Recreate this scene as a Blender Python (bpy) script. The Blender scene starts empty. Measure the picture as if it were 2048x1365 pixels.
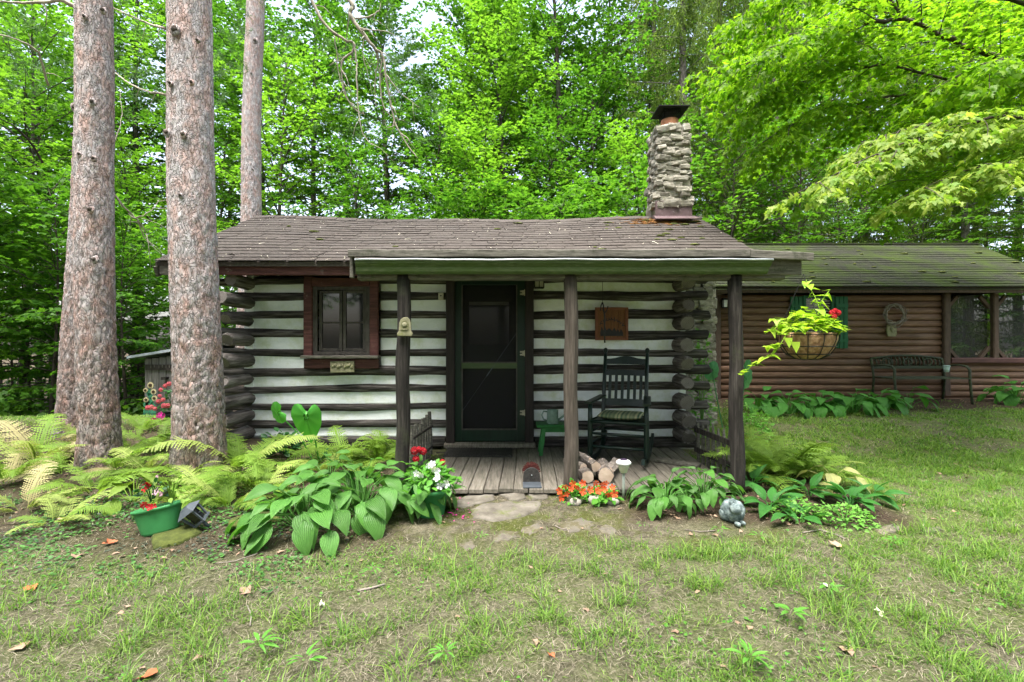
import bpy, math, random
import numpy as np
from mathutils import Vector, Matrix, Euler

S = bpy.context.scene
COL = S.collection
rnd = random.Random(11)
rng = np.random.default_rng(11)
PI = math.pi
R = math.radians

# ------------------------------------------------------------------ camera, sky, sun, exposure
F, CX, CY, CAMZ = 980.0, 1024.0, 682.5, 1.45      # focal length and centre in photo pixels, eye height in metres
cam = bpy.data.cameras.new('camera')
cam.sensor_width = 36.0
cam.lens = F / 2048.0 * 36.0
cam.clip_start, cam.clip_end = 0.05, 2000.0
camo = bpy.data.objects.new('camera', cam)
COL.objects.link(camo)
camo.location = (0, 0, CAMZ)
camo.rotation_euler = (PI / 2, 0, 0)
S.camera = camo

SUN_EL, SUN_AZ = R(72), R(205)                    # high, from behind the camera and a little to the left
w = bpy.data.worlds.new('World')
S.world = w
w.use_nodes = True
nt = w.node_tree
nt.nodes.clear()
sky = nt.nodes.new('ShaderNodeTexSky')
sky.sky_type = 'NISHITA'
sky.sun_disc = False
sky.sun_elevation = SUN_EL
sky.sun_rotation = SUN_AZ
sky.air_density, sky.dust_density, sky.ozone_density = 1.0, 5.0, 0.6
bg = nt.nodes.new('ShaderNodeBackground')
bg.inputs['Strength'].default_value = 0.15
wo = nt.nodes.new('ShaderNodeOutputWorld')
ov = nt.nodes.new('ShaderNodeHueSaturation')          # thin overcast: the blue is mostly washed out
ov.inputs['Saturation'].default_value = 0.7
nt.links.new(sky.outputs[0], ov.inputs['Color'])
nt.links.new(ov.outputs[0], bg.inputs[0])
nt.links.new(bg.outputs[0], wo.inputs[0])

sl = bpy.data.lights.new('sun', 'SUN')
sl.energy = 1.3
sl.angle = R(30)
sl.color = (1.0, 0.98, 0.95)
so = bpy.data.objects.new('sun', sl)
COL.objects.link(so)
sd = Vector((math.sin(SUN_AZ) * math.cos(SUN_EL), math.cos(SUN_AZ) * math.cos(SUN_EL), math.sin(SUN_EL)))
so.rotation_euler = (-sd).to_track_quat('-Z', 'Y').to_euler()
so.location = (0, 0, 30)

S.view_settings.view_transform = 'Standard'
S.view_settings.look = 'None'
S.view_settings.gamma = 1.0
S.view_settings.use_curve_mapping = False
S.view_settings.exposure = 2.25
S.render.engine = 'CYCLES'
S.cycles.use_denoising = True
S.cycles.max_bounces = 7
S.cycles.diffuse_bounces = 4
S.cycles.glossy_bounces = 2
S.cycles.transmission_bounces = 4
S.cycles.transparent_max_bounces = 8
S.cycles.caustics_reflective = False
S.cycles.caustics_refractive = False


# ------------------------------------------------------------------ helpers: places, noise
def P(px, py, D):
    """The point that stands D metres in front of the camera plane at a photo pixel."""
    return Vector(((px - CX) / F * D, D, CAMZ - (py - CY) / F * D))


def XX(px, D):
    return (px - CX) / F * D


def ZZ(py, D):
    return CAMZ - (py - CY) / F * D


def _hash(ix, iy, iz, seed):
    n = (ix * 374761393 + iy * 668265263 + iz * 1274126177 + seed * 974634777) & 0xFFFFFFFF
    n = ((n ^ (n >> 13)) * 1274126177) & 0xFFFFFFFF
    n = n ^ (n >> 16)
    return (n & 0xFFFFFF) / float(0xFFFFFF)


def vnoise(p, seed=0):
    p = np.asarray(p, float)
    if p.ndim == 1:
        p = p[None]
    if p.shape[1] == 2:
        p = np.concatenate([p, np.zeros((len(p), 1))], 1)
    i = np.floor(p).astype(np.int64)
    f = p - i
    f = f * f * (3 - 2 * f)
    r = 0
    for dx in (0, 1):
        for dy in (0, 1):
            for dz in (0, 1):
                wgt = (f[:, 0] if dx else 1 - f[:, 0]) * (f[:, 1] if dy else 1 - f[:, 1]) * (f[:, 2] if dz else 1 - f[:, 2])
                r = r + wgt * _hash(i[:, 0] + dx, i[:, 1] + dy, i[:, 2] + dz, seed)
    return r


def fbm(p, seed=0, o=4):
    p = np.asarray(p, float)
    a, t, s = 0, 0, 1.0
    for k in range(o):
        a = a + s * vnoise(p * 2 ** k, seed + k)
        t += s
        s *= 0.5
    return a / t


def cells(p, seed=0):
    """Distance to the nearest and second nearest cell centre and the cell's own random value, 2-D."""
    p = np.asarray(p, float)
    i = np.floor(p).astype(np.int64)
    f1 = np.full(len(p), 9.0)
    f2 = np.full(len(p), 9.0)
    idv = np.zeros(len(p))
    z = np.zeros(len(p), np.int64)
    for dx in (-1, 0, 1):
        for dy in (-1, 0, 1):
            cx, cy = i[:, 0] + dx, i[:, 1] + dy
            qx, qy = cx + _hash(cx, cy, z, seed), cy + _hash(cx, cy, z, seed + 1)
            d = np.hypot(p[:, 0] - qx, p[:, 1] - qy)
            v = _hash(cx, cy, z, seed + 2)
            near = d < f1
            f2 = np.where(near, f1, np.minimum(f2, d))
            idv = np.where(near, v, idv)
            f1 = np.where(near, d, f1)
    return f1, f2, idv


def sstep(a, b, x):
    t = np.clip((np.asarray(x, float) - a) / (b - a), 0, 1)
    return t * t * (3 - 2 * t)


def ground_z(x, y):
    x = np.asarray(x, float)
    y = np.asarray(y, float)
    base = 0.17 * sstep(0.5, 4.3, y) + 0.03 * sstep(4.3, 6, y)
    right = sstep(1.8, 3.6, x)
    left = sstep(-1.6, -3.2, x)
    zr = 0.24 * sstep(4.5, 9.0, y)
    zl = 0.13 * sstep(3.6, 5.0, y) - 0.95 * sstep(6.6, 13.0, y) - 0.5 * sstep(13, 30, y)
    zm = -0.9 * sstep(9.5, 18, y)
    zz = base + right * zr + left * zl + (1 - right) * (1 - left) * zm
    zz = zz - 0.8 * right * sstep(14, 26, y)
    n = fbm(np.stack([x * 0.9, y * 0.9], -1).reshape(-1, 2), 5, 3).reshape(x.shape) - 0.5
    n2 = fbm(np.stack([x * 5, y * 5], -1).reshape(-1, 2), 9, 2).reshape(x.shape) - 0.5
    return zz + 0.05 * n + 0.014 * n2


def gz(x, y):
    return float(ground_z(np.array([x]), np.array([y]))[0])


def gp(px, D):
    """The ground point under a photo column at distance D."""
    x = XX(px, D)
    return Vector((x, D, gz(x, D)))


# ------------------------------------------------------------------ helpers: materials
M = {}


def nodes(name):
    m = bpy.data.materials.new(name)
    m.use_nodes = True
    t = m.node_tree
    t.nodes.clear()
    out = t.nodes.new('ShaderNodeOutputMaterial')
    M[name] = m
    return m, t, out


def N(t, kind, **kw):
    n = t.nodes.new(kind)
    for k, v in kw.items():
        setattr(n, k, v)
    return n


def ramp(t, stops):
    r = N(t, 'ShaderNodeValToRGB')
    e = r.color_ramp.elements
    while len(e) < len(stops):
        e.new(0.5)
    for k, (p, c) in enumerate(stops):
        e[k].position = p
        e[k].color = (c[0], c[1], c[2], 1) if not isinstance(c, (int, float)) else (c, c, c, 1)
    return r


def mixc(t, fac, a, b, blend='MIX'):
    m = N(t, 'ShaderNodeMix', data_type='RGBA', blend_type=blend)
    for sock, v in ((m.inputs[0], fac), (m.inputs[6], a), (m.inputs[7], b)):
        if isinstance(v, (int, float)):
            sock.default_value = v
        elif isinstance(v, tuple):
            sock.default_value = (v[0], v[1], v[2], 1)
        else:
            t.links.new(v, sock)
    return m.outputs[2]


def noise(t, vec, scale, detail=5, rough=0.6, dist=0.0):
    n = N(t, 'ShaderNodeTexNoise')
    n.inputs['Scale'].default_value = scale
    n.inputs['Detail'].default_value = detail
    n.inputs['Roughness'].default_value = rough
    n.inputs['Distortion'].default_value = dist
    if vec is not None:
        t.links.new(vec, n.inputs['Vector'])
    return n.outputs['Fac']


def coords(t, stretch=(1, 1, 1), kind='Object'):
    c = N(t, 'ShaderNodeTexCoord')
    m = N(t, 'ShaderNodeMapping')
    m.inputs['Scale'].default_value = stretch
    t.links.new(c.outputs[kind], m.inputs['Vector'])
    oi = N(t, 'ShaderNodeObjectInfo')
    ad = N(t, 'ShaderNodeVectorMath', operation='ADD')
    sc = N(t, 'ShaderNodeVectorMath', operation='SCALE')
    cb = N(t, 'ShaderNodeCombineXYZ')
    t.links.new(oi.outputs['Random'], cb.inputs[0])
    t.links.new(oi.outputs['Random'], cb.inputs[1])
    sc.inputs['Scale'].default_value = 37.0
    t.links.new(cb.outputs[0], sc.inputs[0])
    t.links.new(m.outputs[0], ad.inputs[0])
    t.links.new(sc.outputs[0], ad.inputs[1])
    return ad.outputs[0], oi.outputs['Random']


def pmat(name, stops, scale=6, stretch=(1, 1, 1), rough=0.8, bump=0.3, bscale=None, bdist=0.01, vary=0.25, spec=0.3, metal=0.0,
         over=None, oscale=2.0, olevel=(0.55, 0.7), detail=6):
    """Noise-coloured surface: colour ramp on stretched noise, a second patchy colour, bump, and a value shift per object."""
    m, t, out = nodes(name)
    vec, rv = coords(t, stretch)
    nz = noise(t, vec, scale, detail, 0.65)
    col = ramp(t, stops)
    t.links.new(nz, col.inputs[0])
    c = col.outputs[0]
    if over is not None:
        v2, _ = coords(t)
        n2 = noise(t, v2, oscale, 6, 0.7)
        r2 = ramp(t, [(olevel[0], 0.0), (olevel[1], 1.0)])
        t.links.new(n2, r2.inputs[0])
        c = mixc(t, r2.outputs[0], c, over)
    if vary:
        hv = N(t, 'ShaderNodeHueSaturation')
        mr = N(t, 'ShaderNodeMapRange')
        mr.inputs[3].default_value = 1 - vary
        mr.inputs[4].default_value = 1 + vary
        t.links.new(rv, mr.inputs[0])
        t.links.new(mr.outputs[0], hv.inputs['Value'])
        t.links.new(c, hv.inputs['Color'])
        c = hv.outputs[0]
    b = N(t, 'ShaderNodeBsdfPrincipled')
    t.links.new(c, b.inputs['Base Color'])
    b.inputs['Roughness'].default_value = rough
    b.inputs['Specular IOR Level'].default_value = spec
    b.inputs['Metallic'].default_value = metal
    if bump:
        bp = N(t, 'ShaderNodeBump')
        bp.inputs['Strength'].default_value = bump
        bp.inputs['Distance'].default_value = bdist
        t.links.new(nz if bscale is None else noise(t, vec, bscale, 6, 0.7), bp.inputs['Height'])
        t.links.new(bp.outputs[0], b.inputs['Normal'])
    t.links.new(b.outputs[0], out.inputs[0])
    return m


def leafmat(name, dark, light, trans=0.35, rough=0.5, vary=0.0, alt=None, spec=0.25, veins=False, tglow=1.6):
    """Leaf: colour runs from dark to light with the leaf's own 'tone', part of the light passes through the blade."""
    m, t, out = nodes(name)
    at = N(t, 'ShaderNodeAttribute', attribute_name='tone')
    c = mixc(t, at.outputs['Fac'], dark, light)
    oi = N(t, 'ShaderNodeObjectInfo')
    if alt is not None:
        mr = N(t, 'ShaderNodeMapRange')
        mr.inputs[1].default_value = 0.35
        mr.inputs[2].default_value = 1.0
        mr.inputs[4].default_value = 0.8
        t.links.new(oi.outputs['Random'], mr.inputs[0])
        c = mixc(t, mr.outputs[0], c, alt)
    if vary:
        hv = N(t, 'ShaderNodeHueSaturation')
        mr = N(t, 'ShaderNodeMapRange')
        mr.inputs[3].default_value = 1 - vary
        mr.inputs[4].default_value = 1 + vary
        t.links.new(oi.outputs['Random'], mr.inputs[0])
        t.links.new(mr.outputs[0], hv.inputs['Value'])
        t.links.new(c, hv.inputs['Color'])
        c = hv.outputs[0]
    b = N(t, 'ShaderNodeBsdfPrincipled')
    b.inputs['Roughness'].default_value = rough
    b.inputs['Specular IOR Level'].default_value = spec
    if veins:
        uv = N(t, 'ShaderNodeAttribute', attribute_name='leafuv')
        sp = N(t, 'ShaderNodeSeparateXYZ')
        t.links.new(uv.outputs['Vector'], sp.inputs[0])
        s = N(t, 'ShaderNodeMath', operation='MULTIPLY')
        s.inputs[1].default_value = 34.0
        t.links.new(sp.outputs[0], s.inputs[0])
        si = N(t, 'ShaderNodeMath', operation='SINE')
        t.links.new(s.outputs[0], si.inputs[0])
        bp = N(t, 'ShaderNodeBump')
        bp.inputs['Strength'].default_value = 0.55
        bp.inputs['Distance'].default_value = 0.004
        t.links.new(si.outputs[0], bp.inputs['Height'])
        t.links.new(bp.outputs[0], b.inputs['Normal'])
        rr = ramp(t, [(0.0, 0.0), (0.5, 1.0)])
        mm = N(t, 'ShaderNodeMapRange')
        mm.inputs[1].default_value = -1
        mm.inputs[2].default_value = 1
        t.links.new(si.outputs[0], mm.inputs[0])
        t.links.new(mm.outputs[0], rr.inputs[0])
        c = mixc(t, rr.outputs[0], mixc(t, 1.0, c, (0.72, 0.74, 0.6), 'MULTIPLY'), c)
    t.links.new(c, b.inputs['Base Color'])
    tr = N(t, 'ShaderNodeBsdfTranslucent')
    tc = mixc(t, 1.0, c, (tglow, tglow * 1.05, tglow * 0.55), 'MULTIPLY')
    t.links.new(tc, tr.inputs[0])
    mx = N(t, 'ShaderNodeMixShader')
    mx.inputs[0].default_value = trans
    t.links.new(b.outputs[0], mx.inputs[1])
    t.links.new(tr.outputs[0], mx.inputs[2])
    t.links.new(mx.outputs[0], out.inputs[0])
    return m


# ------------------------------------------------------------------ helpers: meshes
def new_mesh(name, V, Fs, tone=None, uv=None, smooth=False):
    me = bpy.data.meshes.new(name)
    V = np.asarray(V, np.float32).reshape(-1, 3)
    me.vertices.add(len(V))
    me.vertices.foreach_set('co', V.ravel())
    Fs = [np.asarray(f, np.int32) for f in Fs if len(f)]
    li = np.concatenate([f.ravel() for f in Fs]).astype(np.int32)
    tot = np.concatenate([np.full(len(f), f.shape[1]) for f in Fs])
    st = np.concatenate([[0], np.cumsum(tot)[:-1]]).astype(np.int32)
    me.loops.add(len(li))
    me.loops.foreach_set('vertex_index', li)
    me.polygons.add(len(tot))
    me.polygons.foreach_set('loop_start', st)
    if smooth:
        me.polygons.foreach_set('use_smooth', np.ones(len(tot), bool))
    if tone is not None:
        a = me.attributes.new('tone', 'FLOAT', 'POINT')
        a.data.foreach_set('value', np.asarray(tone, np.float32))
    if uv is not None:
        a = me.attributes.new('leafuv', 'FLOAT_VECTOR', 'POINT')
        a.data.foreach_set('vector', np.asarray(uv, np.float32).ravel())
    me.update(calc_edges=True)
    return me


def wloc(o):
    l = Vector((0, 0, 0))
    while o is not None:
        l = l + o.location
        o = o.parent
    return l


def link(name, me, mat, parent=None, loc=(0, 0, 0)):
    o = bpy.data.objects.new(name, me)
    COL.objects.link(o)
    if mat is not None and not me.materials:
        me.materials.append(M[mat] if isinstance(mat, str) else mat)
    o.parent = parent
    o.location = loc
    return o


def thing(name, label, cat, loc=(0, 0, 0), rotz=0.0, group=None):
    o = bpy.data.objects.new(name, None)
    o.empty_display_size = 0.1
    COL.objects.link(o)
    o.location = loc
    o.rotation_euler = (0, 0, rotz)
    o['label'] = label
    o['category'] = cat
    if group:
        o['group'] = group
    return o


def tag(o, label, cat, group=None, kind=None):
    if label:
        o['label'] = label
    if cat:
        o['category'] = cat
    if group:
        o['group'] = group
    if kind:
        o['kind'] = kind
    return o


def inst(name, me, parent, mtx, mat=None, kind=None):
    o = bpy.data.objects.new(name, me)
    COL.objects.link(o)
    o.parent = parent
    o.matrix_basis = mtx
    if mat is not None and not me.materials:
        me.materials.append(M[mat])
    if kind:
        o['kind'] = kind
    return o


def kids(o):
    return [c for c in COL.objects if c.parent is o]


def copy_tree(o, parent=None):
    c = o.copy()
    COL.objects.link(c)
    c.parent = parent
    for ch in list(o.children):
        copy_tree(ch, c)
    return c


def frames(path):
    pts = [Vector(p) for p in path]
    out = []
    up = None
    for i, p in enumerate(pts):
        d = (pts[min(i + 1, len(pts) - 1)] - pts[max(i - 1, 0)]).normalized()
        if up is None:
            up = Vector((0, 0, 1)) if abs(d.z) < 0.9 else Vector((1, 0, 0))
        a = d.cross(up)
        if a.length < 1e-5:
            a = d.cross(Vector((0, 1, 0)))
        a.normalize()
        b = a.cross(d).normalized()
        up = b
        out.append((p, a, b, d))
    return out


class MB:
    def __init__(s):
        s.v, s.f, s.t = [], [], []

    def _add(s, vs, fs, tone=0.5):
        o = len(s.v)
        s.v.extend([tuple(v) for v in vs])
        s.t.extend([tone] * len(vs))
        s.f.extend([tuple(i + o for i in f) for f in fs])
        return s

    def box(s, c, size, rot=None, jit=0.0, tone=0.5):
        c = Vector(c)
        vs = []
        for dz in (-.5, .5):
            for dy in (-.5, .5):
                for dx in (-.5, .5):
                    v = Vector((dx * size[0], dy * size[1], dz * size[2]))
                    if jit:
                        v += Vector((rnd.uniform(-jit, jit), rnd.uniform(-jit, jit), rnd.uniform(-jit, jit)))
                    if rot is not None:
                        v = rot @ v
                    vs.append(c + v)
        return s._add(vs, [(0, 2, 3, 1), (4, 5, 7, 6), (0, 1, 5, 4), (2, 6, 7, 3), (0, 4, 6, 2), (1, 3, 7, 5)], tone)

    def span(s, a, b, w, h, up=(0, 0, 1), tone=0.5):
        """A bar of width w and height h from a to b."""
        a, b = Vector(a), Vector(b)
        d = (b - a).normalized()
        u = Vector(up)
        x = d.cross(u)
        if x.length < 1e-4:
            x = d.cross(Vector((0, 1, 0)))
        x.normalize()
        u = x.cross(d).normalized()
        vs = [p + x * (i * w / 2) + u * (j * h / 2) for p in (a, b) for i, j in ((-1, -1), (1, -1), (1, 1), (-1, 1))]
        return s._add(vs, [(3, 2, 1, 0), (4, 5, 6, 7), (0, 1, 5, 4), (1, 2, 6, 5), (2, 3, 7, 6), (3, 0, 4, 7)], tone)

    def board(s, a, b, w, h, up=(0, 0, 1), n=6, jit=0.003, tone=0.5):
        """A hand-worn board: chamfered section, n lengths, small wobble."""
        a, b = Vector(a), Vector(b)
        d = (b - a).normalized()
        u = Vector(up)
        x = d.cross(u)
        if x.length < 1e-4:
            x = d.cross(Vector((0, 1, 0)))
        x.normalize()
        u = x.cross(d).normalized()
        c = min(w, h) * 0.18
        sec = [(-w / 2 + c, -h / 2), (w / 2 - c, -h / 2), (w / 2, -h / 2 + c), (w / 2, h / 2 - c), (w / 2 - c, h / 2), (-w / 2 + c, h / 2), (-w / 2, h / 2 - c), (-w / 2, -h / 2 + c)]
        vs, fs = [], []
        for i in range(n + 1):
            p = a.lerp(b, i / n)
            ox, oz = rnd.uniform(-jit, jit), rnd.uniform(-jit, jit)
            for q in sec:
                vs.append(p + x * (q[0] + ox + rnd.uniform(-jit, jit) * .3) + u * (q[1] + oz + rnd.uniform(-jit, jit) * .3))
        for i in range(n):
            for k in range(8):
                fs.append((i * 8 + k, i * 8 + (k + 1) % 8, i * 8 + 8 + (k + 1) % 8, i * 8 + 8 + k))
        fs.append(tuple(range(7, -1, -1)))
        fs.append(tuple(n * 8 + k for k in range(8)))
        return s._add(vs, fs, tone)

    def tube(s, path, rad, n=8, cap=True, flat=1.0, rough=0.0, tone=0.5):
        fr = frames(path)
        if not hasattr(rad, '__len__'):
            rad = [rad] * len(fr)
        vs, fs = [], []
        for i, (p, a, b, d) in enumerate(fr):
            for k in range(n):
                q = 2 * PI * k / n
                r = rad[i] * (1 + (rnd.uniform(-rough, rough) if rough else 0))
                vs.append(p + a * (math.cos(q) * r) + b * (math.sin(q) * r * flat))
        for i in range(len(fr) - 1):
            for k in range(n):
                fs.append((i * n + k, i * n + (k + 1) % n, (i + 1) * n + (k + 1) % n, (i + 1) * n + k))
        if cap:
            fs.append(tuple(range(n - 1, -1, -1)))
            fs.append(tuple((len(fr) - 1) * n + k for k in range(n)))
        return s._add(vs, fs, tone)

    def lathe(s, prof, n=16, c=(0, 0, 0), sx=1.0, sy=1.0, rot=None, tone=0.5, cap=True):
        c = Vector(c)
        vs, fs = [], []
        for r, z in prof:
            for k in range(n):
                q = 2 * PI * k / n
                v = Vector((math.cos(q) * r * sx, math.sin(q) * r * sy, z))
                vs.append(c + (rot @ v if rot is not None else v))
        for i in range(len(prof) - 1):
            for k in range(n):
                fs.append((i * n + k, i * n + (k + 1) % n, (i + 1) * n + (k + 1) % n, (i + 1) * n + k))
        if cap:
            fs.append(tuple(range(n - 1, -1, -1)))
            fs.append(tuple((len(prof) - 1) * n + k for k in range(n)))
        return s._add(vs, fs, tone)

    def prism(s, poly, depth, mtx=None, tone=0.5):
        """A flat outline (x, z) given a depth along y."""
        n = len(poly)
        vs = [Vector((x, -depth / 2, z)) for x, z in poly] + [Vector((x, depth / 2, z)) for x, z in poly]
        if mtx is not None:
            vs = [mtx @ v for v in vs]
        fs = [tuple(range(n)), tuple(range(2 * n - 1, n - 1, -1))]
        for k in range(n):
            fs.append((k, k + n, (k + 1) % n + n, (k + 1) % n))
        return s._add(vs, fs, tone)

    def blob(s, c, r, seed=0, rough=0.15, nu=10, nv=7, freq=1.6, power=1.0, tone=0.5):
        c = Vector(c)
        vs, fs = [], []
        for j in range(nv + 1):
            ph = -PI / 2 + PI * j / nv
            for k in range(nu):
                q = 2 * PI * k / nu
                d = [math.cos(ph) * math.cos(q), math.cos(ph) * math.sin(q), math.sin(ph)]
                if power != 1.0:
                    d = [math.copysign(abs(x) ** power, x) for x in d]
                vs.append(d)
        dd = np.array(vs)
        nn = 1 + rough * 2 * (fbm(dd * freq + 20 + seed * 3.7, seed, 3) - 0.5)
        vv = [c + Vector((x * r[0] * m, y * r[1] * m, z * r[2] * m)) for (x, y, z), m in zip(dd, nn)]
        for j in range(nv):
            for k in range(nu):
                fs.append((j * nu + k, j * nu + (k + 1) % nu, (j + 1) * nu + (k + 1) % nu, (j + 1) * nu + k))
        return s._add(vv, fs, tone)

    def mesh(s, name, smooth=False, origin=None):
        me = bpy.data.meshes.new(name)
        vv = s.v if origin is None else [(v[0] - origin[0], v[1] - origin[1], v[2] - origin[2]) for v in s.v]
        me.from_pydata(vv, [], s.f)
        if smooth:
            me.polygons.foreach_set('use_smooth', [True] * len(me.polygons))
        a = me.attributes.new('tone', 'FLOAT', 'POINT')
        a.data.foreach_set('value', s.t)
        me.update()
        return me

    def build(s, name, mat, parent=None, smooth=False, local=False, bevel=0.0, at=None):
        """Link as one object; coordinates are world ones unless local."""
        if parent is not None:
            me = s.mesh(name, smooth, None if local else wloc(parent))
            o = link(name, me, mat, parent)
        else:
            at = Vector(at) if at is not None else Vector((0, 0, 0))
            me = s.mesh(name, smooth, at)
            o = link(name, me, mat, None, at)
        if bevel:
            md = o.modifiers.new('bevel', 'BEVEL')
            md.width = bevel
            md.segments = 2
            md.limit_method = 'ANGLE'
        return o


def scatter(T, Tf, pos, Rm, sc, tone, tjit=None):
    """Many copies of a template (T verts, Tf faces) merged in one array: positions, 3x3 rotations, scales, one tone each."""
    n, k = len(pos), len(T)
    V = np.einsum('nij,kj->nki', Rm, T) * np.asarray(sc)[:, None, None] + pos[:, None, :]
    Fo = [(np.asarray(f)[None] + (np.arange(n) * k)[:, None, None]).reshape(-1, np.asarray(f).shape[1]) for f in Tf]
    tn = np.repeat(tone, k)
    return V.reshape(-1, 3), Fo, tn


def basis(dirv, up):
    """Rotation matrices whose y axis runs along dirv and whose z axis is as near to up as can be."""
    y = dirv / (np.linalg.norm(dirv, axis=1, keepdims=True) + 1e-9)
    x = np.cross(y, up)
    x /= np.linalg.norm(x, axis=1, keepdims=True) + 1e-9
    z = np.cross(x, y)
    return np.stack([x, y, z], 2)


def merge(parts):
    Vs, Fd, tn, o = [], {}, [], 0
    for V, Fs, t in parts:
        Vs.append(V)
        tn.append(t)
        for f in Fs:
            f = np.asarray(f)
            if len(f):
                Fd.setdefault(f.shape[1], []).append(f + o)
        o += len(V)
    return np.concatenate(Vs), [np.concatenate(x) for x in Fd.values()], np.concatenate(tn)


def np_tube(path, rad, n=6):
    fr = frames(path)
    q = np.arange(n) * 2 * PI / n
    V = np.concatenate([np.array(p)[None] + np.cos(q)[:, None] * np.array(a)[None] * r + np.sin(q)[:, None] * np.array(b)[None] * r
                        for (p, a, b, d), r in zip(fr, rad)])
    k = np.arange(n)
    Fq = np.concatenate([np.stack([i * n + k, i * n + (k + 1) % n, (i + 1) * n + (k + 1) % n, (i + 1) * n + k], 1) for i in range(len(fr) - 1)])
    return V, [Fq], np.full(len(V), 0.5)

# ------------------------------------------------------------------ materials
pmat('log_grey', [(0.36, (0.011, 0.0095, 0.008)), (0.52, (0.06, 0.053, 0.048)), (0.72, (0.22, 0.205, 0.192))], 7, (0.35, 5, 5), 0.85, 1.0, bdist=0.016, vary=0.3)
pmat('log_side', [(0.32, (0.025, 0.021, 0.018)), (0.5, (0.11, 0.097, 0.087)), (0.7, (0.25, 0.232, 0.215))], 7, (5, 0.35, 5), 0.85, 0.6, bdist=0.012, vary=0.3)
pmat('post_wood', [(0.3, (0.022, 0.018, 0.0145)), (0.5, (0.056, 0.046, 0.037)), (0.72, (0.11, 0.092, 0.077))], 8, (6, 6, 0.4), 0.85, 0.6, bdist=0.01, vary=0.35)
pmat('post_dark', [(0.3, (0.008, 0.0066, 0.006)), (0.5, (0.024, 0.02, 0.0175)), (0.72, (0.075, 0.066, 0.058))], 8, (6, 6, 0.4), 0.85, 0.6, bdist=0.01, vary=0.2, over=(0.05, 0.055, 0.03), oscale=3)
pmat('deck_wood', [(0.3, (0.075, 0.067, 0.053)), (0.5, (0.145, 0.13, 0.105)), (0.7, (0.22, 0.2, 0.168))], 9, (7, 0.5, 3), 0.85, 0.5, bdist=0.006, vary=0.18,
     over=(0.12, 0.115, 0.085), oscale=2.2, olevel=(0.5, 0.75))
pmat('chinking', [(0.3, (0.7, 0.75, 0.76)), (0.55, (0.8, 0.84, 0.85)), (0.75, (0.85, 0.88, 0.89))], 9, (0.6, 1, 1.5), 0.9, 0.5, bscale=28, bdist=0.008, vary=0.05,
     over=(0.6, 0.66, 0.52), oscale=3.4, olevel=(0.47, 0.66))
pmat('shingle_brown', [(0.3, (0.036, 0.029, 0.024)), (0.5, (0.064, 0.053, 0.045)), (0.7, (0.1, 0.086, 0.075))], 34, (1, 1, 1), 0.95, 0.5, bscale=150, bdist=0.004, vary=0.11,
     over=(0.085, 0.075, 0.066), oscale=1.6, olevel=(0.45, 0.7))
pmat('fascia_grey', [(0.3, (0.05, 0.047, 0.038)), (0.5, (0.115, 0.108, 0.09)), (0.7, (0.195, 0.185, 0.155))], 14, (0.5, 4, 4), 0.9, 0.5, bdist=0.006, vary=0.12,
     over=(0.045, 0.05, 0.03), oscale=7, olevel=(0.56, 0.68))
pmat('red_wood', [(0.3, (0.04, 0.016, 0.014)), (0.5, (0.085, 0.032, 0.029)), (0.72, (0.16, 0.066, 0.06))], 7, (0.5, 5, 5), 0.7, 0.35, bdist=0.004, vary=0.15,
     over=(0.2, 0.15, 0.13), oscale=9, olevel=(0.62, 0.72))
pmat('brown_trim', [(0.3, (0.011, 0.0085, 0.0075)), (0.7, (0.034, 0.026, 0.023))], 8, (5, 5, 0.5), 0.7, 0.3, vary=0.15)
pmat('door_green', [(0.3, (0.002, 0.013, 0.006)), (0.7, (0.004, 0.024, 0.011))], 9, (4, 4, 0.6), 0.45, 0.15, vary=0.05)
pmat('rail_green', [(0.3, (0.04, 0.07, 0.025)), (0.7, (0.07, 0.1, 0.04))], 9, (0.6, 4, 4), 0.55, 0.15, vary=0.05)
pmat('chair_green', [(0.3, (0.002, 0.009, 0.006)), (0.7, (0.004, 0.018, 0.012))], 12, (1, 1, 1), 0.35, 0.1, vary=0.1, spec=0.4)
pmat('stool_green', [(0.3, (0.01, 0.1, 0.02)), (0.7, (0.022, 0.16, 0.036))], 10, (1, 1, 1), 0.5, 0.15, vary=0.08)
pmat('pot_green', [(0.3, (0.03, 0.17, 0.05)), (0.7, (0.05, 0.25, 0.08))], 5, (1, 1, 1), 0.5, 0.05, vary=0.08)
pmat('dark_sash', [(0.3, (0.03, 0.026, 0.022)), (0.7, (0.1, 0.09, 0.08))], 9, (3, 3, 1), 0.7, 0.3, vary=0.1)
pmat('soffit_dark', [(0.3, (0.014, 0.012, 0.011)), (0.7, (0.04, 0.035, 0.03))], 8, (1, 4, 1), 0.9, 0.3, vary=0.1)
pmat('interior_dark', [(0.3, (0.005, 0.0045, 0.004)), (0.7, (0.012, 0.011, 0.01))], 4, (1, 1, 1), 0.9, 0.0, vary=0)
pmat('cream_iron', [(0.3, (0.3, 0.28, 0.2)), (0.7, (0.5, 0.47, 0.36))], 30, (1, 1, 1), 0.6, 0.2, vary=0.1)
pmat('cream_stone', [(0.3, (0.15, 0.146, 0.085)), (0.6, (0.25, 0.24, 0.15)), (0.8, (0.36, 0.34, 0.25))], 30, (1, 1, 1), 0.9, 0.5, vary=0.06, over=(0.2, 0.21, 0.08), oscale=18)
pmat('plaque_dark', [(0.3, (0.1, 0.1, 0.05)), (0.7, (0.2, 0.2, 0.1))], 30, (1, 1, 1), 0.9, 0.3, vary=0.06)
pmat('black_iron', [(0.3, (0.008, 0.008, 0.008)), (0.7, (0.025, 0.025, 0.024))], 20, (1, 1, 1), 0.55, 0.15, vary=0.1)
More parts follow.
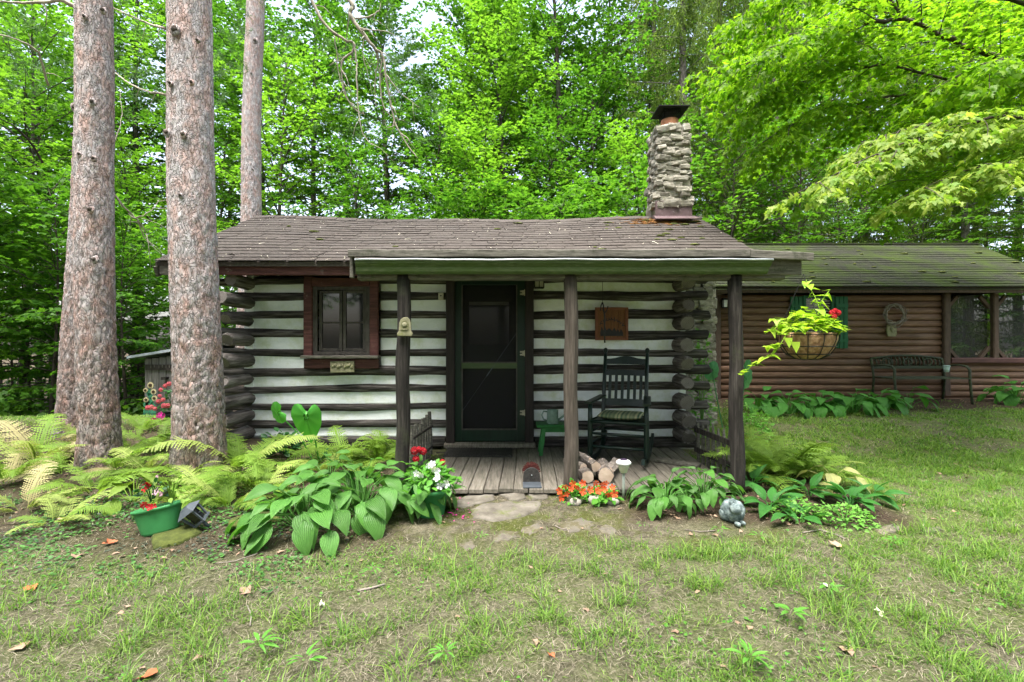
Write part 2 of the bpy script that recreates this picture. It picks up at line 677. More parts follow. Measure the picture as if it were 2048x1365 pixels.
pmat('bench_iron', [(0.3, (0.02, 0.026, 0.016)), (0.7, (0.06, 0.075, 0.045))], 20, (1, 1, 1), 0.65, 0.25, vary=0.12, over=(0.07, 0.11, 0.03), oscale=6)
pmat('gutter_metal', [(0.3, (0.028, 0.048, 0.012)), (0.5, (0.052, 0.078, 0.024)), (0.7, (0.11, 0.135, 0.068))], 24, (0.6, 1, 3), 0.55, 0.2, vary=0.05, over=(0.045, 0.078, 0.012), oscale=3, olevel=(0.4, 0.7))
pmat('galvanised', [(0.3, (0.3, 0.33, 0.34)), (0.7, (0.5, 0.53, 0.55))], 30, (0.6, 1, 1), 0.4, 0.1, vary=0.05, metal=0.3)
pmat('flashing', [(0.3, (0.09, 0.06, 0.065)), (0.7, (0.17, 0.12, 0.125))], 9, (1, 1, 1), 0.45, 0.1, vary=0.05, over=(0.36, 0.33, 0.33), oscale=24, olevel=(0.62, 0.66))
pmat('stone_grey', [(0.3, (0.11, 0.1, 0.08)), (0.5, (0.24, 0.225, 0.185)), (0.7, (0.38, 0.36, 0.305))], 12, (1, 1, 2.5), 0.9, 0.7, bdist=0.012, vary=0.22, over=(0.3, 0.32, 0.28), oscale=9)
pmat('mortar', [(0.3, (0.2, 0.185, 0.155)), (0.7, (0.36, 0.34, 0.29))], 14, (1, 1, 1), 0.95, 0.5, vary=0.0)
pmat('flagstone', [(0.3, (0.07, 0.062, 0.048)), (0.5, (0.135, 0.122, 0.098)), (0.7, (0.21, 0.193, 0.162))], 7, (1, 1, 1), 0.9, 0.6, bscale=16, bdist=0.012, vary=0.1, over=(0.1, 0.115, 0.035), oscale=4, olevel=(0.55, 0.66))
pmat('flue_clay', [(0.3, (0.36, 0.14, 0.07)), (0.7, (0.52, 0.24, 0.13))], 9, (1, 1, 1), 0.8, 0.2, vary=0)
pmat('roof_moss', [(0.3, (0.06, 0.075, 0.018)), (0.7, (0.14, 0.16, 0.045))], 20, (1, 1, 1), 1.0, 0.8, vary=0.2)
pmat('sunken_stone', [(0.3, (0.09, 0.08, 0.062)), (0.5, (0.16, 0.145, 0.115)), (0.7, (0.23, 0.21, 0.175))], 9, (1, 1, 1), 0.95, 0.6, bscale=22, bdist=0.012, vary=0.1, over=(0.1, 0.09, 0.05), oscale=9, olevel=(0.44, 0.56))
pmat('moss', [(0.3, (0.035, 0.045, 0.01)), (0.7, (0.09, 0.11, 0.022))], 20, (1, 1, 1), 1.0, 0.8, vary=0.2)
pmat('lichen_rust', [(0.3, (0.2, 0.085, 0.025)), (0.6, (0.26, 0.13, 0.04)), (0.8, (0.25, 0.22, 0.06))], 16, (1, 1, 1), 1.0, 0.8, vary=0.2)
pmat('petal_cream', [(0.3, (0.5, 0.46, 0.33)), (0.7, (0.75, 0.72, 0.6))], 20, (1, 1, 1), 0.9, 0.0, vary=0.1)
pmat('siding_brown', [(0.3, (0.085, 0.046, 0.029)), (0.5, (0.155, 0.086, 0.053)), (0.7, (0.26, 0.158, 0.107))], 7, (0.4, 5, 5), 0.65, 0.5, bdist=0.006, vary=0.2, over=(0.15, 0.105, 0.078), oscale=1.6, olevel=(0.5, 0.8))
pmat('annex_trim', [(0.3, (0.06, 0.04, 0.03)), (0.7, (0.13, 0.09, 0.07))], 8, (3, 3, 1), 0.75, 0.3, vary=0.15)
pmat('annex_rail', [(0.3, (0.06, 0.028, 0.026)), (0.7, (0.12, 0.06, 0.055))], 8, (0.5, 3, 3), 0.75, 0.3, vary=0.15)
pmat('mossy_shingle', [(0.3, (0.016, 0.017, 0.012)), (0.5, (0.03, 0.032, 0.021)), (0.7, (0.055, 0.056, 0.04))], 26, (1, 1, 1), 1.0, 0.6, bscale=90, bdist=0.006, vary=0,
     over=(0.038, 0.058, 0.009), oscale=2.2, olevel=(0.42, 0.62))
pmat('shutter_green', [(0.3, (0.006, 0.085, 0.03)), (0.7, (0.012, 0.13, 0.05))], 9, (3, 3, 0.6), 0.5, 0.15, vary=0.08)
pmat('blind_white', [(0.3, (0.28, 0.26, 0.22)), (0.7, (0.42, 0.4, 0.36))], 9, (1, 1, 1), 0.7, 0.0, vary=0.1)
pmat('shed_wood', [(0.3, (0.075, 0.07, 0.065)), (0.5, (0.14, 0.135, 0.128)), (0.7, (0.22, 0.21, 0.2))], 9, (5, 5, 0.4), 0.9, 0.5, vary=0.22)
pmat('shed_roof', [(0.3, (0.3, 0.34, 0.38)), (0.7, (0.45, 0.5, 0.55))], 6, (1, 1, 1), 0.45, 0.1, vary=0, metal=0.2)
pmat('coir', [(0.3, (0.17, 0.085, 0.042)), (0.5, (0.34, 0.2, 0.11)), (0.7, (0.48, 0.32, 0.19))], 26, (1, 1, 1), 1.0, 0.9, bdist=0.012, vary=0)
pmat('twig_grey', [(0.3, (0.12, 0.1, 0.085)), (0.7, (0.33, 0.29, 0.25))], 14, (1, 1, 1), 0.9, 0.4, vary=0.2)
pmat('branch_tan', [(0.3, (0.22, 0.19, 0.15)), (0.7, (0.5, 0.46, 0.38))], 14, (1, 1, 1), 0.9, 0.4, vary=0.12)
pmat('branch_dark', [(0.3, (0.028, 0.022, 0.018)), (0.7, (0.085, 0.068, 0.055))], 12, (1, 1, 1), 0.9, 0.5, vary=0.2)
pmat('trunk_dark', [(0.3, (0.03, 0.025, 0.02)), (0.5, (0.075, 0.062, 0.05)), (0.7, (0.15, 0.13, 0.11))], 6, (4, 4, 0.7), 0.95, 0.8, bdist=0.03, vary=0.3, over=(0.09, 0.11, 0.06), oscale=2)
pmat('trunk_spruce', [(0.3, (0.06, 0.052, 0.044)), (0.5, (0.13, 0.115, 0.1)), (0.7, (0.22, 0.2, 0.175))], 9, (3, 3, 1.2), 0.95, 0.8, bdist=0.03, vary=0.2)
pmat('sign_orange', [(0.3, (0.11, 0.04, 0.011)), (0.7, (0.19, 0.08, 0.025))], 8, (5, 3, 0.4), 0.6, 0.2, vary=0)
pmat('sign_frame', [(0.3, (0.13, 0.045, 0.02)), (0.7, (0.22, 0.085, 0.04))], 8, (1, 1, 1), 0.6, 0.2, vary=0)
pmat('mat_rubber', [(0.3, (0.02, 0.019, 0.018)), (0.7, (0.055, 0.052, 0.048))], 40, (1, 1, 1), 0.95, 0.6, vary=0.1)
pmat('brush_red', [(0.3, (0.05, 0.012, 0.01)), (0.7, (0.12, 0.03, 0.025))], 50, (1, 1, 1), 0.9, 0.6, vary=0.2)
pmat('can_teal', [(0.3, (0.1, 0.16, 0.13)), (0.7, (0.22, 0.32, 0.27))], 14, (1, 1, 1), 0.5, 0.2, vary=0)
pmat('lamp_white', [(0.3, (0.62, 0.62, 0.62)), (0.7, (0.78, 0.78, 0.79))], 8, (1, 1, 1), 0.35, 0.0, vary=0)
pmat('lamp_cream', [(0.3, (0.42, 0.4, 0.3)), (0.7, (0.56, 0.54, 0.43))], 8, (1, 1, 1), 0.3, 0.0, vary=0)
pmat('lamp_stake', [(0.3, (0.2, 0.23, 0.2)), (0.7, (0.34, 0.37, 0.33))], 14, (1, 1, 1), 0.5, 0.1, vary=0)
pmat('solar_cell', [(0.3, (0.03, 0.02, 0.04)), (0.7, (0.07, 0.05, 0.09))], 40, (1, 1, 1), 0.2, 0.0, vary=0)
pmat('slate_plastic', [(0.3, (0.045, 0.055, 0.065)), (0.7, (0.09, 0.105, 0.12))], 12, (1, 1, 1), 0.45, 0.1, vary=0)
pmat('cut_wood', [(0.3, (0.36, 0.27, 0.2)), (0.7, (0.55, 0.44, 0.36))], 9, (1, 1, 1), 0.9, 0.4, vary=0.15)
pmat('firewood_bark', [(0.3, (0.07, 0.055, 0.045)), (0.5, (0.2, 0.17, 0.145)), (0.7, (0.36, 0.32, 0.29))], 9, (2, 2, 2), 0.95, 0.8, bdist=0.02, vary=0.2)
pmat('rabbit_stone', [(0.34, (0.04, 0.06, 0.06)), (0.5, (0.13, 0.17, 0.17)), (0.66, (0.3, 0.36, 0.35))], 22, (1, 1, 1), 0.9, 0.8, bdist=0.01, vary=0)
pmat('pebble', [(0.3, (0.2, 0.18, 0.15)), (0.7, (0.4, 0.37, 0.33))], 9, (1, 1, 1), 0.9, 0.4, vary=0.2)
pmat('pot_black', [(0.3, (0.015, 0.014, 0.015)), (0.7, (0.035, 0.032, 0.034))], 9, (1, 1, 1), 0.45, 0.05, vary=0)
pmat('pale_blue', [(0.3, (0.3, 0.42, 0.4)), (0.7, (0.42, 0.55, 0.52))], 9, (1, 1, 1), 0.5, 0.0, vary=0)
pmat('soil', [(0.3, (0.035, 0.026, 0.018)), (0.7, (0.1, 0.075, 0.055))], 30, (1, 1, 1), 1.0, 0.8, vary=0)
pmat('leaf_dry', [(0.3, (0.2, 0.12, 0.075)), (0.7, (0.4, 0.28, 0.2))], 20, (1, 1, 1), 0.8, 0.3, vary=0.25)
pmat('leaf_orange', [(0.3, (0.3, 0.075, 0.03)), (0.7, (0.48, 0.16, 0.07))], 20, (1, 1, 1), 0.7, 0.3, vary=0.15)
pmat('sunflower_cream', [(0.3, (0.45, 0.38, 0.2)), (0.7, (0.62, 0.56, 0.34))], 14, (1, 1, 1), 0.7, 0.1, vary=0)
pmat('sunflower_green', [(0.3, (0.03, 0.16, 0.08)), (0.7, (0.06, 0.26, 0.15))], 14, (1, 1, 1), 0.7, 0.1, vary=0)
pmat('sunflower_core', [(0.3, (0.03, 0.02, 0.012)), (0.7, (0.08, 0.05, 0.03))], 40, (1, 1, 1), 0.9, 0.3, vary=0)

for nm, a, b in (('flower_red', (0.42, 0.008, 0.02), (0.6, 0.025, 0.04)), ('flower_orange', (0.62, 0.075, 0.025), (0.75, 0.15, 0.05)),
                 ('flower_white', (0.68, 0.69, 0.74), (0.8, 0.8, 0.83)), ('flower_pink', (0.6, 0.08, 0.12), (0.72, 0.2, 0.24)),
                 ('flower_magenta', (0.55, 0.01, 0.25), (0.68, 0.04, 0.36)), ('flower_pale', (0.68, 0.36, 0.5), (0.76, 0.55, 0.62))):
    leafmat(nm, a, b, 0.25, 0.6, 0.06, tglow=1.0)
leafmat('maple_leaf', (0.026, 0.105, 0.01), (0.12, 0.275, 0.028), 0.48, 0.5, 0.2, alt=(0.15, 0.29, 0.028))
leafmat('maple_yellow', (0.12, 0.25, 0.025), (0.32, 0.39, 0.08), 0.5, 0.5, 0.12)
leafmat('maple_near', (0.07, 0.18, 0.008), (0.22, 0.36, 0.022), 0.6, 0.45, 0.1)
leafmat('spruce_needle', (0.06, 0.115, 0.018), (0.19, 0.27, 0.055), 0.45, 0.7, 0.15)
leafmat('pine_needle', (0.035, 0.09, 0.03), (0.11, 0.2, 0.075), 0.3, 0.6, 0.1)
leafmat('hosta_leaf', (0.055, 0.18, 0.03), (0.13, 0.31, 0.06), 0.3, 0.42, 0.22, veins=True, spec=0.4)
leafmat('hosta_far', (0.035, 0.16, 0.02), (0.09, 0.28, 0.04), 0.25, 0.45, 0.14, veins=True)
leafmat('hosta_pale', (0.13, 0.26, 0.03), (0.3, 0.4, 0.08), 0.3, 0.45, 0.1, veins=True)
leafmat('hosta_cream', (0.4, 0.42, 0.14), (0.6, 0.58, 0.3), 0.3, 0.5, 0.1, veins=True)
leafmat('lily_leaf', (0.035, 0.16, 0.03), (0.08, 0.26, 0.055), 0.25, 0.4, 0.12, veins=True)
leafmat('colocasia_leaf', (0.04, 0.24, 0.03), (0.12, 0.42, 0.07), 0.3, 0.35, 0.08)
leafmat('colocasia_blue', (0.07, 0.26, 0.12), (0.15, 0.4, 0.2), 0.3, 0.35, 0.08)
leafmat('fern_green', (0.1, 0.2, 0.025), (0.23, 0.36, 0.055), 0.35, 0.6, 0.16)
leafmat('fern_yellow', (0.17, 0.24, 0.045), (0.34, 0.41, 0.12), 0.3, 0.65, 0.16)
leafmat('fern_dry', (0.24, 0.21, 0.095), (0.42, 0.39, 0.2), 0.2, 0.8, 0.2)
leafmat('vine_lime', (0.2, 0.38, 0.02), (0.36, 0.5, 0.05), 0.35, 0.45, 0.1)
leafmat('shrub_dark', (0.015, 0.07, 0.02), (0.04, 0.14, 0.035), 0.25, 0.4, 0.15)
leafmat('impatiens_leaf', (0.05, 0.2, 0.02), (0.13, 0.34, 0.045), 0.3, 0.45, 0.1)
leafmat('weed_leaf', (0.06, 0.2, 0.02), (0.14, 0.34, 0.05), 0.3, 0.5, 0.15)
leafmat('ground_leaf', (0.03, 0.11, 0.025), (0.1, 0.25, 0.05), 0.25, 0.5, 0.0)
leafmat('bugle_leaf', (0.03, 0.045, 0.03), (0.07, 0.1, 0.065), 0.15, 0.5, 0.0)
leafmat('grass_blade', (0.05, 0.14, 0.014), (0.215, 0.34, 0.06), 0.35, 0.5, 0.0)
leafmat('straw_blade', (0.15, 0.128, 0.09), (0.42, 0.38, 0.28), 0.2, 0.8, 0.0, tglow=1.1)
leafmat('feathery_green', (0.09, 0.26, 0.04), (0.2, 0.42, 0.08), 0.35, 0.5, 0.1)
leafmat('cushion', (0.025, 0.09, 0.05), (0.42, 0.4, 0.24), 0.0, 0.9, 0.0)

m, t, out = nodes('window_glass')
b = N(t, 'ShaderNodeBsdfPrincipled')
b.inputs['Base Color'].default_value = (0.012, 0.014, 0.014, 1)
b.inputs['Roughness'].default_value = 0.04
b.inputs['Specular IOR Level'].default_value = 0.6
v, _ = coords(t)
bp = N(t, 'ShaderNodeBump')
bp.inputs['Strength'].default_value = 0.06
t.links.new(noise(t, v, 5, 3), bp.inputs['Height'])
t.links.new(bp.outputs[0], b.inputs['Normal'])
t.links.new(b.outputs[0], out.inputs[0])

for nm, fac, colr in (('screen_mesh', 0.38, (0.006, 0.006, 0.006)), ('porch_screen', 0.55, (0.012, 0.014, 0.012))):
    m, t, out = nodes(nm)
    tr = N(t, 'ShaderNodeBsdfTransparent')
    b = N(t, 'ShaderNodeBsdfPrincipled')
    b.inputs['Base Color'].default_value = (*colr, 1)
    b.inputs['Roughness'].default_value = 0.7
    mx = N(t, 'ShaderNodeMixShader')
    mx.inputs[0].default_value = fac
    t.links.new(tr.outputs[0], mx.inputs[1])
    t.links.new(b.outputs[0], mx.inputs[2])
    t.links.new(mx.outputs[0], out.inputs[0])

# end grain with growth rings, in the log's own coordinates
m, t, out = nodes('end_grain')
tc = N(t, 'ShaderNodeTexCoord')
wv = N(t, 'ShaderNodeTexWave', wave_type='RINGS', rings_direction='Y')
wv.inputs['Scale'].default_value = 22
wv.inputs['Distortion'].default_value = 4
wv.inputs['Detail'].default_value = 3
t.links.new(tc.outputs['Object'], wv.inputs['Vector'])
nz = noise(t, tc.outputs['Object'], 12, 5)
c1 = mixc(t, wv.outputs['Fac'], (0.17, 0.15, 0.135), (0.3, 0.27, 0.25))
c2 = mixc(t, nz, c1, (0.09, 0.08, 0.07))
b = N(t, 'ShaderNodeBsdfPrincipled')
b.inputs['Roughness'].default_value = 0.9
t.links.new(c2, b.inputs['Base Color'])
t.links.new(b.outputs[0], out.inputs[0])

# red pine bark: grey-lilac plates, pinkish where flakes fell off, dark fissures (vertex 'tone' = how deep)
m, t, out = nodes('pine_bark')
v, rv = coords(t, (1, 1, 0.55))
at = N(t, 'ShaderNodeAttribute', attribute_name='tone')
n1 = noise(t, v, 9, 5, 0.7)
n2 = noise(t, v, 30, 5, 0.7)
v3, _ = coords(t, (1, 1, 0.4))
vo = N(t, 'ShaderNodeTexVoronoi')
vo.inputs['Scale'].default_value = 42
t.links.new(v3, vo.inputs['Vector'])
r1 = ramp(t, [(0.3, (0.32, 0.29, 0.285)), (0.5, (0.47, 0.44, 0.445)), (0.7, (0.58, 0.56, 0.575))])
t.links.new(n2, r1.inputs[0])
r2 = ramp(t, [(0.42, 0.0), (0.64, 0.8)])
t.links.new(n1, r2.inputs[0])
c = mixc(t, r2.outputs[0], r1.outputs[0], (0.52, 0.335, 0.285))
hs = N(t, 'ShaderNodeHueSaturation')
mr = N(t, 'ShaderNodeMapRange')
mr.inputs[3].default_value = 0.78
mr.inputs[4].default_value = 1.16
sp = N(t, 'ShaderNodeSeparateXYZ')
t.links.new(vo.outputs['Color'], sp.inputs[0])
t.links.new(sp.outputs[0], mr.inputs[0])
t.links.new(mr.outputs[0], hs.inputs['Value'])
t.links.new(c, hs.inputs['Color'])
rd = ramp(t, [(0.0, 1.0), (0.3, 0.0)])
t.links.new(at.outputs['Fac'], rd.inputs[0])
wn = N(t, 'ShaderNodeTexNoise')
wn.inputs['Scale'].default_value = 14
wn.inputs['Detail'].default_value = 4
t.links.new(v, wn.inputs['Vector'])
wa = N(t, 'ShaderNodeVectorMath', operation='MULTIPLY_ADD')
wa.inputs[1].default_value = (.13, .13, .13)
t.links.new(wn.outputs['Color'], wa.inputs[0])
v4, _ = coords(t, (1, 1, .38))
t.links.new(v4, wa.inputs[2])
ve = N(t, 'ShaderNodeTexVoronoi', feature='DISTANCE_TO_EDGE')
ve.inputs['Scale'].default_value = 34
t.links.new(wa.outputs[0], ve.inputs['Vector'])
rc = ramp(t, [(0.0, 0.5), (0.04, 0.2), (0.1, 0.0)])
t.links.new(ve.outputs['Distance'], rc.inputs[0])
c = mixc(t, rc.outputs[0], hs.outputs[0], (0.055, 0.045, 0.038))
oc = N(t, 'ShaderNodeTexCoord')                     # the old bark of the butt is thicker and browner than the flaking bark above
sz = N(t, 'ShaderNodeSeparateXYZ')
t.links.new(oc.outputs['Object'], sz.inputs[0])
hb_ = N(t, 'ShaderNodeMapRange')
hb_.inputs[1].default_value = 2.6
hb_.inputs[2].default_value = 0.3
hb_.inputs[3].default_value = 0.0
hb_.inputs[4].default_value = 0.75
t.links.new(sz.outputs[2], hb_.inputs[0])
c = mixc(t, hb_.outputs[0], c, mixc(t, 1.0, c, (0.52, 0.47, 0.42), 'MULTIPLY'))
c = mixc(t, rd.outputs[0], c, (0.085, 0.07, 0.058))
b = N(t, 'ShaderNodeBsdfPrincipled')
b.inputs['Roughness'].default_value = 0.95
b.inputs['Specular IOR Level'].default_value = 0.15
t.links.new(c, b.inputs['Base Color'])
bp = N(t, 'ShaderNodeBump')
bp.inputs['Strength'].default_value = 1.0
bp.inputs['Distance'].default_value = 0.014
re_ = ramp(t, [(0.0, 0.0), (0.12, 1.0)])
t.links.new(ve.outputs['Distance'], re_.inputs[0])
t.links.new(mixc(t, 0.55, mixc(t, 0.5, vo.outputs['Color'], n2), re_.outputs[0]), bp.inputs['Height'])
t.links.new(bp.outputs[0], b.inputs['Normal'])
t.links.new(b.outputs[0], out.inputs[0])

# ground: soil, thatch, moss and short lawn; 'tone' = how much lawn, 'litter' = woodland floor
m, t, out = nodes('ground_soil')
tc = N(t, 'ShaderNodeTexCoord')
at = N(t, 'ShaderNodeAttribute', attribute_name='tone')
al = N(t, 'ShaderNodeAttribute', attribute_name='leafuv')
sp = N(t, 'ShaderNodeSeparateXYZ')
t.links.new(al.outputs['Vector'], sp.inputs[0])
nf = noise(t, tc.outputs['Object'], 60, 6, 0.75)
nm_ = noise(t, tc.outputs['Object'], 2.2, 6, 0.7)
ns = noise(t, tc.outputs['Object'], 11, 6, 0.7, 0.6)
soil = ramp(t, [(0.3, (0.035, 0.028, 0.021)), (0.5, (0.1, 0.083, 0.063)), (0.7, (0.2, 0.175, 0.137))])
t.links.new(nf, soil.inputs[0])
that = ramp(t, [(0.3, (0.085, 0.07, 0.05)), (0.5, (0.19, 0.165, 0.12)), (0.7, (0.32, 0.285, 0.215))])
t.links.new(nf, that.inputs[0])
lawn = ramp(t, [(0.3, (0.05, 0.085, 0.016)), (0.5, (0.12, 0.165, 0.04)), (0.7, (0.22, 0.25, 0.09))])
t.links.new(nf, lawn.inputs[0])
mossr = ramp(t, [(0.3, (0.05, 0.065, 0.012)), (0.7, (0.13, 0.15, 0.03))])
t.links.new(nf, mossr.inputs[0])
rr = ramp(t, [(0.42, 0.0), (0.6, 1.0)])
t.links.new(ns, rr.inputs[0])
c = mixc(t, rr.outputs[0], soil.outputs[0], that.outputs[0])
lm = N(t, 'ShaderNodeMath', operation='MULTIPLY')
rl = ramp(t, [(0.38, 0.25), (0.62, 1.0)])
t.links.new(nm_, rl.inputs[0])
t.links.new(rl.outputs[0], lm.inputs[0])
t.links.new(at.outputs['Fac'], lm.inputs[1])
c = mixc(t, lm.outputs[0], c, lawn.outputs[0])
mm = N(t, 'ShaderNodeMath', operation='MULTIPLY')
rm = ramp(t, [(0.47, 0.0), (0.58, 0.85)])
t.links.new(noise(t, tc.outputs['Object'], 3.4, 6, 0.7), rm.inputs[0])
t.links.new(rm.outputs[0], mm.inputs[0])
t.links.new(sp.outputs[1], mm.inputs[1])
c = mixc(t, mm.outputs[0], c, mossr.outputs[0])
bed = ramp(t, [(0.35, (0.028, 0.02, 0.014)), (0.65, (0.11, 0.08, 0.055))])
t.links.new(nf, bed.inputs[0])
c = mixc(t, sp.outputs[0], c, bed.outputs[0])
b = N(t, 'ShaderNodeBsdfPrincipled')
b.inputs['Roughness'].default_value = 1.0
b.inputs['Specular IOR Level'].default_value = 0.1
t.links.new(c, b.inputs['Base Color'])
bp = N(t, 'ShaderNodeBump')
bp.inputs['Strength'].default_value = 1.0
bp.inputs['Distance'].default_value = 0.03
t.links.new(nf, bp.inputs['Height'])
t.links.new(bp.outputs[0], b.inputs['Normal'])
t.links.new(b.outputs[0], out.inputs[0])


# ------------------------------------------------------------------ the ground
def zones(x, y):
    """lawn, dark bed/woods floor, moss: how much of each at a place."""
    e = (fbm(np.stack([x * 1.3, y * 1.3], -1).reshape(-1, 2), 31, 3).reshape(x.shape) - 0.5) * 1.2
    bedl = sstep(-0.7, -1.15, x + 0.35 * (y - 3.4) * 0 + e * 0.5) * sstep(2.75, 3.25, y + 0.35 * (x + 1.2) * 0.2 + e * 0.4) * sstep(7.2, 6.3, y)
    bedr = sstep(0.75, 1.0, x) * sstep(3.1, 2.8, x + e * .3) * sstep(3.35, 3.6, y + e * 0.3) * sstep(4.9, 4.5, y)
    beda = sstep(3.2, 3.5, x) * sstep(7.3, 7.7, y + e * 0.3) * sstep(9, 8.7, y)
    woods = np.maximum(sstep(8.2, 9.6, y + e) * sstep(-2.5, -3.2, x), sstep(9.5, 10.5, y + e))
    dark = np.clip(0.75 * bedl + bedr + beda + 0.9 * woods, 0, 1)
    lawn = 0.58 + 0.42 * sstep(1.0, 2.6, x + 0.5 * (y - 4.5)) + 0.4 * sstep(-3.5, -4.5, x) * sstep(5.8, 6.6, y)
    lawn = lawn * (1 - 0.75 * sstep(3.0, 3.5, y) * sstep(5, 4.4, y) * sstep(-2.0, -1.2, x) * sstep(1.9, 1.0, x))
    moss = sstep(2.9, 3.4, y) * sstep(4.6, 4.0, y) * sstep(-1.6, -0.9, x) * sstep(2.4, 1.4, x)
    return np.clip(lawn, 0, 1), dark, moss


def axis(a, b, lo, hi, n_mid, n_out):
    return np.concatenate([lo - (lo - a) * np.linspace(1, 0, n_out, endpoint=False) ** 2.2, np.linspace(lo, hi, n_mid), hi + (b - hi) * np.linspace(0, 1, n_out + 1)[1:] ** 2.2])


gx, gy = axis(-90, 90, -6, 8, 200, 26), axis(-40, 120, 0.8, 10, 170, 26)
GX, GY = np.meshgrid(gx, gy)
GZ = ground_z(GX, GY)
la, da, mo = zones(GX, GY)
ny, nx = GX.shape
ii = np.arange(ny - 1)[:, None] * nx + np.arange(nx - 1)[None]
fq = np.stack([ii, ii + 1, ii + nx + 1, ii + nx], -1).reshape(-1, 4)
me = new_mesh('ground', np.stack([GX, GY, GZ], -1), [fq], la.ravel(), np.stack([da, mo, la * 0], -1).reshape(-1, 3), True)
o = link('ground', me, 'ground_soil')
o['kind'] = 'structure'

# ------------------------------------------------------------------ the log cabin
WD = 5.7                        # distance of the chinking face
cabin = thing('log_cabin', 'small old log cabin with white chinking, brown shingle roof and a front porch on posts', 'cabin', (-0.5, 5.7, 0.2))
XL, XR = XX(488, WD), XX(1372, WD)
rowL = [538, 563, 595, 631, 668, 706, 745, 780, 815, 848]
rowR = [533, 559, 591, 630, 670, 707, 738, 772, 810, 850]
WX0, WX1 = XX(614, WD), XX(761, WD)          # window opening with casing
DX0, DX1 = XX(895, WD), XX(1066, WD)         # door opening with casing


def rowz(k, x):
    f = (x - XL) / (XR - XL)
    return ZZ(rowL[k] * (1 - f) + rowR[k] * f, WD)


def log_obj(name, a, b, r0, r1, mat, parent, n=13, cut=True, rough=0.05):
    """One log, as an object with its origin on its own axis; ends carry growth rings."""
    a, b = Vector(a), Vector(b)
    L = (b - a).length
    k = max(3, int(L / 0.22))
    path, rad = [], []
    sd_ = rnd.random() * 100
    for i in range(k + 1):
        s_ = i / k
        p = a.lerp(b, s_)
        p.z += 0.008 * math.sin(sd_ + s_ * L * 2.1) + rnd.uniform(-.003, .003)
        path.append(p)
        rad.append((r0 + (r1 - r0) * s_) * (1 + 0.07 * math.sin(sd_ * 2 + s_ * L * 3.3) + rnd.uniform(-.03, .03)))
    d = (b - a).normalized()
    path = [a - d * 0.012] + path + [b + d * 0.012]
    rad = [rad[0] * 0.86] + rad + [rad[-1] * 0.86]
    mb = MB().tube(path, rad, n, True, 1.0, rough)
    org = b if cut else a
    me = mb.mesh(name, True, a)
    o = bpy.data.objects.new(name, me)
    COL.objects.link(o)
    o.parent = parent
    o.location = a - wloc(parent)
    me.materials.append(M[mat])
    me.materials.append(M['end_grain'])
    me.polygons[len(me.polygons) - 1].material_index = 1
    me.polygons[len(me.polygons) - 2].material_index = 1
    for p in (len(me.polygons) - 1, len(me.polygons) - 2):
        me.polygons[p].use_smooth = False
    return o


for k in range(len(rowL)):
    segs = [(XL - 0.34 + rnd.uniform(-.05, .05), WX0 - 0.0), (WX1, DX0), (DX1, XR + 0.25 + rnd.uniform(-.02, .03))]
    zwin_top = ZZ(568, WD)
    if k <= 1:
        segs = [(segs[0][0], segs[2][1])]
    elif k >= 6:
        segs = [(segs[0][0], DX0), segs[2]]
    for x0, x1 in segs:
        r = rnd.uniform(0.046, 0.058)
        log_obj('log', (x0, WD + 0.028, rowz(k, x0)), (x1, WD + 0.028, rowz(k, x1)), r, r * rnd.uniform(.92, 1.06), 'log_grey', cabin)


def chink(x0, x1, k):
    """The band of white mortar between two courses: pressed in by hand, so hollow and uneven."""
    nx_, nz_ = max(6, int((x1 - x0) / 0.05)), 6
    xs = np.linspace(x0, x1, nx_ + 1)
    V = []
    for j in range(nz_ + 1):
        for x in xs:
            zt, zb = rowz(k, x) - 0.02, rowz(k + 1, x) + 0.02 if k + 1 < len(rowL) else ZZ(874, WD)
            V.append((x, WD, zt + (zb - zt) * j / nz_))
    V = np.array(V)
    tt = np.repeat(np.arange(nz_ + 1) / nz_, nx_ + 1)
    V[:, 1] += 0.014 * (1 - np.abs(2 * tt - 1) ** 2) * 0.6 - 0.012 * (fbm(V * np.array([7, 1, 16]), k + 3, 3) - 0.5) + 0.004
    ii = np.arange(nz_)[:, None] * (nx_ + 1) + np.arange(nx_)[None]
    fq = np.stack([ii, ii + nx_ + 1, ii + nx_ + 2, ii + 1], -1).reshape(-1, 4)
    nV = len(V)
    B = V.copy()
    B[:, 1] = WD + 0.1
    W = nx_ + 1
    top = np.arange(nx_)
    bot = nz_ * W + np.arange(nx_)
    sd_ = np.concatenate([np.stack([top, top + 1, top + 1 + nV, top + nV], 1), np.stack([bot + 1, bot, bot + nV, bot + 1 + nV], 1)])
    V = np.concatenate([V, B]) - np.array(cabin.location)
    me = new_mesh('chinking', V, [fq, sd_, fq[:, ::-1] + nV], np.full(len(V), .5), None, True)
    return link('chinking', me, 'chinking', cabin)


for k in range(len(rowL)):
    if k == 0:
        continue
    if k == 1:
        spans = [(XL, WX0), (WX1, DX0), (DX1, XR)]
    elif k < 6:
        spans = [(XL, WX0), (WX1, DX0), (DX1, XR)]
    else:
        spans = [(XL, DX0), (DX1, XR)]
    for x0, x1 in spans:
        chink(x0, x1, k)

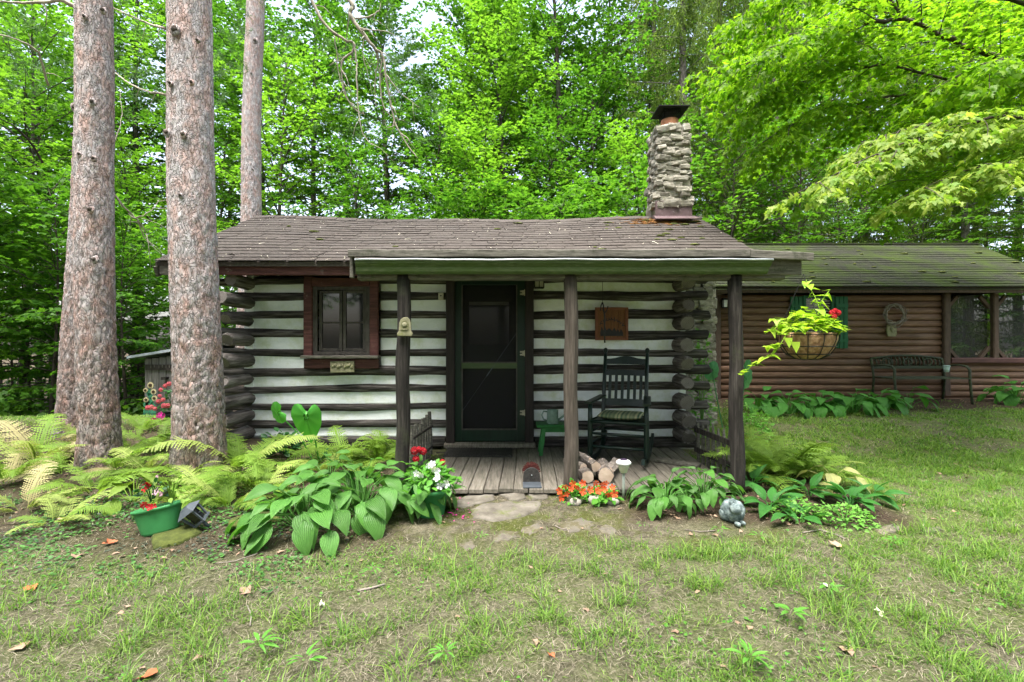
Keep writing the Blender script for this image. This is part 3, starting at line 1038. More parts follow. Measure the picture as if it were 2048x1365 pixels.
# crossing logs of the two side walls: their cut ends stick out toward the porch
for py in (533, 572, 609, 648, 687, 727, 764, 803, 837, 868):
    z = ZZ(py, WD) + rnd.uniform(-.006, .006)
    e = 5.24 + rnd.uniform(-.08, .08) if py > 600 else 5.36
    r = rnd.uniform(0.07, 0.084)
    log_obj('log', (-3.07, e, z + 0.035), (-3.05, 8.85, z), r * 0.95, r, 'log_side', cabin, 12)
for py in (533, 571, 613, 648, 691, 726, 762, 801, 835, 866):
    z = ZZ(py, WD) + rnd.uniform(-.006, .006)
    r = rnd.uniform(0.078, 0.092)
    log_obj('log', (1.945, 5.42 + rnd.uniform(-.05, .04), z), (1.95, 8.85, z), r, r, 'log_side', cabin, 12)
mb = MB()
mb.box((-3.05, 7.2, 1.2), (0.08, 3.0, 2.2))
mb.box((1.98, 7.2, 1.2), (0.06, 3.0, 2.2))
mb.box((-0.55, 8.75, 1.2), (5.0, 0.1, 2.2))
mb.build('back_wall', 'chinking', cabin)
mb = MB()
for x0, x1 in ((XL - 0.05, DX0 - 0.02), (DX1 + 0.02, XR + 0.12)):
    mb.board((x0, WD + 0.02, ZZ(884, WD)), (x1, WD + 0.02, ZZ(884, WD)), 0.16, 0.12, n=10, jit=0.006)
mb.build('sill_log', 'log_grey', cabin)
mb = MB()
for i in range(9):
    x = -3.1 + i * 0.64 + rnd.uniform(-.1, .1)
    mb.blob((x, WD + 0.06, 0.17), (0.3, 0.12, 0.06), i, 0.2, power=.7)
mb.build('foundation', 'stone_grey', cabin, True)
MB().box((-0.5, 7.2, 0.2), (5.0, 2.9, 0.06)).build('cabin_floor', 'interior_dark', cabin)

# window
ZW0, ZW1 = ZZ(712, 5.64), ZZ(572, 5.64)
win = MB()
win.board((WX0 + .05, 5.62, ZW0), (WX0 + .05, 5.62, ZW1 + .1), 0.1, 0.05, (0, 1, 0), 5, 0.002)
win.board((WX1 - .05, 5.62, ZW0), (WX1 - .05, 5.62, ZW1 + .1), 0.1, 0.05, (0, 1, 0), 5, 0.002)
win.board((WX0 + .1, 5.62, ZW1 + .04), (WX1 - .1, 5.62, ZW1 + .04), 0.045, 0.1, (0, 0, 1), 5, 0.002)
winp = win.build('window', 'red_wood', cabin)
mb = MB()
mb.board((WX0 - .01, 5.6, ZW0 - .012), (WX1 + .01, 5.6, ZW0 - .012), 0.13, 0.034, (0, 0, 1), 6, 0.002)
mb.build('sill', 'fascia_grey', winp)
mb = MB()
mb.board((WX0 + .0, 5.63, ZW0 - .088), (WX1 - .0, 5.63, ZW0 - .088), 0.045, 0.112, (0, 0, 1), 6, 0.003)
mb.build('apron', 'red_wood', winp)
x0, x1, z0, z1 = WX0 + .1, WX1 - .1, ZW0 + .01, ZW1 - .01
mb = MB()
for xa in (x0 + .025, x1 - .025):
    mb.span((xa, 5.635, z0), (xa, 5.635, z1), 0.05, 0.03, (0, 1, 0))
for za in (z0 + .02, z1 - .02):
    mb.span((x0 + .05, 5.635, za), (x1 - .05, 5.635, za), 0.03, 0.04)
mb.build('storm_frame', 'dark_sash', winp, bevel=0.003)
for sx0, sx1, dy in ((x0 + .055, (x0 + x1) / 2 + .0, 5.67), ((x0 + x1) / 2 + .004, x1 - .055, 5.668)):
    mb = MB()
    for xa in (sx0 + .02, sx1 - .02):
        mb.span((xa, dy, z0 + .045), (xa, dy, z1 - .045), 0.035, 0.028, (0, 1, 0))
    for za in (z0 + .06, z1 - .06):
        mb.span((sx0 + .038, dy, za), (sx1 - .038, dy, za), 0.028, 0.03)
    mb.span((sx0 + .038, dy, (z0 + z1) / 2 - 0.02), (sx1 - .038, dy, (z0 + z1) / 2 - .02), 0.02, 0.016)
    mb.build('sash', 'dark_sash', winp, bevel=0.002)
    for za, zb in ((z0 + .075, (z0 + z1) / 2 - .03), ((z0 + z1) / 2 - .01, z1 - .075)):
        MB().box(((sx0 + sx1) / 2, dy + .006, (za + zb) / 2), (sx1 - sx0 - .078, 0.006, zb - za)).build('pane', 'window_glass', winp)

# door: casing, screen door with its brace and hinges, inner door with a glazed light
dz0 = ZZ(882, 5.66)
dz1 = ZZ(556, 5.66)
mb = MB()
mb.board((DX0 + .045, 5.62, dz0 - .06), (DX0 + .045, 5.62, dz1 + .1), 0.1, 0.06, (0, 1, 0), 6, 0.002)
mb.board((DX1 - .045, 5.62, dz0 - .06), (DX1 - .045, 5.62, dz1 + .1), 0.1, 0.06, (0, 1, 0), 6, 0.002)
mb.board((DX0 + .095, 5.62, dz1 + .05), (DX1 - .095, 5.62, dz1 + .05), 0.06, 0.1, (0, 0, 1), 6, 0.002)
mb.build('door_frame', 'brown_trim', cabin)
mb = MB()
mb.board((DX0 - .02, 5.6, dz0 - .035), (DX1 + .02, 5.6, dz0 - .035), 0.14, 0.05, n=5)
mb.build('threshold', 'deck_wood', cabin)
a0, a1 = XX(910, 5.63), XX(1050, 5.63)
zt, zb, zm = dz1 - .005, dz0 + .0, ZZ(732, 5.63)
mb = MB()
for xa in (a0 + .038, a1 - .045):
    mb.span((xa, 5.64, zb), (xa, 5.64, zt), 0.076 if xa < 0 else 0.09, 0.03, (0, 1, 0))
mb.span((a0 + .076, 5.64, zb + .065), (a1 - .09, 5.64, zb + .065), 0.03, 0.13)
mb.span((a0 + .076, 5.64, zt - .04), (a1 - .09, 5.64, zt - .04), 0.03, 0.08)
door = mb.build('screen_door', 'door_green', cabin, bevel=0.003)
mb = MB()
mb.span((a0 + .076, 5.638, zm), (a1 - .09, 5.638, zm), 0.034, 0.062)
mb.build('door_rail', 'rail_green', door, bevel=0.003)
mb = MB()
for za, zb2 in ((zb + .13, zm - .031), (zm + .031, zt - .08)):
    for xa in (a0 + .082, a1 - .096):
        mb.span((xa, 5.632, za), (xa, 5.632, zb2), 0.014, 0.02, (0, 1, 0))
    mb.span((a0 + .09, 5.632, za + .008), (a1 - .1, 5.632, za + .008), 0.02, 0.014)
mb.build('screen_bead', 'dark_sash', door)
for za, zb2 in ((zb + .13, zm - .031), (zm + .031, zt - .08)):
    MB().box(((a0 + a1) / 2 - .007, 5.65, (za + zb2) / 2), (a1 - a0 - .166, 0.004, zb2 - za)).build('screen', 'screen_mesh', door)
q0, q1 = P(925, 822, 5.622), P(1032, 668, 5.622)
MB().tube([q0, q1], 0.002, 6).build('brace_wire', 'slate_plastic', door)
MB().tube([q0.lerp(q1, .45), q0.lerp(q1, .56)], 0.006, 6).build('turnbuckle', 'slate_plastic', door)
for py in (586, 707, 826):
    mb = MB()
    c = P(1047, py, 5.615)
    mb.box(c, (0.035, 0.012, 0.055))
    mb.box(c + Vector((-.025, 0, .016)), (0.03, 0.012, 0.018))
    mb.box(c + Vector((-.025, 0, -.016)), (0.03, 0.012, 0.018))
    mb.tube([c + Vector((.012, -.008, -.035)), c + Vector((.012, -.008, .035))], 0.007, 6)
    mb.build('hinge', 'cream_iron', door, bevel=0.002)
mb = MB()
mb.tube([P(921, 735, 5.6) + Vector((0, 0, .05)), P(921, 735, 5.58), P(921, 735, 5.6) - Vector((0, 0, .05))], 0.006, 6)
mb.build('handle', 'black_iron', door)
mb = MB()
i0, i1, iz0, iz1 = XX(938, 5.76), XX(1018, 5.76), ZZ(690, 5.76), ZZ(604, 5.76)
xa0, xa1 = a0 - .05, a1 + .05
mb.box(((xa0 + i0) / 2, 5.78, (zt + zb) / 2), (i0 - xa0, 0.045, zt - zb + .1))
mb.box(((xa1 + i1) / 2, 5.78, (zt + zb) / 2), (xa1 - i1, 0.045, zt - zb + .1))
mb.box(((i0 + i1) / 2, 5.78, (zb - .05 + iz0) / 2), (i1 - i0, 0.045, iz0 - zb + .05))
mb.box(((i0 + i1) / 2, 5.78, (zt + .05 + iz1) / 2), (i1 - i0, 0.045, zt + .05 - iz1))
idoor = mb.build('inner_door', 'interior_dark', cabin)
MB().box(((i0 + i1) / 2, 5.775, (iz0 + iz1) / 2), (i1 - i0, 0.008, iz1 - iz0)).build('pane', 'window_glass', idoor)
mb = MB()
mb.span((i0, 5.77, iz1 - .02), (i1, 5.77, iz1 - .02), 0.012, 0.04)
mb.build('valance', 'blind_white', idoor)

# ---- roof
E_D, E_Z, SLOPE = 5.2, 2.304, 0.48
RX0, RX1, RIDGE_D = -3.80, 2.76, 7.25
RIDGE_Z = E_Z + SLOPE * (RIDGE_D - E_D)


def roof_p(x, s):
    """Point of the front roof plane: s = 0 at the eave, 1 at the ridge, with the old sag of the ridge."""
    y = E_D + (RIDGE_D - E_D) * s
    f = (x - RX0) / (RX1 - RX0)
    sag = -0.06 * math.sin(PI * min(max(f, 0), 1)) ** 1.2 * s + 0.012 * math.sin(f * 17) * s
    return Vector((x, y, E_Z + SLOPE * (y - E_D) + sag))


nrm = Vector((0, -SLOPE, 1)).normalized()
roof_mb = MB()
nxs = 24
for sgn in (0, 1):
    vs, fs = [], []
    for side in (0, 1):
        for i in range(nxs + 1):
            x = RX0 + .01 + (RX1 - RX0 - .02) * i / nxs
            for s_ in (0.004, 1.0):
                p = roof_p(x, s_)
                if sgn:
                    p.y = 2 * RIDGE_D - p.y
                p.z -= 0.014 + side * 0.05
                vs.append(p)
    o2 = (nxs + 1) * 2
    for i in range(nxs):
        fs.append((i * 2, i * 2 + 2, i * 2 + 3, i * 2 + 1))
        fs.append((o2 + i * 2, o2 + i * 2 + 1, o2 + i * 2 + 3, o2 + i * 2 + 2))
        fs.append((i * 2, o2 + i * 2, o2 + i * 2 + 2, i * 2 + 2))
    fs.append((0, 1, o2 + 1, o2))
    fs.append((nxs * 2, o2 + nxs * 2, o2 + nxs * 2 + 1, nxs * 2 + 1))
    roof_mb._add(vs, fs)
roof = roof_mb.build('roof', 'shingle_brown', cabin)
NC = 17
PORCH_X0 = XX(697, 4.0)
tabw = 0.305
for k in range(NC + 1):
    s0 = k / NC
    s1 = min(1.0, (k + 1) / NC)
    x = RX0 - rnd.uniform(0, .9)
    while x < RX1 - .02:
        xe = min(x + 3 * tabw, RX1 + rnd.uniform(-.012, .012))
        xs_ = max(x, RX0 + rnd.uniform(-.015, .012))
        if xe - xs_ < 0.1:
            x = xe
            continue
        if k < NC:
            mb = MB()
            ntab = max(1, int(round((xe - xs_) / tabw)))
            for tb in range(ntab):
                ta, te = xs_ + (xe - xs_) * tb / ntab + .004, xs_ + (xe - xs_) * (tb + 1) / ntab - .004
                dl = rnd.uniform(-.006, .006) / 2.3
                lift = rnd.uniform(0.007, 0.013)
                vs = []
                for (xx, ss, up) in ((ta, s0 + dl - .012, lift), (te, s0 + dl - .012, lift + rnd.uniform(-.002, .003)), (te, s1 + .01, .001), (ta, s1 + .01, .001)):
                    vs.append(roof_p(xx, max(ss, -.02)) + nrm * up)
                vs += [v - nrm * 0.006 for v in vs[:2]]
                mb._add(vs, [(0, 1, 2, 3), (4, 5, 1, 0)])
            mb.build('shingle', 'shingle_brown', roof)
        else:
            pass
        x = xe
for i in range(22):                                                   # ridge caps
    xa = RX0 + (RX1 - RX0) * i / 22
    xb = xa + (RX1 - RX0) / 22 + .03
    mb = MB()
    vs = []
    for xx, up in ((xa, .012), (xb, .022)):
        p = roof_p(xx, 1.0)
        vs += [p + Vector((0, -.11, -.055 + up)), p + Vector((0, 0, up + .004)), p + Vector((0, .11, -.055 + up))]
    mb._add(vs, [(0, 3, 4, 1), (1, 4, 5, 2), (0, 1, 2), (3, 5, 4)])
    mb.build('ridge_shingle', 'shingle_brown', roof)
mb = MB()                                                             # cushions of moss and rust-coloured lichen
for i in range(34):
    x = rnd.choice([rnd.uniform(RX0, RX1), rnd.gauss(2.1, .4), rnd.gauss(2.0, .5)])
    if not RX0 < x < RX1:
        continue
    s_ = rnd.uniform(.1, .97)
    r = rnd.uniform(.012, .05)
    mb.blob(roof_p(x, s_) + nrm * .008, (r * 1.6, r, .012), i, .3, 8, 5)
o = mb.build('moss', 'roof_moss', roof, True)
o['kind'] = 'stuff'
mb = MB()
for i in range(170):
    x, s_ = rnd.gauss(2.05, .2), rnd.gauss(.87, .05)
    if x > RX1 or s_ > 1 or s_ < .7:
        continue
    r = rnd.uniform(.008, .035)
    mb.blob(roof_p(x, s_) + nrm * .006, (r * 2, r, .006), i, .35, 7, 4)
o = mb.build('lichen', 'lichen_rust', roof, True)
o['kind'] = 'stuff'
mb = MB()
for i in range(200):
    p = roof_p(rnd.uniform(RX0, RX1), rnd.uniform(0, 1) ** 1.3) + nrm * .014
    a = rnd.uniform(0, 6.28)
    L_ = rnd.choice([.004, .005, .006, .008, .04])
    wd_ = .004 if L_ < .03 else .002
    d = Vector((math.cos(a), math.sin(a), SLOPE * math.sin(a))).normalized()
    e = d.cross(nrm)
    mb._add([p - d * L_ - e * wd_, p + d * L_ - e * wd_, p + d * L_ + e * wd_ + nrm * .004, p - d * L_ + e * wd_], [(0, 1, 2, 3)])
o = mb.build('fallen_petals', 'petal_cream', roof)
o['kind'] = 'stuff'

# eave boards
mb = MB()
za, zb = ZZ(524, 5.26), ZZ(550, 5.26)
mb.board((RX0 + .04, 5.27, (za + zb) / 2), (PORCH_X0 + .03, 5.27, (za + zb) / 2 - .012), 0.035, za - zb, n=14, jit=.003)
mb.build('fascia_board', 'red_wood', roof)
mb = MB()
mb.board((RX0 + .05, 5.22, ZZ(541, 5.22)), (RX0 + .32, 5.22, ZZ(541, 5.22)), 0.02, 0.1, n=3, jit=.003)
mb.build('eave_return', 'fascia_grey', roof)
for xg in (RX0 + .02, RX1 - .02):
    mb = MB()
    for sg in (1, -1):
        mb.span((xg, RIDGE_D - sg * (RIDGE_D - E_D), E_Z - .12), (xg, RIDGE_D - sg * .004, RIDGE_Z - .12), 0.03, 0.11)
    mb.build('barge_board', 'fascia_grey', roof)
for i in range(11):
    x = RX0 + .3 + i * .62
    mb = MB()
    mb.span((x, 5.29, E_Z - .1), (x, RIDGE_D - .03, RIDGE_Z - .15), 0.06, 0.1)
    mb.build('rafter', 'soffit_dark', roof)
mb = MB()
for xg in (-3.06, 1.98):
    mb._add([(xg - .04, 5.75, 2.3), (xg - .04, 8.75, 2.3), (xg - .04, 7.25, 3.1), (xg + .04, 5.75, 2.3), (xg + .04, 8.75, 2.3), (xg + .04, 7.25, 3.1)],
            [(0, 1, 2), (3, 5, 4), (0, 3, 4, 1), (1, 4, 5, 2), (2, 5, 3, 0)])
mb.build('gable', 'soffit_dark', cabin)

# porch roof: an almost flat lean-to seen on edge, with its boards and the gutter
PX0, PX1 = PORCH_X0, 2.455
mb = MB()
ys = [(5.62, 2.49), (4.02, 2.188)]
vs = []
for (yy, zz) in ys:
    for x in (PX0 + .02, PX1 - .02):
        dz = -.035 if x > 2 else 0
        vs += [(x, yy, zz - .005 + dz * (yy < 5)), (x, yy, zz - .045 + dz * (yy < 5))]
mb._add(vs, [(0, 2, 6, 4), (1, 5, 7, 3), (0, 4, 5, 1), (2, 3, 7, 6), (4, 6, 7, 5), (0, 1, 3, 2)])
proof = mb.build('porch_roof', 'shingle_brown', cabin)
xm = XX(1500, 4.0)
mb = MB()
mb.board((PX0, 4.0, ZZ(507.5, 4)), (xm - .003, 4.0, ZZ(507, 4)), 0.03, 0.062, n=30, jit=.0025)
mb.build('lip_board', 'fascia_grey', proof)
mb = MB()
mb.board((xm + .003, 4.0, ZZ(507.5, 4)), (PX1, 4.0, ZZ(515, 4)), 0.03, 0.066, n=6, jit=.0025)
mb.build('lip_board', 'fascia_grey', proof)
mb = MB()
mb.board((PX0 + .035, 4.07, ZZ(533, 4.07)), (PX1 - .06, 4.07, ZZ(535, 4.07)), 0.03, 0.135, n=20, jit=.002)
mb.build('porch_fascia', 'fascia_grey', proof)
mb = MB()
mb.board((PX0 + .015, 4.05, ZZ(505, 4.05)), (PX0 + .015, 4.05, ZZ(556, 4.05)), 0.03, 0.05, (0, 1, 0), n=3)
mb.build('end_bracket', 'fascia_grey', proof)
for i in range(8):
    x = PX0 + .15 + i * .5
    MB().span((x, 4.12, 2.09), (x, 5.64, 2.37), 0.05, 0.1).build('porch_rafter', 'soffit_dark', proof)
mb = MB()
mb.board((PX0 + .05, 4.13, ZZ(551, 4.13)), (XX(1562, 4.13), 4.13, ZZ(551, 4.13)), 0.12, 0.085, n=14, jit=.003)
mb.build('porch_beam', 'fascia_grey', cabin)
g0, g1 = XX(708, 3.93), XX(1549, 3.93)
gzt, gzb = ZZ(519, 3.93), ZZ(546.5, 3.93)
sec = [(0.02, gzt), (0.02, gzb + .004), (-.055, gzb), (-.07, gzb + .02), (-.075, gzb + .055), (-.1, gzb + .085), (-.104, gzt - .004), (-.1, gzt - .004), (-.096, gzb + .085), (-.07, gzb + .05), (-.055, gzb + .006), (0.016, gzb + .01), (0.016, gzt)]
mb = MB()
ng = 40
vs, fs = [], []
for i in range(ng + 1):
    x = g0 + (g1 - g0) * i / ng - (0.03 if i == ng else 0) * 0
    wob = .0025 * math.sin(i * .4) + .0015 * math.sin(i * 1.3)
    for (dy, z) in sec:
        vs.append((x - (.03 * (gzt - z) / .1 if i == ng else 0), 4.0 + dy * .8 + .03, z + wob * (z > gzt - .02)))
ns_ = len(sec)
for i in range(ng):
    for k in range(ns_ - 1):
        fs.append((i * ns_ + k, i * ns_ + k + 1, (i + 1) * ns_ + k + 1, (i + 1) * ns_ + k))
fs.append((ng * ns_ + 1, ng * ns_ + 2, ng * ns_ + 3, ng * ns_ + 4, ng * ns_ + 5, ng * ns_ + 6, ng * ns_ + 0))
fs.append((0, 6, 5, 4, 3, 2, 1))
mb._add(vs, fs)
gut = mb.build('gutter', 'gutter_metal', proof)
path = []
for i in range(ng + 1):
    wob = .0025 * math.sin(i * .4) + .0015 * math.sin(i * 1.3)
    path.append((g0 + (g1 - g0) * i / ng, 3.945, gzt + wob))
MB().tube(path, 0.0085, 6).build('gutter_lip', 'galvanised', gut, True)

# posts
for px, pb, D, r0 in ((808, 968, 4.1, .058), (1142, 978, 4.1, .06), (1470, 968, 4.1, .058)):
    x = XX(px, D)
    zt_ = ZZ(549, D)
    zb_ = gz(x, D) - .03
    pth, rad = [], []
    for i in range(15):
        f = i / 14
        pth.append(Vector((x + (-.008 if px < 1000 else .01 if px > 1400 else 0) * (1 - f) * 2 + .006 * math.sin(i * .9 + px), D + .004 * math.cos(i * 1.3), zb_ + (zt_ - zb_) * f)))
        rad.append(r0 * (1.03 - .08 * f + rnd.uniform(-.025, .025)))
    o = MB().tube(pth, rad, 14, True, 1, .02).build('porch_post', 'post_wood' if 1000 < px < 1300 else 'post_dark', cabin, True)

# porch floor, board by board
FZ = 0.225
mb = MB()
for yy in (4.2, 4.9, 5.5):
    mb.span((-.85, yy, FZ - .06), (1.75, yy, FZ - .06), .05, .07)
deck = mb.build('porch_deck', 'soffit_dark', cabin)
nb = 21
for i in range(nb):
    xa = XX(862, 4.05) + i * .124
    sk = (XX(1070, 4.05) - 0) * 0
    jf = rnd.uniform(-.02, .02)
    xw = xa + 0.012
    a_ = Vector((xa, 4.04 + jf, FZ - .012))
    b_ = Vector((xa + .05, 5.66, FZ - .012 + rnd.uniform(-.004, .004)))
    mb = MB().board(a_, b_, 0.118, 0.03, (0, 0, 1), 6, .0018)
    mb.build('floor_board', 'deck_wood', deck)

# chimney: rough ledge stone on the gable end, flashing, clay flue and black cap
CX0, CX1, CY0, CY1 = 2.07, 2.54, 7.0, 7.46
mb = MB()
mb.box(((CX0 + CX1) / 2, (CY0 + CY1) / 2, 3.2), (CX1 - CX0 - .035, CY1 - CY0 - .035, 2.6))
mb.box((2.4, 7.35, 1.2), (.68, .95, 2.4))
chim = mb.build('chimney', 'mortar', cabin)


def stone_box(c, size, seed, parent, name='stone', mat='stone_grey'):
    """A rough split stone: a box with broken, uneven faces."""
    n = 3
    mb = MB()
    rr = random.Random(seed)
    vs, fs = [], []
    sx, sy, sz = size
    prof = [(-.5, .82), (-.3, 1.0), (.25, .98), (.5, .8)]
    m_ = 10
    for z, k in prof:
        for q in range(m_):
            a = 2 * PI * q / m_
            ca, sa = math.cos(a), math.sin(a)
            p = .2
            vx, vy = math.copysign(abs(ca) ** p, ca), math.copysign(abs(sa) ** p, sa)
            vs.append(Vector(((vx * .5 * k + rr.uniform(-.075, .075)) * sx, (vy * .5 * k + rr.uniform(-.075, .075)) * sy, (z + rr.uniform(-.12, .12)) * sz)))
    for j in range(3):
        for q in range(m_):
            fs.append((j * m_ + q, j * m_ + (q + 1) % m_, (j + 1) * m_ + (q + 1) % m_, (j + 1) * m_ + q))
    fs.append(tuple(range(m_ - 1, -1, -1)))
    fs.append(tuple(3 * m_ + q for q in range(m_)))
    rot = Euler((rr.uniform(-.12, .12), rr.uniform(-.17, .17), rr.uniform(-.16, .16))).to_matrix()
    mb._add([Vector(c) + rot @ v for v in vs], fs)
    return mb.build(name, mat, parent)


sn = 0
z = 3.36
while z < 4.46:
    h = rnd.uniform(.05, .085)
    taper = 1 - .15 * (z - 3.3)
    for face in range(4):
        L0, L1 = (CX0, CX1) if face in (0, 2) else (CY0, CY1)
        u = L0 - rnd.uniform(0, .05)
        while u < L1 - .04:
            wd_ = rnd.uniform(.08, .24)
            ue = min(u + wd_, L1 + rnd.uniform(0, .03))
            c_ = (u + ue) / 2
            mid = (L0 + L1) / 2
            c_ = mid + (c_ - mid) * taper
            prot = rnd.uniform(-.02, .045)
            dzs = rnd.uniform(-.022, .022)
            hs_ = h * rnd.uniform(.85, 1.35)
            if face == 0:
                pos, sz = (c_, CY0 + .03 - prot + (1 - taper) * .2, z + h / 2 + dzs), (ue - u + .01, .12, hs_)
            elif face == 2:
                pos, sz = (c_, CY1 - .03 + prot, z + h / 2 + dzs), (ue - u + .01, .12, hs_)
            elif face == 1:
                pos, sz = (CX1 - .03 + prot - (1 - taper) * .2, c_, z + h / 2 + dzs), (.12, ue - u + .01, hs_)
            else:
                pos, sz = (CX0 + .03 - prot + (1 - taper) * .2, c_, z + h / 2 + dzs), (.12, ue - u + .01, hs_)
            if face != 2:
                sn += 1
                stone_box(pos, sz, sn, chim)
            u = ue
    z += h
for i in range(9):
    stone_box((rnd.uniform(CX0 + .1, CX1 - .1), rnd.uniform(CY0 + .1, CY1 - .1), 4.5), (.2, .2, .05), 900 + i, chim)
z = 0.25
while z < 2.5:                                                        # base of the chimney outside the gable wall
    h = rnd.uniform(.09, .17)
    for face in (0, 1):
        u = 2.02 if face == 0 else 6.85
        U1 = 2.78 if face == 0 else 7.9
        while u < U1 - .05:
            ue = min(u + rnd.uniform(.16, .34), U1)
            sn += 1
            if face == 0:
                stone_box(((u + ue) / 2, 6.85 - rnd.uniform(-.01, .03), z + h / 2), (ue - u + .01, .16, h * 1.05), sn, chim)
            else:
                stone_box((2.78 + rnd.uniform(-.01, .03), (u + ue) / 2, z + h / 2), (.16, ue - u + .01, h * 1.05), sn, chim)
            u = ue
    z += h
mb = MB()
fz0, fz1 = 3.1, ZZ(403, 7.0)
mb.box(((CX0 + CX1) / 2, CY0 - .02, (fz0 + fz1) / 2), (CX1 - CX0 + .05, .012, fz1 - fz0))
mb.box((CX0 - .02, (CY0 + CY1) / 2, (fz0 + fz1) / 2), (.012, CY1 - CY0 + .03, fz1 - fz0))
mb.box((CX1 + .02, (CY0 + CY1) / 2, (fz0 + fz1) / 2), (.012, CY1 - CY0 + .03, fz1 - fz0))
mb.box(((CX0 + CX1) / 2, CY0 - .1, 3.19), (CX1 - CX0 + .12, .18, .012), Matrix.Rotation(math.atan(SLOPE), 3, 'X'))
mb.build('flashing', 'flashing', chim)
ccx, ccy = (CX0 + CX1) / 2 + .02, 7.23
mb = MB().lathe([(.135, 4.5), (.125, 4.7), (.1, 4.7), (.1, 4.5)], 16, (ccx, ccy, 0))
mb.build('flue', 'flue_clay', chim, True)
cz = 4.70
mb = MB()
mb.lathe([(.125, cz), (.125, cz + .02)], 4, (ccx, ccy, 0), rot=Matrix.Rotation(PI / 4, 3, 'Z'))
for i in range(9):
    for sg in (-1, 1):
        u = -.115 + i * .0288
        mb.span((ccx + u, ccy + sg * .115, cz), (ccx + u, ccy + sg * .115, cz + .13), .006, .006, (0, 1, 0))
        mb.span((ccx + sg * .115, ccy + u, cz), (ccx + sg * .115, ccy + u, cz + .13), .006, .006, (0, 1, 0))
for zz in (.04, .08, .12):
    for sg in (-1, 1):
        mb.span((ccx - .115, ccy + sg * .115, cz + zz), (ccx + .115, ccy + sg * .115, cz + zz), .006, .006)
        mb.span((ccx + sg * .115, ccy - .115, cz + zz), (ccx + sg * .115, ccy + .115, cz + zz), .006, .006)
ct = cz + .13
h_ = .22
vs = [(ccx - h_, ccy - h_, ct), (ccx + h_, ccy - h_, ct), (ccx + h_, ccy + h_, ct), (ccx - h_, ccy + h_, ct), (ccx, ccy, ct + .07),
      (ccx - h_, ccy - h_, ct - .012), (ccx + h_, ccy - h_, ct - .012), (ccx + h_, ccy + h_, ct - .012), (ccx - h_, ccy + h_, ct - .012), (ccx, ccy, ct + .05)]
mb._add(vs, [(0, 1, 4), (1, 2, 4), (2, 3, 4), (3, 0, 4), (6, 5, 9), (7, 6, 9), (8, 7, 9), (5, 8, 9), (0, 5, 6, 1), (1, 6, 7, 2), (2, 7, 8, 3), (3, 8, 5, 0)])
mb.build('chimney_cap', 'black_iron', chim)

# ------------------------------------------------------------------ the log-sided house to the right
AD = 8.6
annex = thing('log_sided_house', 'long low house with brown rounded log siding and a mossy roof, right of the cabin', 'house', (6.3, 8.6, 0.4))
AX0, AX1 = XX(1432, AD), 9.3
AXP = XX(1889, AD)                       # where the screened porch begins
pitch = 12.85 / F * AD
ztop = ZZ(590, AD)
row = 0
z = ztop
zsill = ZZ(717, AD)
while z > 0.38:
    zc = z - pitch / 2
    x1 = AXP if zc > zsill - .02 else AX1
    mb = MB()
    n_ = 8
    vs, fs = [], []
    m_ = max(4, int((x1 - AX0) / .5))
    for i in range(m_ + 1):
        x = AX0 + (x1 - AX0) * i / m_
        for k in range(n_ + 1):
            a = -PI / 2 + PI * k / n_
            vs.append((x, AD + .02 - math.cos(a) * .036 + rnd.uniform(-.001, .001), zc + math.sin(a) * pitch * .485))
        vs.append((x, AD + .05, zc + pitch * .5))
        vs.append((x, AD + .05, zc - pitch * .5))
    w_ = n_ + 3
    for i in range(m_):
        for k in range(w_ - 1):
            if k < n_:
                fs.append((i * w_ + k, (i + 1) * w_ + k, (i + 1) * w_ + k + 1, i * w_ + k + 1))
    fs.append(tuple(range(w_ - 2)))
    fs.append(tuple(m_ * w_ + k for k in range(w_ - 3, -1, -1)))
    mb._add(vs, fs)
    mb.build('siding_log', 'siding_brown', annex, True)
    z -= pitch
mb = MB()
mb.box(((AX0 + AXP) / 2, AD + .08, 1.35), (AXP - AX0, .08, 2.1))
mb.box(((AXP + AX1) / 2, AD + .08, .75), (AX1 - AXP, .08, .8))
mb.box((AX0 + .04, AD + 1.7, 1.35), (.08, 3.2, 2.1))
mb.box(((AX0 + AXP) / 2, AD + 3.2, 1.35), (AXP - AX0, .08, 2.1))
mb.box((AXP + .04, AD + 2.4, 1.35), (.08, 1.5, 2.1))
mb.box(((AX0 + AX1) / 2, AD + 1.6, .4), (AX1 - AX0, 3.2, .06))
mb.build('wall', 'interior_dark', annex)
# far side of the screened porch: openings to the wood behind
mb = MB()
for xa, xb, za, zb_ in ((AXP, AX1, .4, 1.1), (AXP, AX1, 2.2, 2.45)):
    mb.box(((xa + xb) / 2, AD + 3.2, (za + zb_) / 2), (xb - xa, .07, zb_ - za))
for x in (AXP + .05, AXP + 1.0, AXP + 1.25, AX1 - .1):
    mb.box((x, AD + 3.2, 1.65), (.16, .08, 1.2))
mb.build('porch_back', 'annex_trim', annex)
mb = MB()
mb.board((AX0 + .02, AD - .02, .36), (AX0 + .02, AD - .02, ztop), .1, .06, (0, 1, 0))
mb.build('corner_board', 'annex_trim', annex)
for px in (1889, 1986, 2098):
    x = XX(px, AD)
    mb = MB().board((x, AD - .025, zsill - .02 if px > 1900 else .5), (x, AD - .025, ztop + .02), .12 if px < 1900 else .1, .09, (0, 1, 0))
    mb.build('porch_post', 'annex_trim', annex)
posts = [XX(1889, AD) + .06, XX(1986, AD) - .05, XX(1986, AD) + .05, XX(2098, AD) - .05]
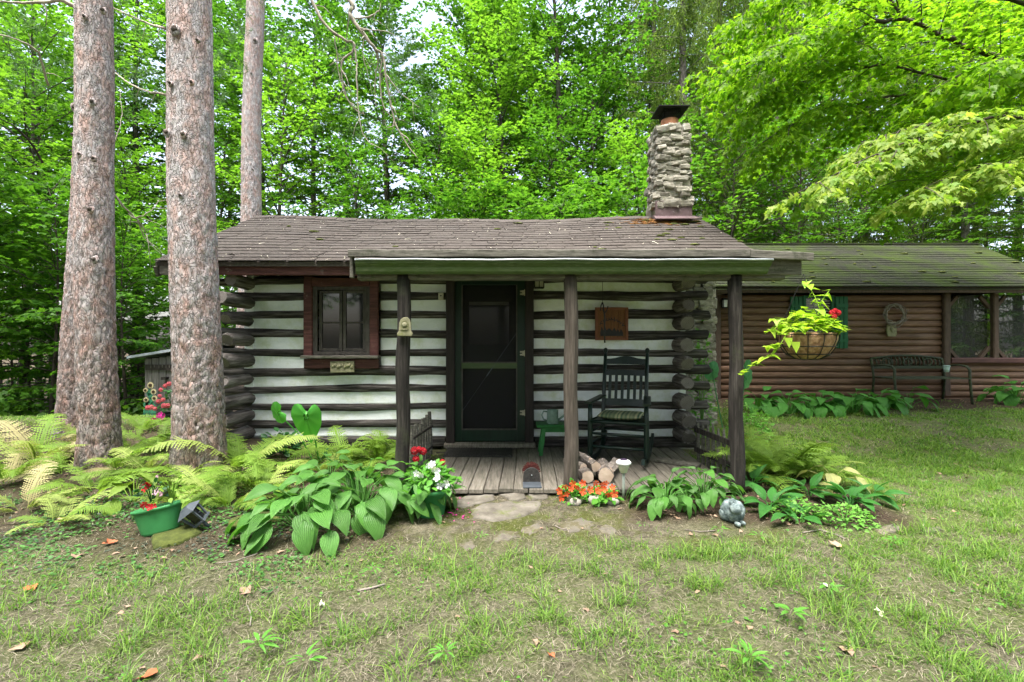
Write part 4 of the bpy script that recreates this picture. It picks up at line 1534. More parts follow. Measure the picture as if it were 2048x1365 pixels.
for a_, b_ in ((posts[0], posts[1]), (posts[2], posts[3])):
    for x, sg in ((a_, 1), (b_, -1)):
        for zz, sz in ((ztop - .03, -1), (zsill, 1)):
            mb = MB().span((x, AD + .02, zz + sz * .2), (x + sg * .17, AD + .02, zz), .05, .05, (0, 1, 0))
            mb.build('brace', 'annex_trim', annex)
    MB().box(((a_ + b_) / 2, AD + .05, (ztop + zsill) / 2), (b_ - a_, .004, ztop - zsill)).build('screen', 'porch_screen', annex)
mb = MB().board((AXP + .06, AD - .03, zsill - .04), (AX1, AD - .03, zsill - .04), .11, .1)
mb.build('knee_rail', 'annex_rail', annex)
EZ, ED = 2.37, 8.28
ARD = 10.15
ARZ = ZZ(489, ARD)
asl = (ARZ - EZ) / (ARD - ED)
ARX0, ARX1 = XX(1402, ED), 9.62
mb = MB()
mb.board((ARX0, ED + .05, ZZ(581, ED)), (ARX1, ED + .05, ZZ(581, ED)), .03, .075, n=20, jit=.002)
mb.build('fascia_board', 'annex_trim', annex)
# roof: every course a stepped row; too fine to pick apart from here, so the courses are one piece
vs, fs = [], []
nc = 20
xs = np.linspace(ARX0, ARX1, 80)
for side in (0, 1):
    for k in range(nc):
        o_ = len(vs)
        for j, (ss, up) in enumerate(((k / nc, .0), (k / nc, .014), ((k + 1) / nc, .003))):
            for x in xs:
                y = ED + (ARD - ED) * ss
                zz = EZ + asl * (y - ED) + up + .006 * math.sin(x * 2.3 + k) * (j == 1)
                vs.append((x, y if side == 0 else 2 * ARD - y, zz))
        for j in range(2):
            for i in range(79):
                f = (o_ + j * 80 + i, o_ + j * 80 + i + 1, o_ + (j + 1) * 80 + i + 1, o_ + (j + 1) * 80 + i)
                fs.append(f if side == 0 else f[::-1])
mb = MB()
mb._add(vs, fs)
mb.span((ARX0, ARD, ARZ + .0), (ARX1, ARD, ARZ + .0), .16, .03)
for sg in (-1, 1):
    mb._add([(x_, ARD + sg * (ARD - ED) * t_, EZ + asl * (ARD - ED) * (1 - t_) - .05) for t_ in (0, 1) for x_ in (ARX0, ARX1)], [(0, 1, 3, 2)])
aroof = mb.build('roof', 'mossy_shingle', annex)
mb = MB()
for i in range(34):
    x, s_ = rnd.uniform(ARX0, ARX1), rnd.uniform(.05, .9)
    y = ED + (ARD - ED) * s_
    r = rnd.uniform(.02, .06)
    mb.blob((x, y, EZ + asl * (y - ED) + .012), (r * 1.5, r, .015), i, .3, 8, 4)
o = mb.build('moss', 'roof_moss', aroof, True)
o['kind'] = 'stuff'
mb = MB()
for xg in (ARX0 + .1, ARX1 - .3):
    mb._add([(xg, ED + .25, EZ), (xg, 2 * ARD - ED - .25, EZ), (xg, ARD, ARZ - .1)], [(0, 1, 2)])
mb.build('gable', 'annex_trim', annex)
mb = MB()
mb.span((AX0 - .1, ED + .3, EZ - .02), (AX1, ED + .3, EZ - .02), .5, .02)
mb.build('soffit', 'annex_trim', annex)

# window with green shutters
wx0, wx1 = XX(1606, AD), XX(1662, AD)
wz0, wz1 = ZZ(690, AD), ZZ(597, AD)
mb = MB()
mb.span((wx0, AD - .03, wz0), (wx0, AD - .03, wz1), .05, .05, (0, 1, 0))
mb.span((wx1, AD - .03, wz0), (wx1, AD - .03, wz1), .05, .05, (0, 1, 0))
mb.span((wx0 - .025, AD - .03, wz1 + .02), (wx1 + .025, AD - .03, wz1 + .02), .05, .05)
mb.span((wx0 - .025, AD - .03, wz0 - .02), (wx1 + .025, AD - .03, wz0 - .02), .06, .05)
awin = mb.build('window', 'shutter_green', annex, bevel=.003)
MB().box(((wx0 + wx1) / 2, AD - .015, (wz0 + wz1) / 2), (wx1 - wx0 - .05, .01, wz1 - wz0)).build('pane', 'window_glass', awin)
for i in range(16):
    zz = wz1 - .05 - i * .045
    MB().box(((wx0 + wx1) / 2, AD - .023, zz), (wx1 - wx0 - .06, .004, .02)).build('blind_slat', 'blind_white', awin)
for xa, xb in ((XX(1577, AD), XX(1602, AD)), (XX(1666, AD), XX(1692, AD))):
    mb = MB()
    za, zb_ = ZZ(697, AD), ZZ(594, AD)
    wdt = (xb - xa) / 3
    for i in range(3):
        mb.board((xa + wdt * (i + .5), AD - .045, za), (xa + wdt * (i + .5), AD - .045, zb_), wdt - .006, .025, (0, 1, 0), 3, .001)
    sh = mb.build('shutter', 'shutter_green', annex)
    for zz in (za + .14, zb_ - .16):
        MB().span((xa + .01, AD - .065, zz), (xb - .01, AD - .065, zz), .022, .06).build('batten', 'shutter_green', sh)

# wall lantern of the house, downspout
lan = thing('wall_lantern', 'small black lantern on the house wall, half hidden behind the right porch post', 'lantern', P(1450, 612, AD - .1))
mb = MB()
c = P(1450, 606, AD - .12)
mb.lathe([(.075, .045), (.02, .085)], 4, c, rot=Matrix.Rotation(PI / 4, 3, 'Z'))
mb.lathe([(.05, -.09), (.06, -.075)], 4, c, rot=Matrix.Rotation(PI / 4, 3, 'Z'))
for sx in (-1, 1):
    for sy in (-1, 1):
        mb.span(c + Vector((sx * .04, sy * .04, -.08)), c + Vector((sx * .05, sy * .05, .05)), .01, .01, (0, 1, 0))
mb.span(c + Vector((0, .03, .07)), c + Vector((0, .13, .07)), .03, .03)
mb.build('lantern_frame', 'black_iron', lan)
MB().lathe([(.036, -.075), (.045, .045)], 4, c, rot=Matrix.Rotation(PI / 4, 3, 'Z')).build('lantern_glass', 'lamp_white', lan)
mb = MB()
dsx = XX(1421, AD - .15)
mb.tube([(dsx + .3, AD - .28, 2.3), (dsx + .02, AD - .2, 2.26), (dsx, AD - .16, 2.1), (dsx, AD - .1, 1.95), (dsx, AD - .1, .5)], .035, 8)
ds = mb.build('downspout', 'annex_trim', annex, True)

# wreath and plaque on the house wall
wr = thing('wreath', 'bare grapevine wreath hanging on the brown log siding', 'wreath', P(1789, 632, AD - .08))
c = P(1789, 630, AD - .08)
for i in range(9):
    pth = []
    ph, rr_ = rnd.uniform(0, 6.28), rnd.uniform(.145, .2)
    for k in range(25):
        a = 2 * PI * k / 24
        r = rr_ + .022 * math.sin(3 * a + ph) + .012 * math.sin(7 * a + ph * 2)
        pth.append(c + Vector((math.cos(a) * r, .03 * math.sin(2 * a + ph) - .01, math.sin(a) * r)))
    MB().tube(pth, .008, 5, False).build('vine', 'twig_grey', wr, True)
mb = MB()
for i in range(16):
    a = rnd.uniform(0, 6.28)
    p = c + Vector((math.cos(a) * .18, -.02, math.sin(a) * .18))
    d = Vector((math.cos(a + 1.2), -.2, math.sin(a + 1.2)))
    mb.tube([p, p + d * .05, p + d * .09 + Vector((0, 0, .02))], .003, 4)
o = mb.build('twigs', 'twig_grey', wr)
o['kind'] = 'stuff'
c = P(1783, 661, AD - .06)
mb = MB().prism([(-.075, -.105), (.07, -.11), (.085, -.06), (.08, .05), (.065, .1), (.02, .085), (-.03, .115), (-.08, .09), (-.09, .0)], .03, Matrix.Translation(c))
pl = thing('wall_plaque', 'small cream stone plaque hung beneath the grapevine wreath', 'plaque', c)
mb.build('plate', 'cream_stone', pl, bevel=.006)
MB().blob(c + Vector((0, -.02, .01)), (.035, .012, .04), 4, .3).build('relief', 'cream_stone', pl, True)

# iron bench in front of the house
bench = thing('garden_bench', 'dark weathered iron garden bench with a slatted openwork back by the log-sided house', 'bench', P(1830, 800, 8.3))
BD, BF = 8.5, 8.02
bx0, bx1 = XX(1746, BD), XX(1888, BD)
gzb_ = .4
zs = ZZ(757, 8.1)
zt_ = ZZ(714, BD)
for x in (bx0, bx1):
    mb = MB().tube([(x, BD + .03, gzb_), (x, BD - .02, zs - .05), (x, BD, zs + .1), (x, BD + .05, zt_ - .02)], .019, 6)
    mb.build('leg', 'bench_iron', bench, True)
    mb = MB().tube([(x, BF - .05, gzb_ - .02), (x, BF - .02, zs - .2), (x, BF, zs), (x, BF + .0, zs + .14), (x, BF + .06, zs + .2)], .02, 6)
    mb.build('leg', 'bench_iron', bench, True)
    mb = MB().tube([(x, BF + .05, zs + .195), (x, BF + .2, zs + .215), (x, BD - .05, zs + .19), (x, BD + .02, zs + .2)], .017, 6)
    mb.build('armrest', 'bench_iron', bench, True)
pth = [(bx0 + (bx1 - bx0) * i / 12, BD + .05, zt_ - .03 + .05 * math.sin(PI * i / 12)) for i in range(13)]
MB().tube(pth, .02, 6).build('top_rail', 'bench_iron', bench, True)
zl = ZZ(735, BD)
MB().span((bx0, BD + .02, zl), (bx1, BD + .02, zl), .03, .05).build('lower_rail', 'bench_iron', bench)
for i in range(17):
    f = (i + 1) / 18
    x = bx0 + (bx1 - bx0) * f
    zt2 = zt_ - .03 + .05 * math.sin(PI * f)
    if 7 <= i <= 9:
        zl2 = zl + .07
    mb = MB()
    mb.tube([(x, BD + .02, zl), (x + .02, BD + .03, (zl + zt2) / 2), (x, BD + .05, zt2)], .011, 5)
    mb.build('back_bar', 'bench_iron', bench, True)
for x in (bx0 + .26, bx1 - .26, (bx0 + bx1) / 2):
    pth = [(x + .075 * math.cos(a), BD + .03, (zl + zt_) / 2 + .06 * math.sin(a)) for a in np.linspace(0, 2 * PI, 13)]
    MB().tube(pth, .013, 5, False).build('back_scroll', 'bench_iron', bench, True)
for i in range(6):
    y = BF + (BD - BF) * i / 5.4
    MB().span((bx0, y, zs - .005 * (i in (2, 3))), (bx1, y, zs), .05, .016).build('seat_slat', 'bench_iron', bench)
c = P(1893, 738, 8.12)
cup = thing('pale_cup', 'small pale blue-green tub sitting on the arm of the iron bench', 'tub', c)
MB().lathe([(.035, -.055), (.043, .03)], 10, c).build('cup_body', 'pale_blue', cup, True)
MB().lathe([(.05, .033), (.05, .055)], 10, c).build('lid', 'pale_blue', cup, True)

# ------------------------------------------------------------------ things on the cabin
c = P(1078, 563, 5.6)
pl_ = thing('porch_light', 'square black-framed porch lantern with cream panes beside the door', 'lamp', c)
mb = MB()
hw, hh = .052, .075
for sx in (-1, 1):
    for sy in (-1, 1):
        mb.span(c + Vector((sx * hw, sy * hw, -hh)), c + Vector((sx * hw, sy * hw, hh)), .01, .01, (0, 1, 0))
for zz in (-hh, hh, .02):
    for sg in (-1, 1):
        mb.span(c + Vector((-hw, sg * hw, zz)), c + Vector((hw, sg * hw, zz)), .01, .01)
        mb.span(c + Vector((sg * hw, -hw, zz)), c + Vector((sg * hw, hw, zz)), .01, .01)
mb.span(c + Vector((0, -hw, -hh)), c + Vector((0, -hw, .02)), .008, .008, (0, 1, 0))
mb.box(c + Vector((0, 0, hh + .01)), (.13, .13, .02))
mb.box(c + Vector((0, .07, .02)), (.08, .04, .13))
mb.build('lantern_frame', 'black_iron', pl_)
MB().box(c, (.092, .092, .14)).build('pane', 'lamp_cream', pl_)
c = P(882, 593, 5.66)
db = thing('door_chime_box', 'small white plastic box fixed to the log wall left of the door', 'switch box', c)
MB().box(c, (.06, .03, .085)).build('case', 'lamp_cream', db, bevel=.006)
MB().box(c + Vector((.0, -.017, .005)), (.018, .006, .012)).build('button', 'black_iron', db)

c = P(810, 653, 4.02)
mb = MB().prism([(-.062, -.08), (.058, -.082), (.066, -.06), (.054, -.04), (.05, .02), (.04, .055), (.018, .075), (-.012, .072), (-.034, .056), (-.046, .03), (-.05, -.04), (-.066, -.06)], .025, Matrix.Translation(c))
pq = thing('arched_plaque', 'cream arched plaque with a round relief on the left porch post', 'plaque', c)
mb.build('plate', 'cream_stone', pq, bevel=.006)
mb = MB()
mb.prism([(-.033, -.03), (.033, -.03), (.033, .02), (.018, .045), (-.012, .045), (-.03, .02)], .004, Matrix.Translation(c + Vector((0, -.0145, 0))))
mb.build('recess', 'plaque_dark', pq)
mb = MB().lathe([(.022, 0), (.02, .008), (.01, .012)], 14, c + Vector((0, -.015, .012)), rot=Matrix.Rotation(PI / 2, 3, 'X'))
mb.build('medallion', 'cream_stone', pq, True)
mb = MB().box(c + Vector((.0, -.019, -.024)), (.05, .004, .008))
mb.build('inscription_bar', 'cream_stone', pq)

c = P(685, 734, 5.58)
fp = thing('flower_plaque', 'cream plaque with carved roses under the window sill', 'plaque', c)
rot = Matrix.Rotation(R(-1.5), 3, 'Y')
MB().box(c, (.27, .03, .13), rot).build('plate', 'cream_stone', fp, bevel=.005)
for i in range(9):
    p = c + Vector((-.105 + .027 * i, -.018, .012 * math.sin(i * 2.1) + .01))
    mb = MB().blob(p, (.019, .012, .019), i, .45, 8, 6, 3.0)
    mb.build('rose', 'cream_stone', fp, True)

# sign: orange boards in a frame with a dark painted scene
c = P(1223, 648, 5.6)
sg_ = thing('wooden_sign', 'square orange board sign with dark lettering and scenery on the log wall', 'sign', c)
ww = .375
rot = Matrix.Rotation(R(-1.0), 3, 'Y')
for i in range(4):
    x = -ww / 2 + .03 + (i + .5) * (ww - .06) / 4
    MB().box(c + Vector((x, 0, 0)), ((ww - .06) / 4 - .003, .016, ww - .05)).build('plank', 'sign_orange', sg_)
for sgn in (-1, 1):
    MB().box(c + Vector((sgn * (ww / 2 - .015), -.006, 0)), (.03, .024, ww)).build('frame_bar', 'sign_frame', sg_)
    MB().box(c + Vector((0, -.006, sgn * (ww / 2 - .015))), (ww - .06, .022, .03)).build('frame_bar', 'sign_frame', sg_)
mb = MB()
mb.prism([(-.13, -.14), (.13, -.14), (.13, -.1), (.105, -.055), (.09, -.1), (.07, -.06), (.055, -.09), (.03, -.045), (.005, -.08), (-.03, -.05), (-.06, -.075), (-.08, -.02), (-.095, -.08), (-.115, -.03), (-.13, -.1)], .004, Matrix.Translation(c + Vector((0, -.0105, 0))))
mb.build('painted_scene', 'black_iron', sg_)
mb = MB()
for i in range(9):
    t_ = i / 8
    x = -.125 + .25 * t_
    zz = .055 - .11 * (t_ - .45) ** 2 * 2
    hgt = .034 if i not in (0, 5) else .05
    mb.box(c + Vector((x, -.0105, zz)), (.009, .004, hgt), Matrix.Rotation(rnd.uniform(-.5, .5), 3, 'Y'))
    mb.box(c + Vector((x + .012, -.0107, zz - .008)), (.024, .004, .009), Matrix.Rotation(rnd.uniform(-.3, .5), 3, 'Y'))
mb.build('script_lettering', 'black_iron', sg_)

# hook and iron ornament hanging from the porch beam
top = P(1205, 553, 4.35)
hk = thing('hanging_iron_hook', 'thin black iron hook with tongs hanging from the porch beam before the sign', 'hook', top)
k_ = 4.35
mb = MB().tube([top, P(1205, 605, k_)], .0022, 5)
mb.build('wire', 'black_iron', hk)
mb = MB()
mb.tube([P(1205, 605, k_), P(1202, 612, k_), P(1201, 622, k_)], .006, 6)
mb.tube([P(1205, 605, k_), P(1207, 613, k_), P(1206, 622, k_)], .006, 6)
mb.build('tongs', 'black_iron', hk, True)
mb = MB().tube([P(1206, 616, k_), P(1209, 630, k_), P(1209, 665, k_), P(1209.5, 686, k_)], [.008, .007, .006, .007], 6)
mb.tube([P(1208, 628, k_), P(1213, 622, k_), P(1216, 613, k_)], .005, 5)
mb.build('rod', 'black_iron', hk, True)

# ------------------------------------------------------------------ rocking chair
ch = thing('rocking_chair', 'dark green wooden rocking chair with a slatted back on the porch', 'rocking chair', (1.13, 5.06, FZ), R(-21))


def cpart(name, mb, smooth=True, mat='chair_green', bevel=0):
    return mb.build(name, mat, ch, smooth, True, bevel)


for sx in (-1, 1):
    xb, xf = sx * .225, sx * .275
    pth = [(xb, .2, .06), (xb, .19, .3), (xb, .2, .45), (xb, .26, .75), (xb, .34, 1.08)]
    p2 = [Vector(pth[-1]), Vector((xb, .342, 1.09)), Vector((xb, .345, 1.105)), Vector((xb, .347, 1.12)), Vector((xb, .35, 1.14)), Vector((xb, .352, 1.15))]
    mb = MB().tube([Vector(p) for p in pth] + p2[1:], [.02, .022, .022, .021, .019, .013, .024, .027, .02, .006], 10)
    cpart('rear_post', mb)
    mb = MB().tube([(xf, -.24, .05), (xf, -.24, .12), (xf, -.24, .3), (xf, -.24, .45), (xf, -.24, .6)], [.021, .026, .026, .024, .02], 10)
    cpart('leg', mb)
    pth = [(sx * (.25 + .03 * math.cos(t_)), y, .035 + .11 * ((y + .02) / .55) ** 2) for t_, y in [(i * .3, -.42 + i * .1) for i in range(11)]]
    mb = MB()
    for i in range(10):
        a_, b_ = Vector(pth[i]), Vector(pth[i + 1])
        a_.x = b_.x = sx * .262
        mb.span(a_, b_, .03, .055)
    cpart('rocker', mb, False)
    mb = MB().board((sx * .285, -.3, .61), (sx * .235, .24, .63), .075, .022, n=8, jit=0)
    cpart('armrest', mb, False)
    mb = MB()
    cpart('side_rung', MB().tube([(xf, -.24, .2), (xb, .19, .2)], .012, 8))
    cpart('side_rung', MB().tube([(xf, -.24, .31), (xb, .19, .31)], .012, 8))


def by(z):
    return .2 + (z - .45) * .222


def curve_rail(z0, z1, bow, crest=0.0, th=.02):
    mb = MB()
    n_ = 10
    vs, fs = [], []
    for i in range(n_ + 1):
        f = i / n_
        x = -.215 + .43 * f
        cz_ = crest * math.sin(PI * min(max((f - .12) / .76, 0), 1)) ** 1.5
        for zz, yy in ((z0, 0), (z0, th), (z1 + cz_, th), (z1 + cz_, 0)):
            vs.append((x, by(zz) + yy + bow * math.sin(PI * f) - .01, zz))
    for i in range(n_):
        for k in range(4):
            fs.append((i * 4 + k, i * 4 + (k + 1) % 4, i * 4 + 4 + (k + 1) % 4, i * 4 + 4 + k))
    return mb._add(vs, fs)


cpart('crest_rail', curve_rail(.97, 1.03, .03, .03), False)
cpart('upper_rail', curve_rail(.85, .91, .03), False)
cpart('lower_rail', curve_rail(.53, .6, .03), False)
for i in range(6):
    x = -.165 + .066 * i
    bw = .03 * math.sin(PI * (x + .215) / .43)
    cpart('slat', MB().span((x, by(.58) + bw, .58), (x, by(.87) + bw, .87), .03, .012, (0, 1, 0)), False)
cpart('front_rung', MB().tube([(-.275, -.24, .17), (0, -.24, .168), (.275, -.24, .17)], [.012, .016, .012], 8))
cpart('front_rung', MB().tube([(-.275, -.24, .3), (0, -.24, .298), (.275, -.24, .3)], [.012, .016, .012], 8))
cpart('back_rung', MB().tube([(-.225, .19, .28), (.225, .19, .28)], .012, 8))
mb = MB()
for a_, b_ in (((-.275, -.25, .42), (.275, -.25, .42)), ((-.225, .2, .42), (.225, .2, .42)), ((-.275, -.24, .42), (-.225, .2, .42)), ((.275, -.24, .42), (.225, .2, .42))):
    mb.tube([a_, b_], .017, 8)
cpart('seat_frame', mb)
mb = MB()
for i in range(14):
    y = -.22 + i * .031
    hw = .265 - .045 * (i / 13)
    mb.span((-hw, y, .425), (hw, y, .425), .028, .006)
cpart('woven_seat', mb, False)
# striped cushion: bands across, tone makes the stripes
nx_, ny_ = 40, 12
V, T_ = [], []
for side in (1, -1):
    for j in range(ny_ + 1):
        for i in range(nx_ + 1):
            u, v_ = i / nx_ * 2 - 1, j / ny_ * 2 - 1
            e = max(0, (1 - abs(u) ** 4) * (1 - abs(v_) ** 4)) ** .5
            V.append((u * .215, v_ * .2, .026 + side * .032 * e + .012 * u * u))
            st = int((u + 1) * 11)
            T_.append([.1, .55, .25, .9, .15, .7, .3, 1.0, .2, .5][(st * 7) % 10])
W = nx_ + 1
ii = np.arange(ny_)[:, None] * W + np.arange(nx_)[None]
fq = np.stack([ii, ii + 1, ii + W + 1, ii + W], -1).reshape(-1, 4)
nV = (ny_ + 1) * W
me = new_mesh('cushion', np.array(V), [fq, fq[:, ::-1] + nV], T_, None, True)
cu = link('seat_cushion', me, 'cushion', None, (1.125, 5.04, FZ + .435))
cu.rotation_euler = (0, 0, R(-21))
tag(cu, 'green and cream striped seat cushion on the rocking chair', 'cushion')

# ------------------------------------------------------------------ stool, watering can, mat, boot brush
sx_, sy_ = XX(1112, 5.3), 5.33
st = thing('green_stool', 'bright green painted wooden stool holding a watering can', 'stool', (sx_, sy_, FZ))
MB().box((0, 0, .318), (.42, .25, .03)).build('seat', 'stool_green', st, False, True, .006)
for ix in (-1, 1):
    for iy in (-1, 1):
        MB().span((ix * .17, iy * .1, 0), (ix * .13, iy * .075, .305), .04, .035, (0, 1, 0)).build('leg', 'stool_green', st, False, True, .004)
for iy in (-1, 1):
    MB().span((-.16, iy * .08, .275), (.16, iy * .08, .275), .02, .05).build('apron', 'stool_green', st, False, True)
c = Vector((sx_ - .035, sy_ - .02, FZ + .334))
wc = thing('watering_can', 'small weathered teal metal watering can on the green stool', 'watering can', c)
MB().lathe([(.062, 0), (.064, .005), (.06, .14), (.062, .145), (.056, .143), (.055, .12)], 16, c, cap=False).build('can_body', 'can_teal', wc, True)
MB().lathe([(.061, .002), (.0, .003)], 16, c, cap=False).build('can_base', 'can_teal', wc, True)
MB().tube([c + Vector((-.058, 0, .125)), c + Vector((-.1, 0, .128)), c + Vector((-.118, 0, .09)), c + Vector((-.1, 0, .045)), c + Vector((-.06, 0, .025))], .006, 6, flat=1.6).build('handle', 'can_teal', wc, True)
MB().tube([c + Vector((.055, 0, .03)), c + Vector((.11, -.005, .075)), c + Vector((.155, -.01, .125))], [.016, .011, .009], 8).build('spout', 'can_teal', wc, True)
MB().lathe([(.012, 0), (.026, .022), (.0, .025)], 10, c + Vector((.155, -.01, .122)), rot=Matrix.Rotation(R(45), 3, 'Y')).build('rose_head', 'can_teal', wc, True)

mt = thing('door_mat', 'dark ribbed rubber mat on the porch boards before the door', 'mat', (XX(958, 5.35), 5.37, FZ + .005))
MB().box((0, 0, .006), (.73, .46, .01)).build('mat_base', 'mat_rubber', mt, False, True)
for i in range(26):
    MB().box((-.34 + i * .0272, 0, .014), (.016, .42, .008)).build('rib', 'mat_rubber', mt, False, True)

c = Vector((XX(1063, 4.25), 4.25, FZ + .005))
bb = thing('boot_brush', 'arched black boot scraper with reddish bristles standing on the porch floor', 'boot scraper', c)
arch = [(math.cos(a) * .072, .06 + math.sin(a) * .07) for a in np.linspace(0, PI, 12)]
mb = MB()
outer = [(-.075, 0)] + [(-x, z) for x, z in arch] + [(.075, 0)]
MB().prism(outer, .03, Matrix.Translation((0, -.03, .0))).build('scraper_plate', 'mat_rubber', bb, False, True)
MB().lathe([(.006, 0), (.006, .004)], 8, (0, -.047, .07), rot=Matrix.Rotation(PI / 2, 3, 'X')).build('screw', 'galvanised', bb, False, True)
MB().box((0, -.12, .006), (.155, .15, .012)).build('tray', 'slate_plastic', bb, False, True, .004)
mb = MB()
for i in range(240):
    a = rnd.uniform(.05, PI - .05)
    y = rnd.uniform(.0, .1)
    p = Vector((math.cos(a) * .05, y, .07 + math.sin(a) * .05))
    q = Vector((math.cos(a) * .08, y + rnd.uniform(-.01, .01), .07 + math.sin(a) * .082))
    mb.span(p, q, .003, .003)
o = mb.build('bristles', 'brush_red', bb, False, True)
o['kind'] = 'stuff'
mb = MB().prism([(-.05, 0), (-.05, .07)] + [(math.cos(a) * .05, .07 + math.sin(a) * .05) for a in np.linspace(PI, 0, 10)] + [(.05, .07), (.05, 0)], .12, Matrix.Translation((0, .05, .0)))
mb.build('brush_block', 'brush_red', bb, False, True)

# loose board lying at the right end of the porch
a_, b_ = Vector((XX(1312, 4.95), 4.98, FZ + .022)), Vector((XX(1398, 4.75), 4.72, FZ + .024))
o = MB().board(a_, b_, .09, .03, n=5, jit=.003).build('loose_board', 'fascia_grey', None, at=a_)
tag(o, 'short grey board lying loose on the right end of the porch floor', 'board')

# firewood: each split log a thing of its own
for i, (px, py, D, r, L_, yw, lb) in enumerate((
        (1176, 962, 4.2, .066, .3, 8, 'lower left firewood log with a pale round cut end, behind the middle porch post'),
        (1212, 964, 4.2, .078, .34, -6, 'thick lower firewood log with a pale cut end, largest of the small pile'),
        (1192, 934, 4.26, .054, .32, 10, 'firewood log with a bright cut face lying on top of the small pile'),
        (1166, 936, 4.32, .045, .28, 25, 'thin grey-barked firewood log leaning at the left of the pile by the post'),
        (1221, 938, 4.3, .05, .34, -24, 'split firewood log with peeling pale bark at the right of the pile'),
        (1180, 920, 4.36, .022, .3, 14, 'thin firewood stick on the very top of the pile'))):
    c = P(px, py, D)
    c.z = max(c.z, FZ + r * .95)
    t_ = thing('firewood_log', lb, 'firewood', c, R(yw), 'firewood stacked on the porch')
    n_ = 12
    fl = .35 if i in (4,) else 1.0
    mb = MB()
    vs, fs = [], []
    rr_ = [r * .86 * rnd.uniform(.86, 1.1) * (fl if (i == 4 and k < 5) else 1) for k in range(n_)]
    for y in np.linspace(0, L_, 6):
        for k in range(n_):
            a = 2 * PI * k / n_
            j = rnd.uniform(.94, 1.06)
            vs.append((math.cos(a) * rr_[k] * j, y, math.sin(a) * rr_[k] * j))
    for j in range(5):
        for k in range(n_):
            fs.append((j * n_ + k, j * n_ + (k + 1) % n_, (j + 1) * n_ + (k + 1) % n_, (j + 1) * n_ + k))
    mb._add(vs, fs)
    mb.build('bark', 'firewood_bark', t_, False, True)
    for y, sgn in ((-.003, 1), (L_ + .003, -1)):
        mb = MB()
        v0 = [(math.cos(2 * PI * k / n_) * rr_[k] * .97, y, math.sin(2 * PI * k / n_) * rr_[k] * .97) for k in range(n_)]
        mb._add(v0 + [(0, y - sgn * .004, 0)], [(k, (k + 1) % n_, n_) if sgn > 0 else ((k + 1) % n_, k, n_) for k in range(n_)])
        mb.build('cut_end', 'cut_wood', t_, False, True)

# solar path lamp
g = gp(1247, 3.95)
so_ = thing('path_light', 'small white mushroom-topped solar path light on a grey stake by the porch', 'garden light', g)
hz = ZZ(932, 3.95) - g.z
MB().tube([(0, 0, -.03), (0, 0, hz - .05)], .012, 8).build('stake', 'lamp_stake', so_, True, True)
MB().lathe([(.024, hz - .055), (.028, hz - .05), (.045, hz + .0), (.046, hz + .012)], 18).build('lamp_body', 'lamp_cream', so_, True, True)
MB().lathe([(.05, hz + .012), (.061, hz + .018), (.06, hz + .032), (.045, hz + .045), (.0, hz + .05)], 20, cap=False).build('lamp_cap', 'lamp_white', so_, True, True)
MB().box((0, -.005, hz + .05), (.05, .04, .006), Matrix.Rotation(R(4), 3, 'X')).build('solar_panel', 'solar_cell', so_, False, True)

# picket screens at both ends of the porch
pf = thing('picket_fence', 'short dark fence of pointed pickets at the right end of the porch', 'fence', gp(1420, 4.6))
fa, fb = Vector((XX(1390, 5.0), 5.0, .2)), Vector((XX(1463, 4.4), 4.4, .2))
for f0 in (0.13, 0.33):
    MB().span(fa + Vector((0, 0, f0 + .02)), fb + Vector((0, 0, f0)), .02, .05).build('rail', 'post_dark', pf)
for i in range(7):
    p = fa.lerp(fb, (i + .3) / 7)
    p.z = .17
    hgt = .47 + rnd.uniform(-.02, .02)
    d = (fb - fa).normalized()
    mm_ = Matrix.Translation(p + Vector((.02, 0, 0))) @ Matrix.Rotation(math.atan2(d.y, d.x), 4, 'Z')
    MB().prism([(-.017, 0), (.017, 0), (.016, hgt - .1), (.0, hgt), (-.016, hgt - .1)], .02, mm_).build('picket', 'fascia_grey', pf)
pf2 = thing('stick_fence', 'low screen of upright grey sticks beside the left porch post', 'fence', gp(840, 5.0))
fa, fb = Vector((XX(821, 4.6), 4.6, .15)), Vector((XX(861, 5.3), 5.3, .15))
for i in range(8):
    p = fa.lerp(fb, i / 7)
    hgt = .5 + rnd.uniform(-.03, .04)
    MB().tube([p, p + Vector((rnd.uniform(-.008, .008), 0, hgt * .5)), p + Vector((rnd.uniform(-.012, .012), 0, hgt))], [.024, .023, .02], 7).build('stick', 'fascia_grey', pf2)
for zz in (.16, .38):
    MB().span(fa + Vector((.02, .02, zz)), fb + Vector((.02, .02, zz)), .012, .02).build('rail', 'post_wood', pf2)

# ------------------------------------------------------------------ shed far left with its decorations
shed = thing('shed', 'small grey board shed with a pale metal lean-to roof behind the pines', 'shed', (-6.2, 9.2, .1))
shx0, shx1, shy = XX(290, 9.0), XX(420, 9.0), 9.0
for i in range(9):
    xa = shx0 + (shx1 - shx0) * i / 9
    xb = shx0 + (shx1 - shx0) * (i + 1) / 9
    zt2 = ZZ(710 - 16 * i / 9, 9.0) - .05
    MB().board(((xa + xb) / 2, shy, -.1), ((xa + xb) / 2, shy, zt2 - .03), xb - xa - .008, .03, (0, 1, 0), 6, .002).build('board', 'shed_wood', shed)
mb = MB()
mb.box((shx0 + .02, shy + .8, .55), (.04, 1.55, 1.2))
mb.box((shx1 - .02, shy + .8, .6), (.04, 1.55, 1.4))
mb.box(((shx0 + shx1) / 2, shy + 1.58, .55), (shx1 - shx0 - .1, .04, 1.3))
mb.build('wall', 'shed_wood', shed)
mb = MB()
ra, rb = P(253, 713, 8.85), P(440, 682, 8.85)
d_ = Vector((0, 1.85, 0))
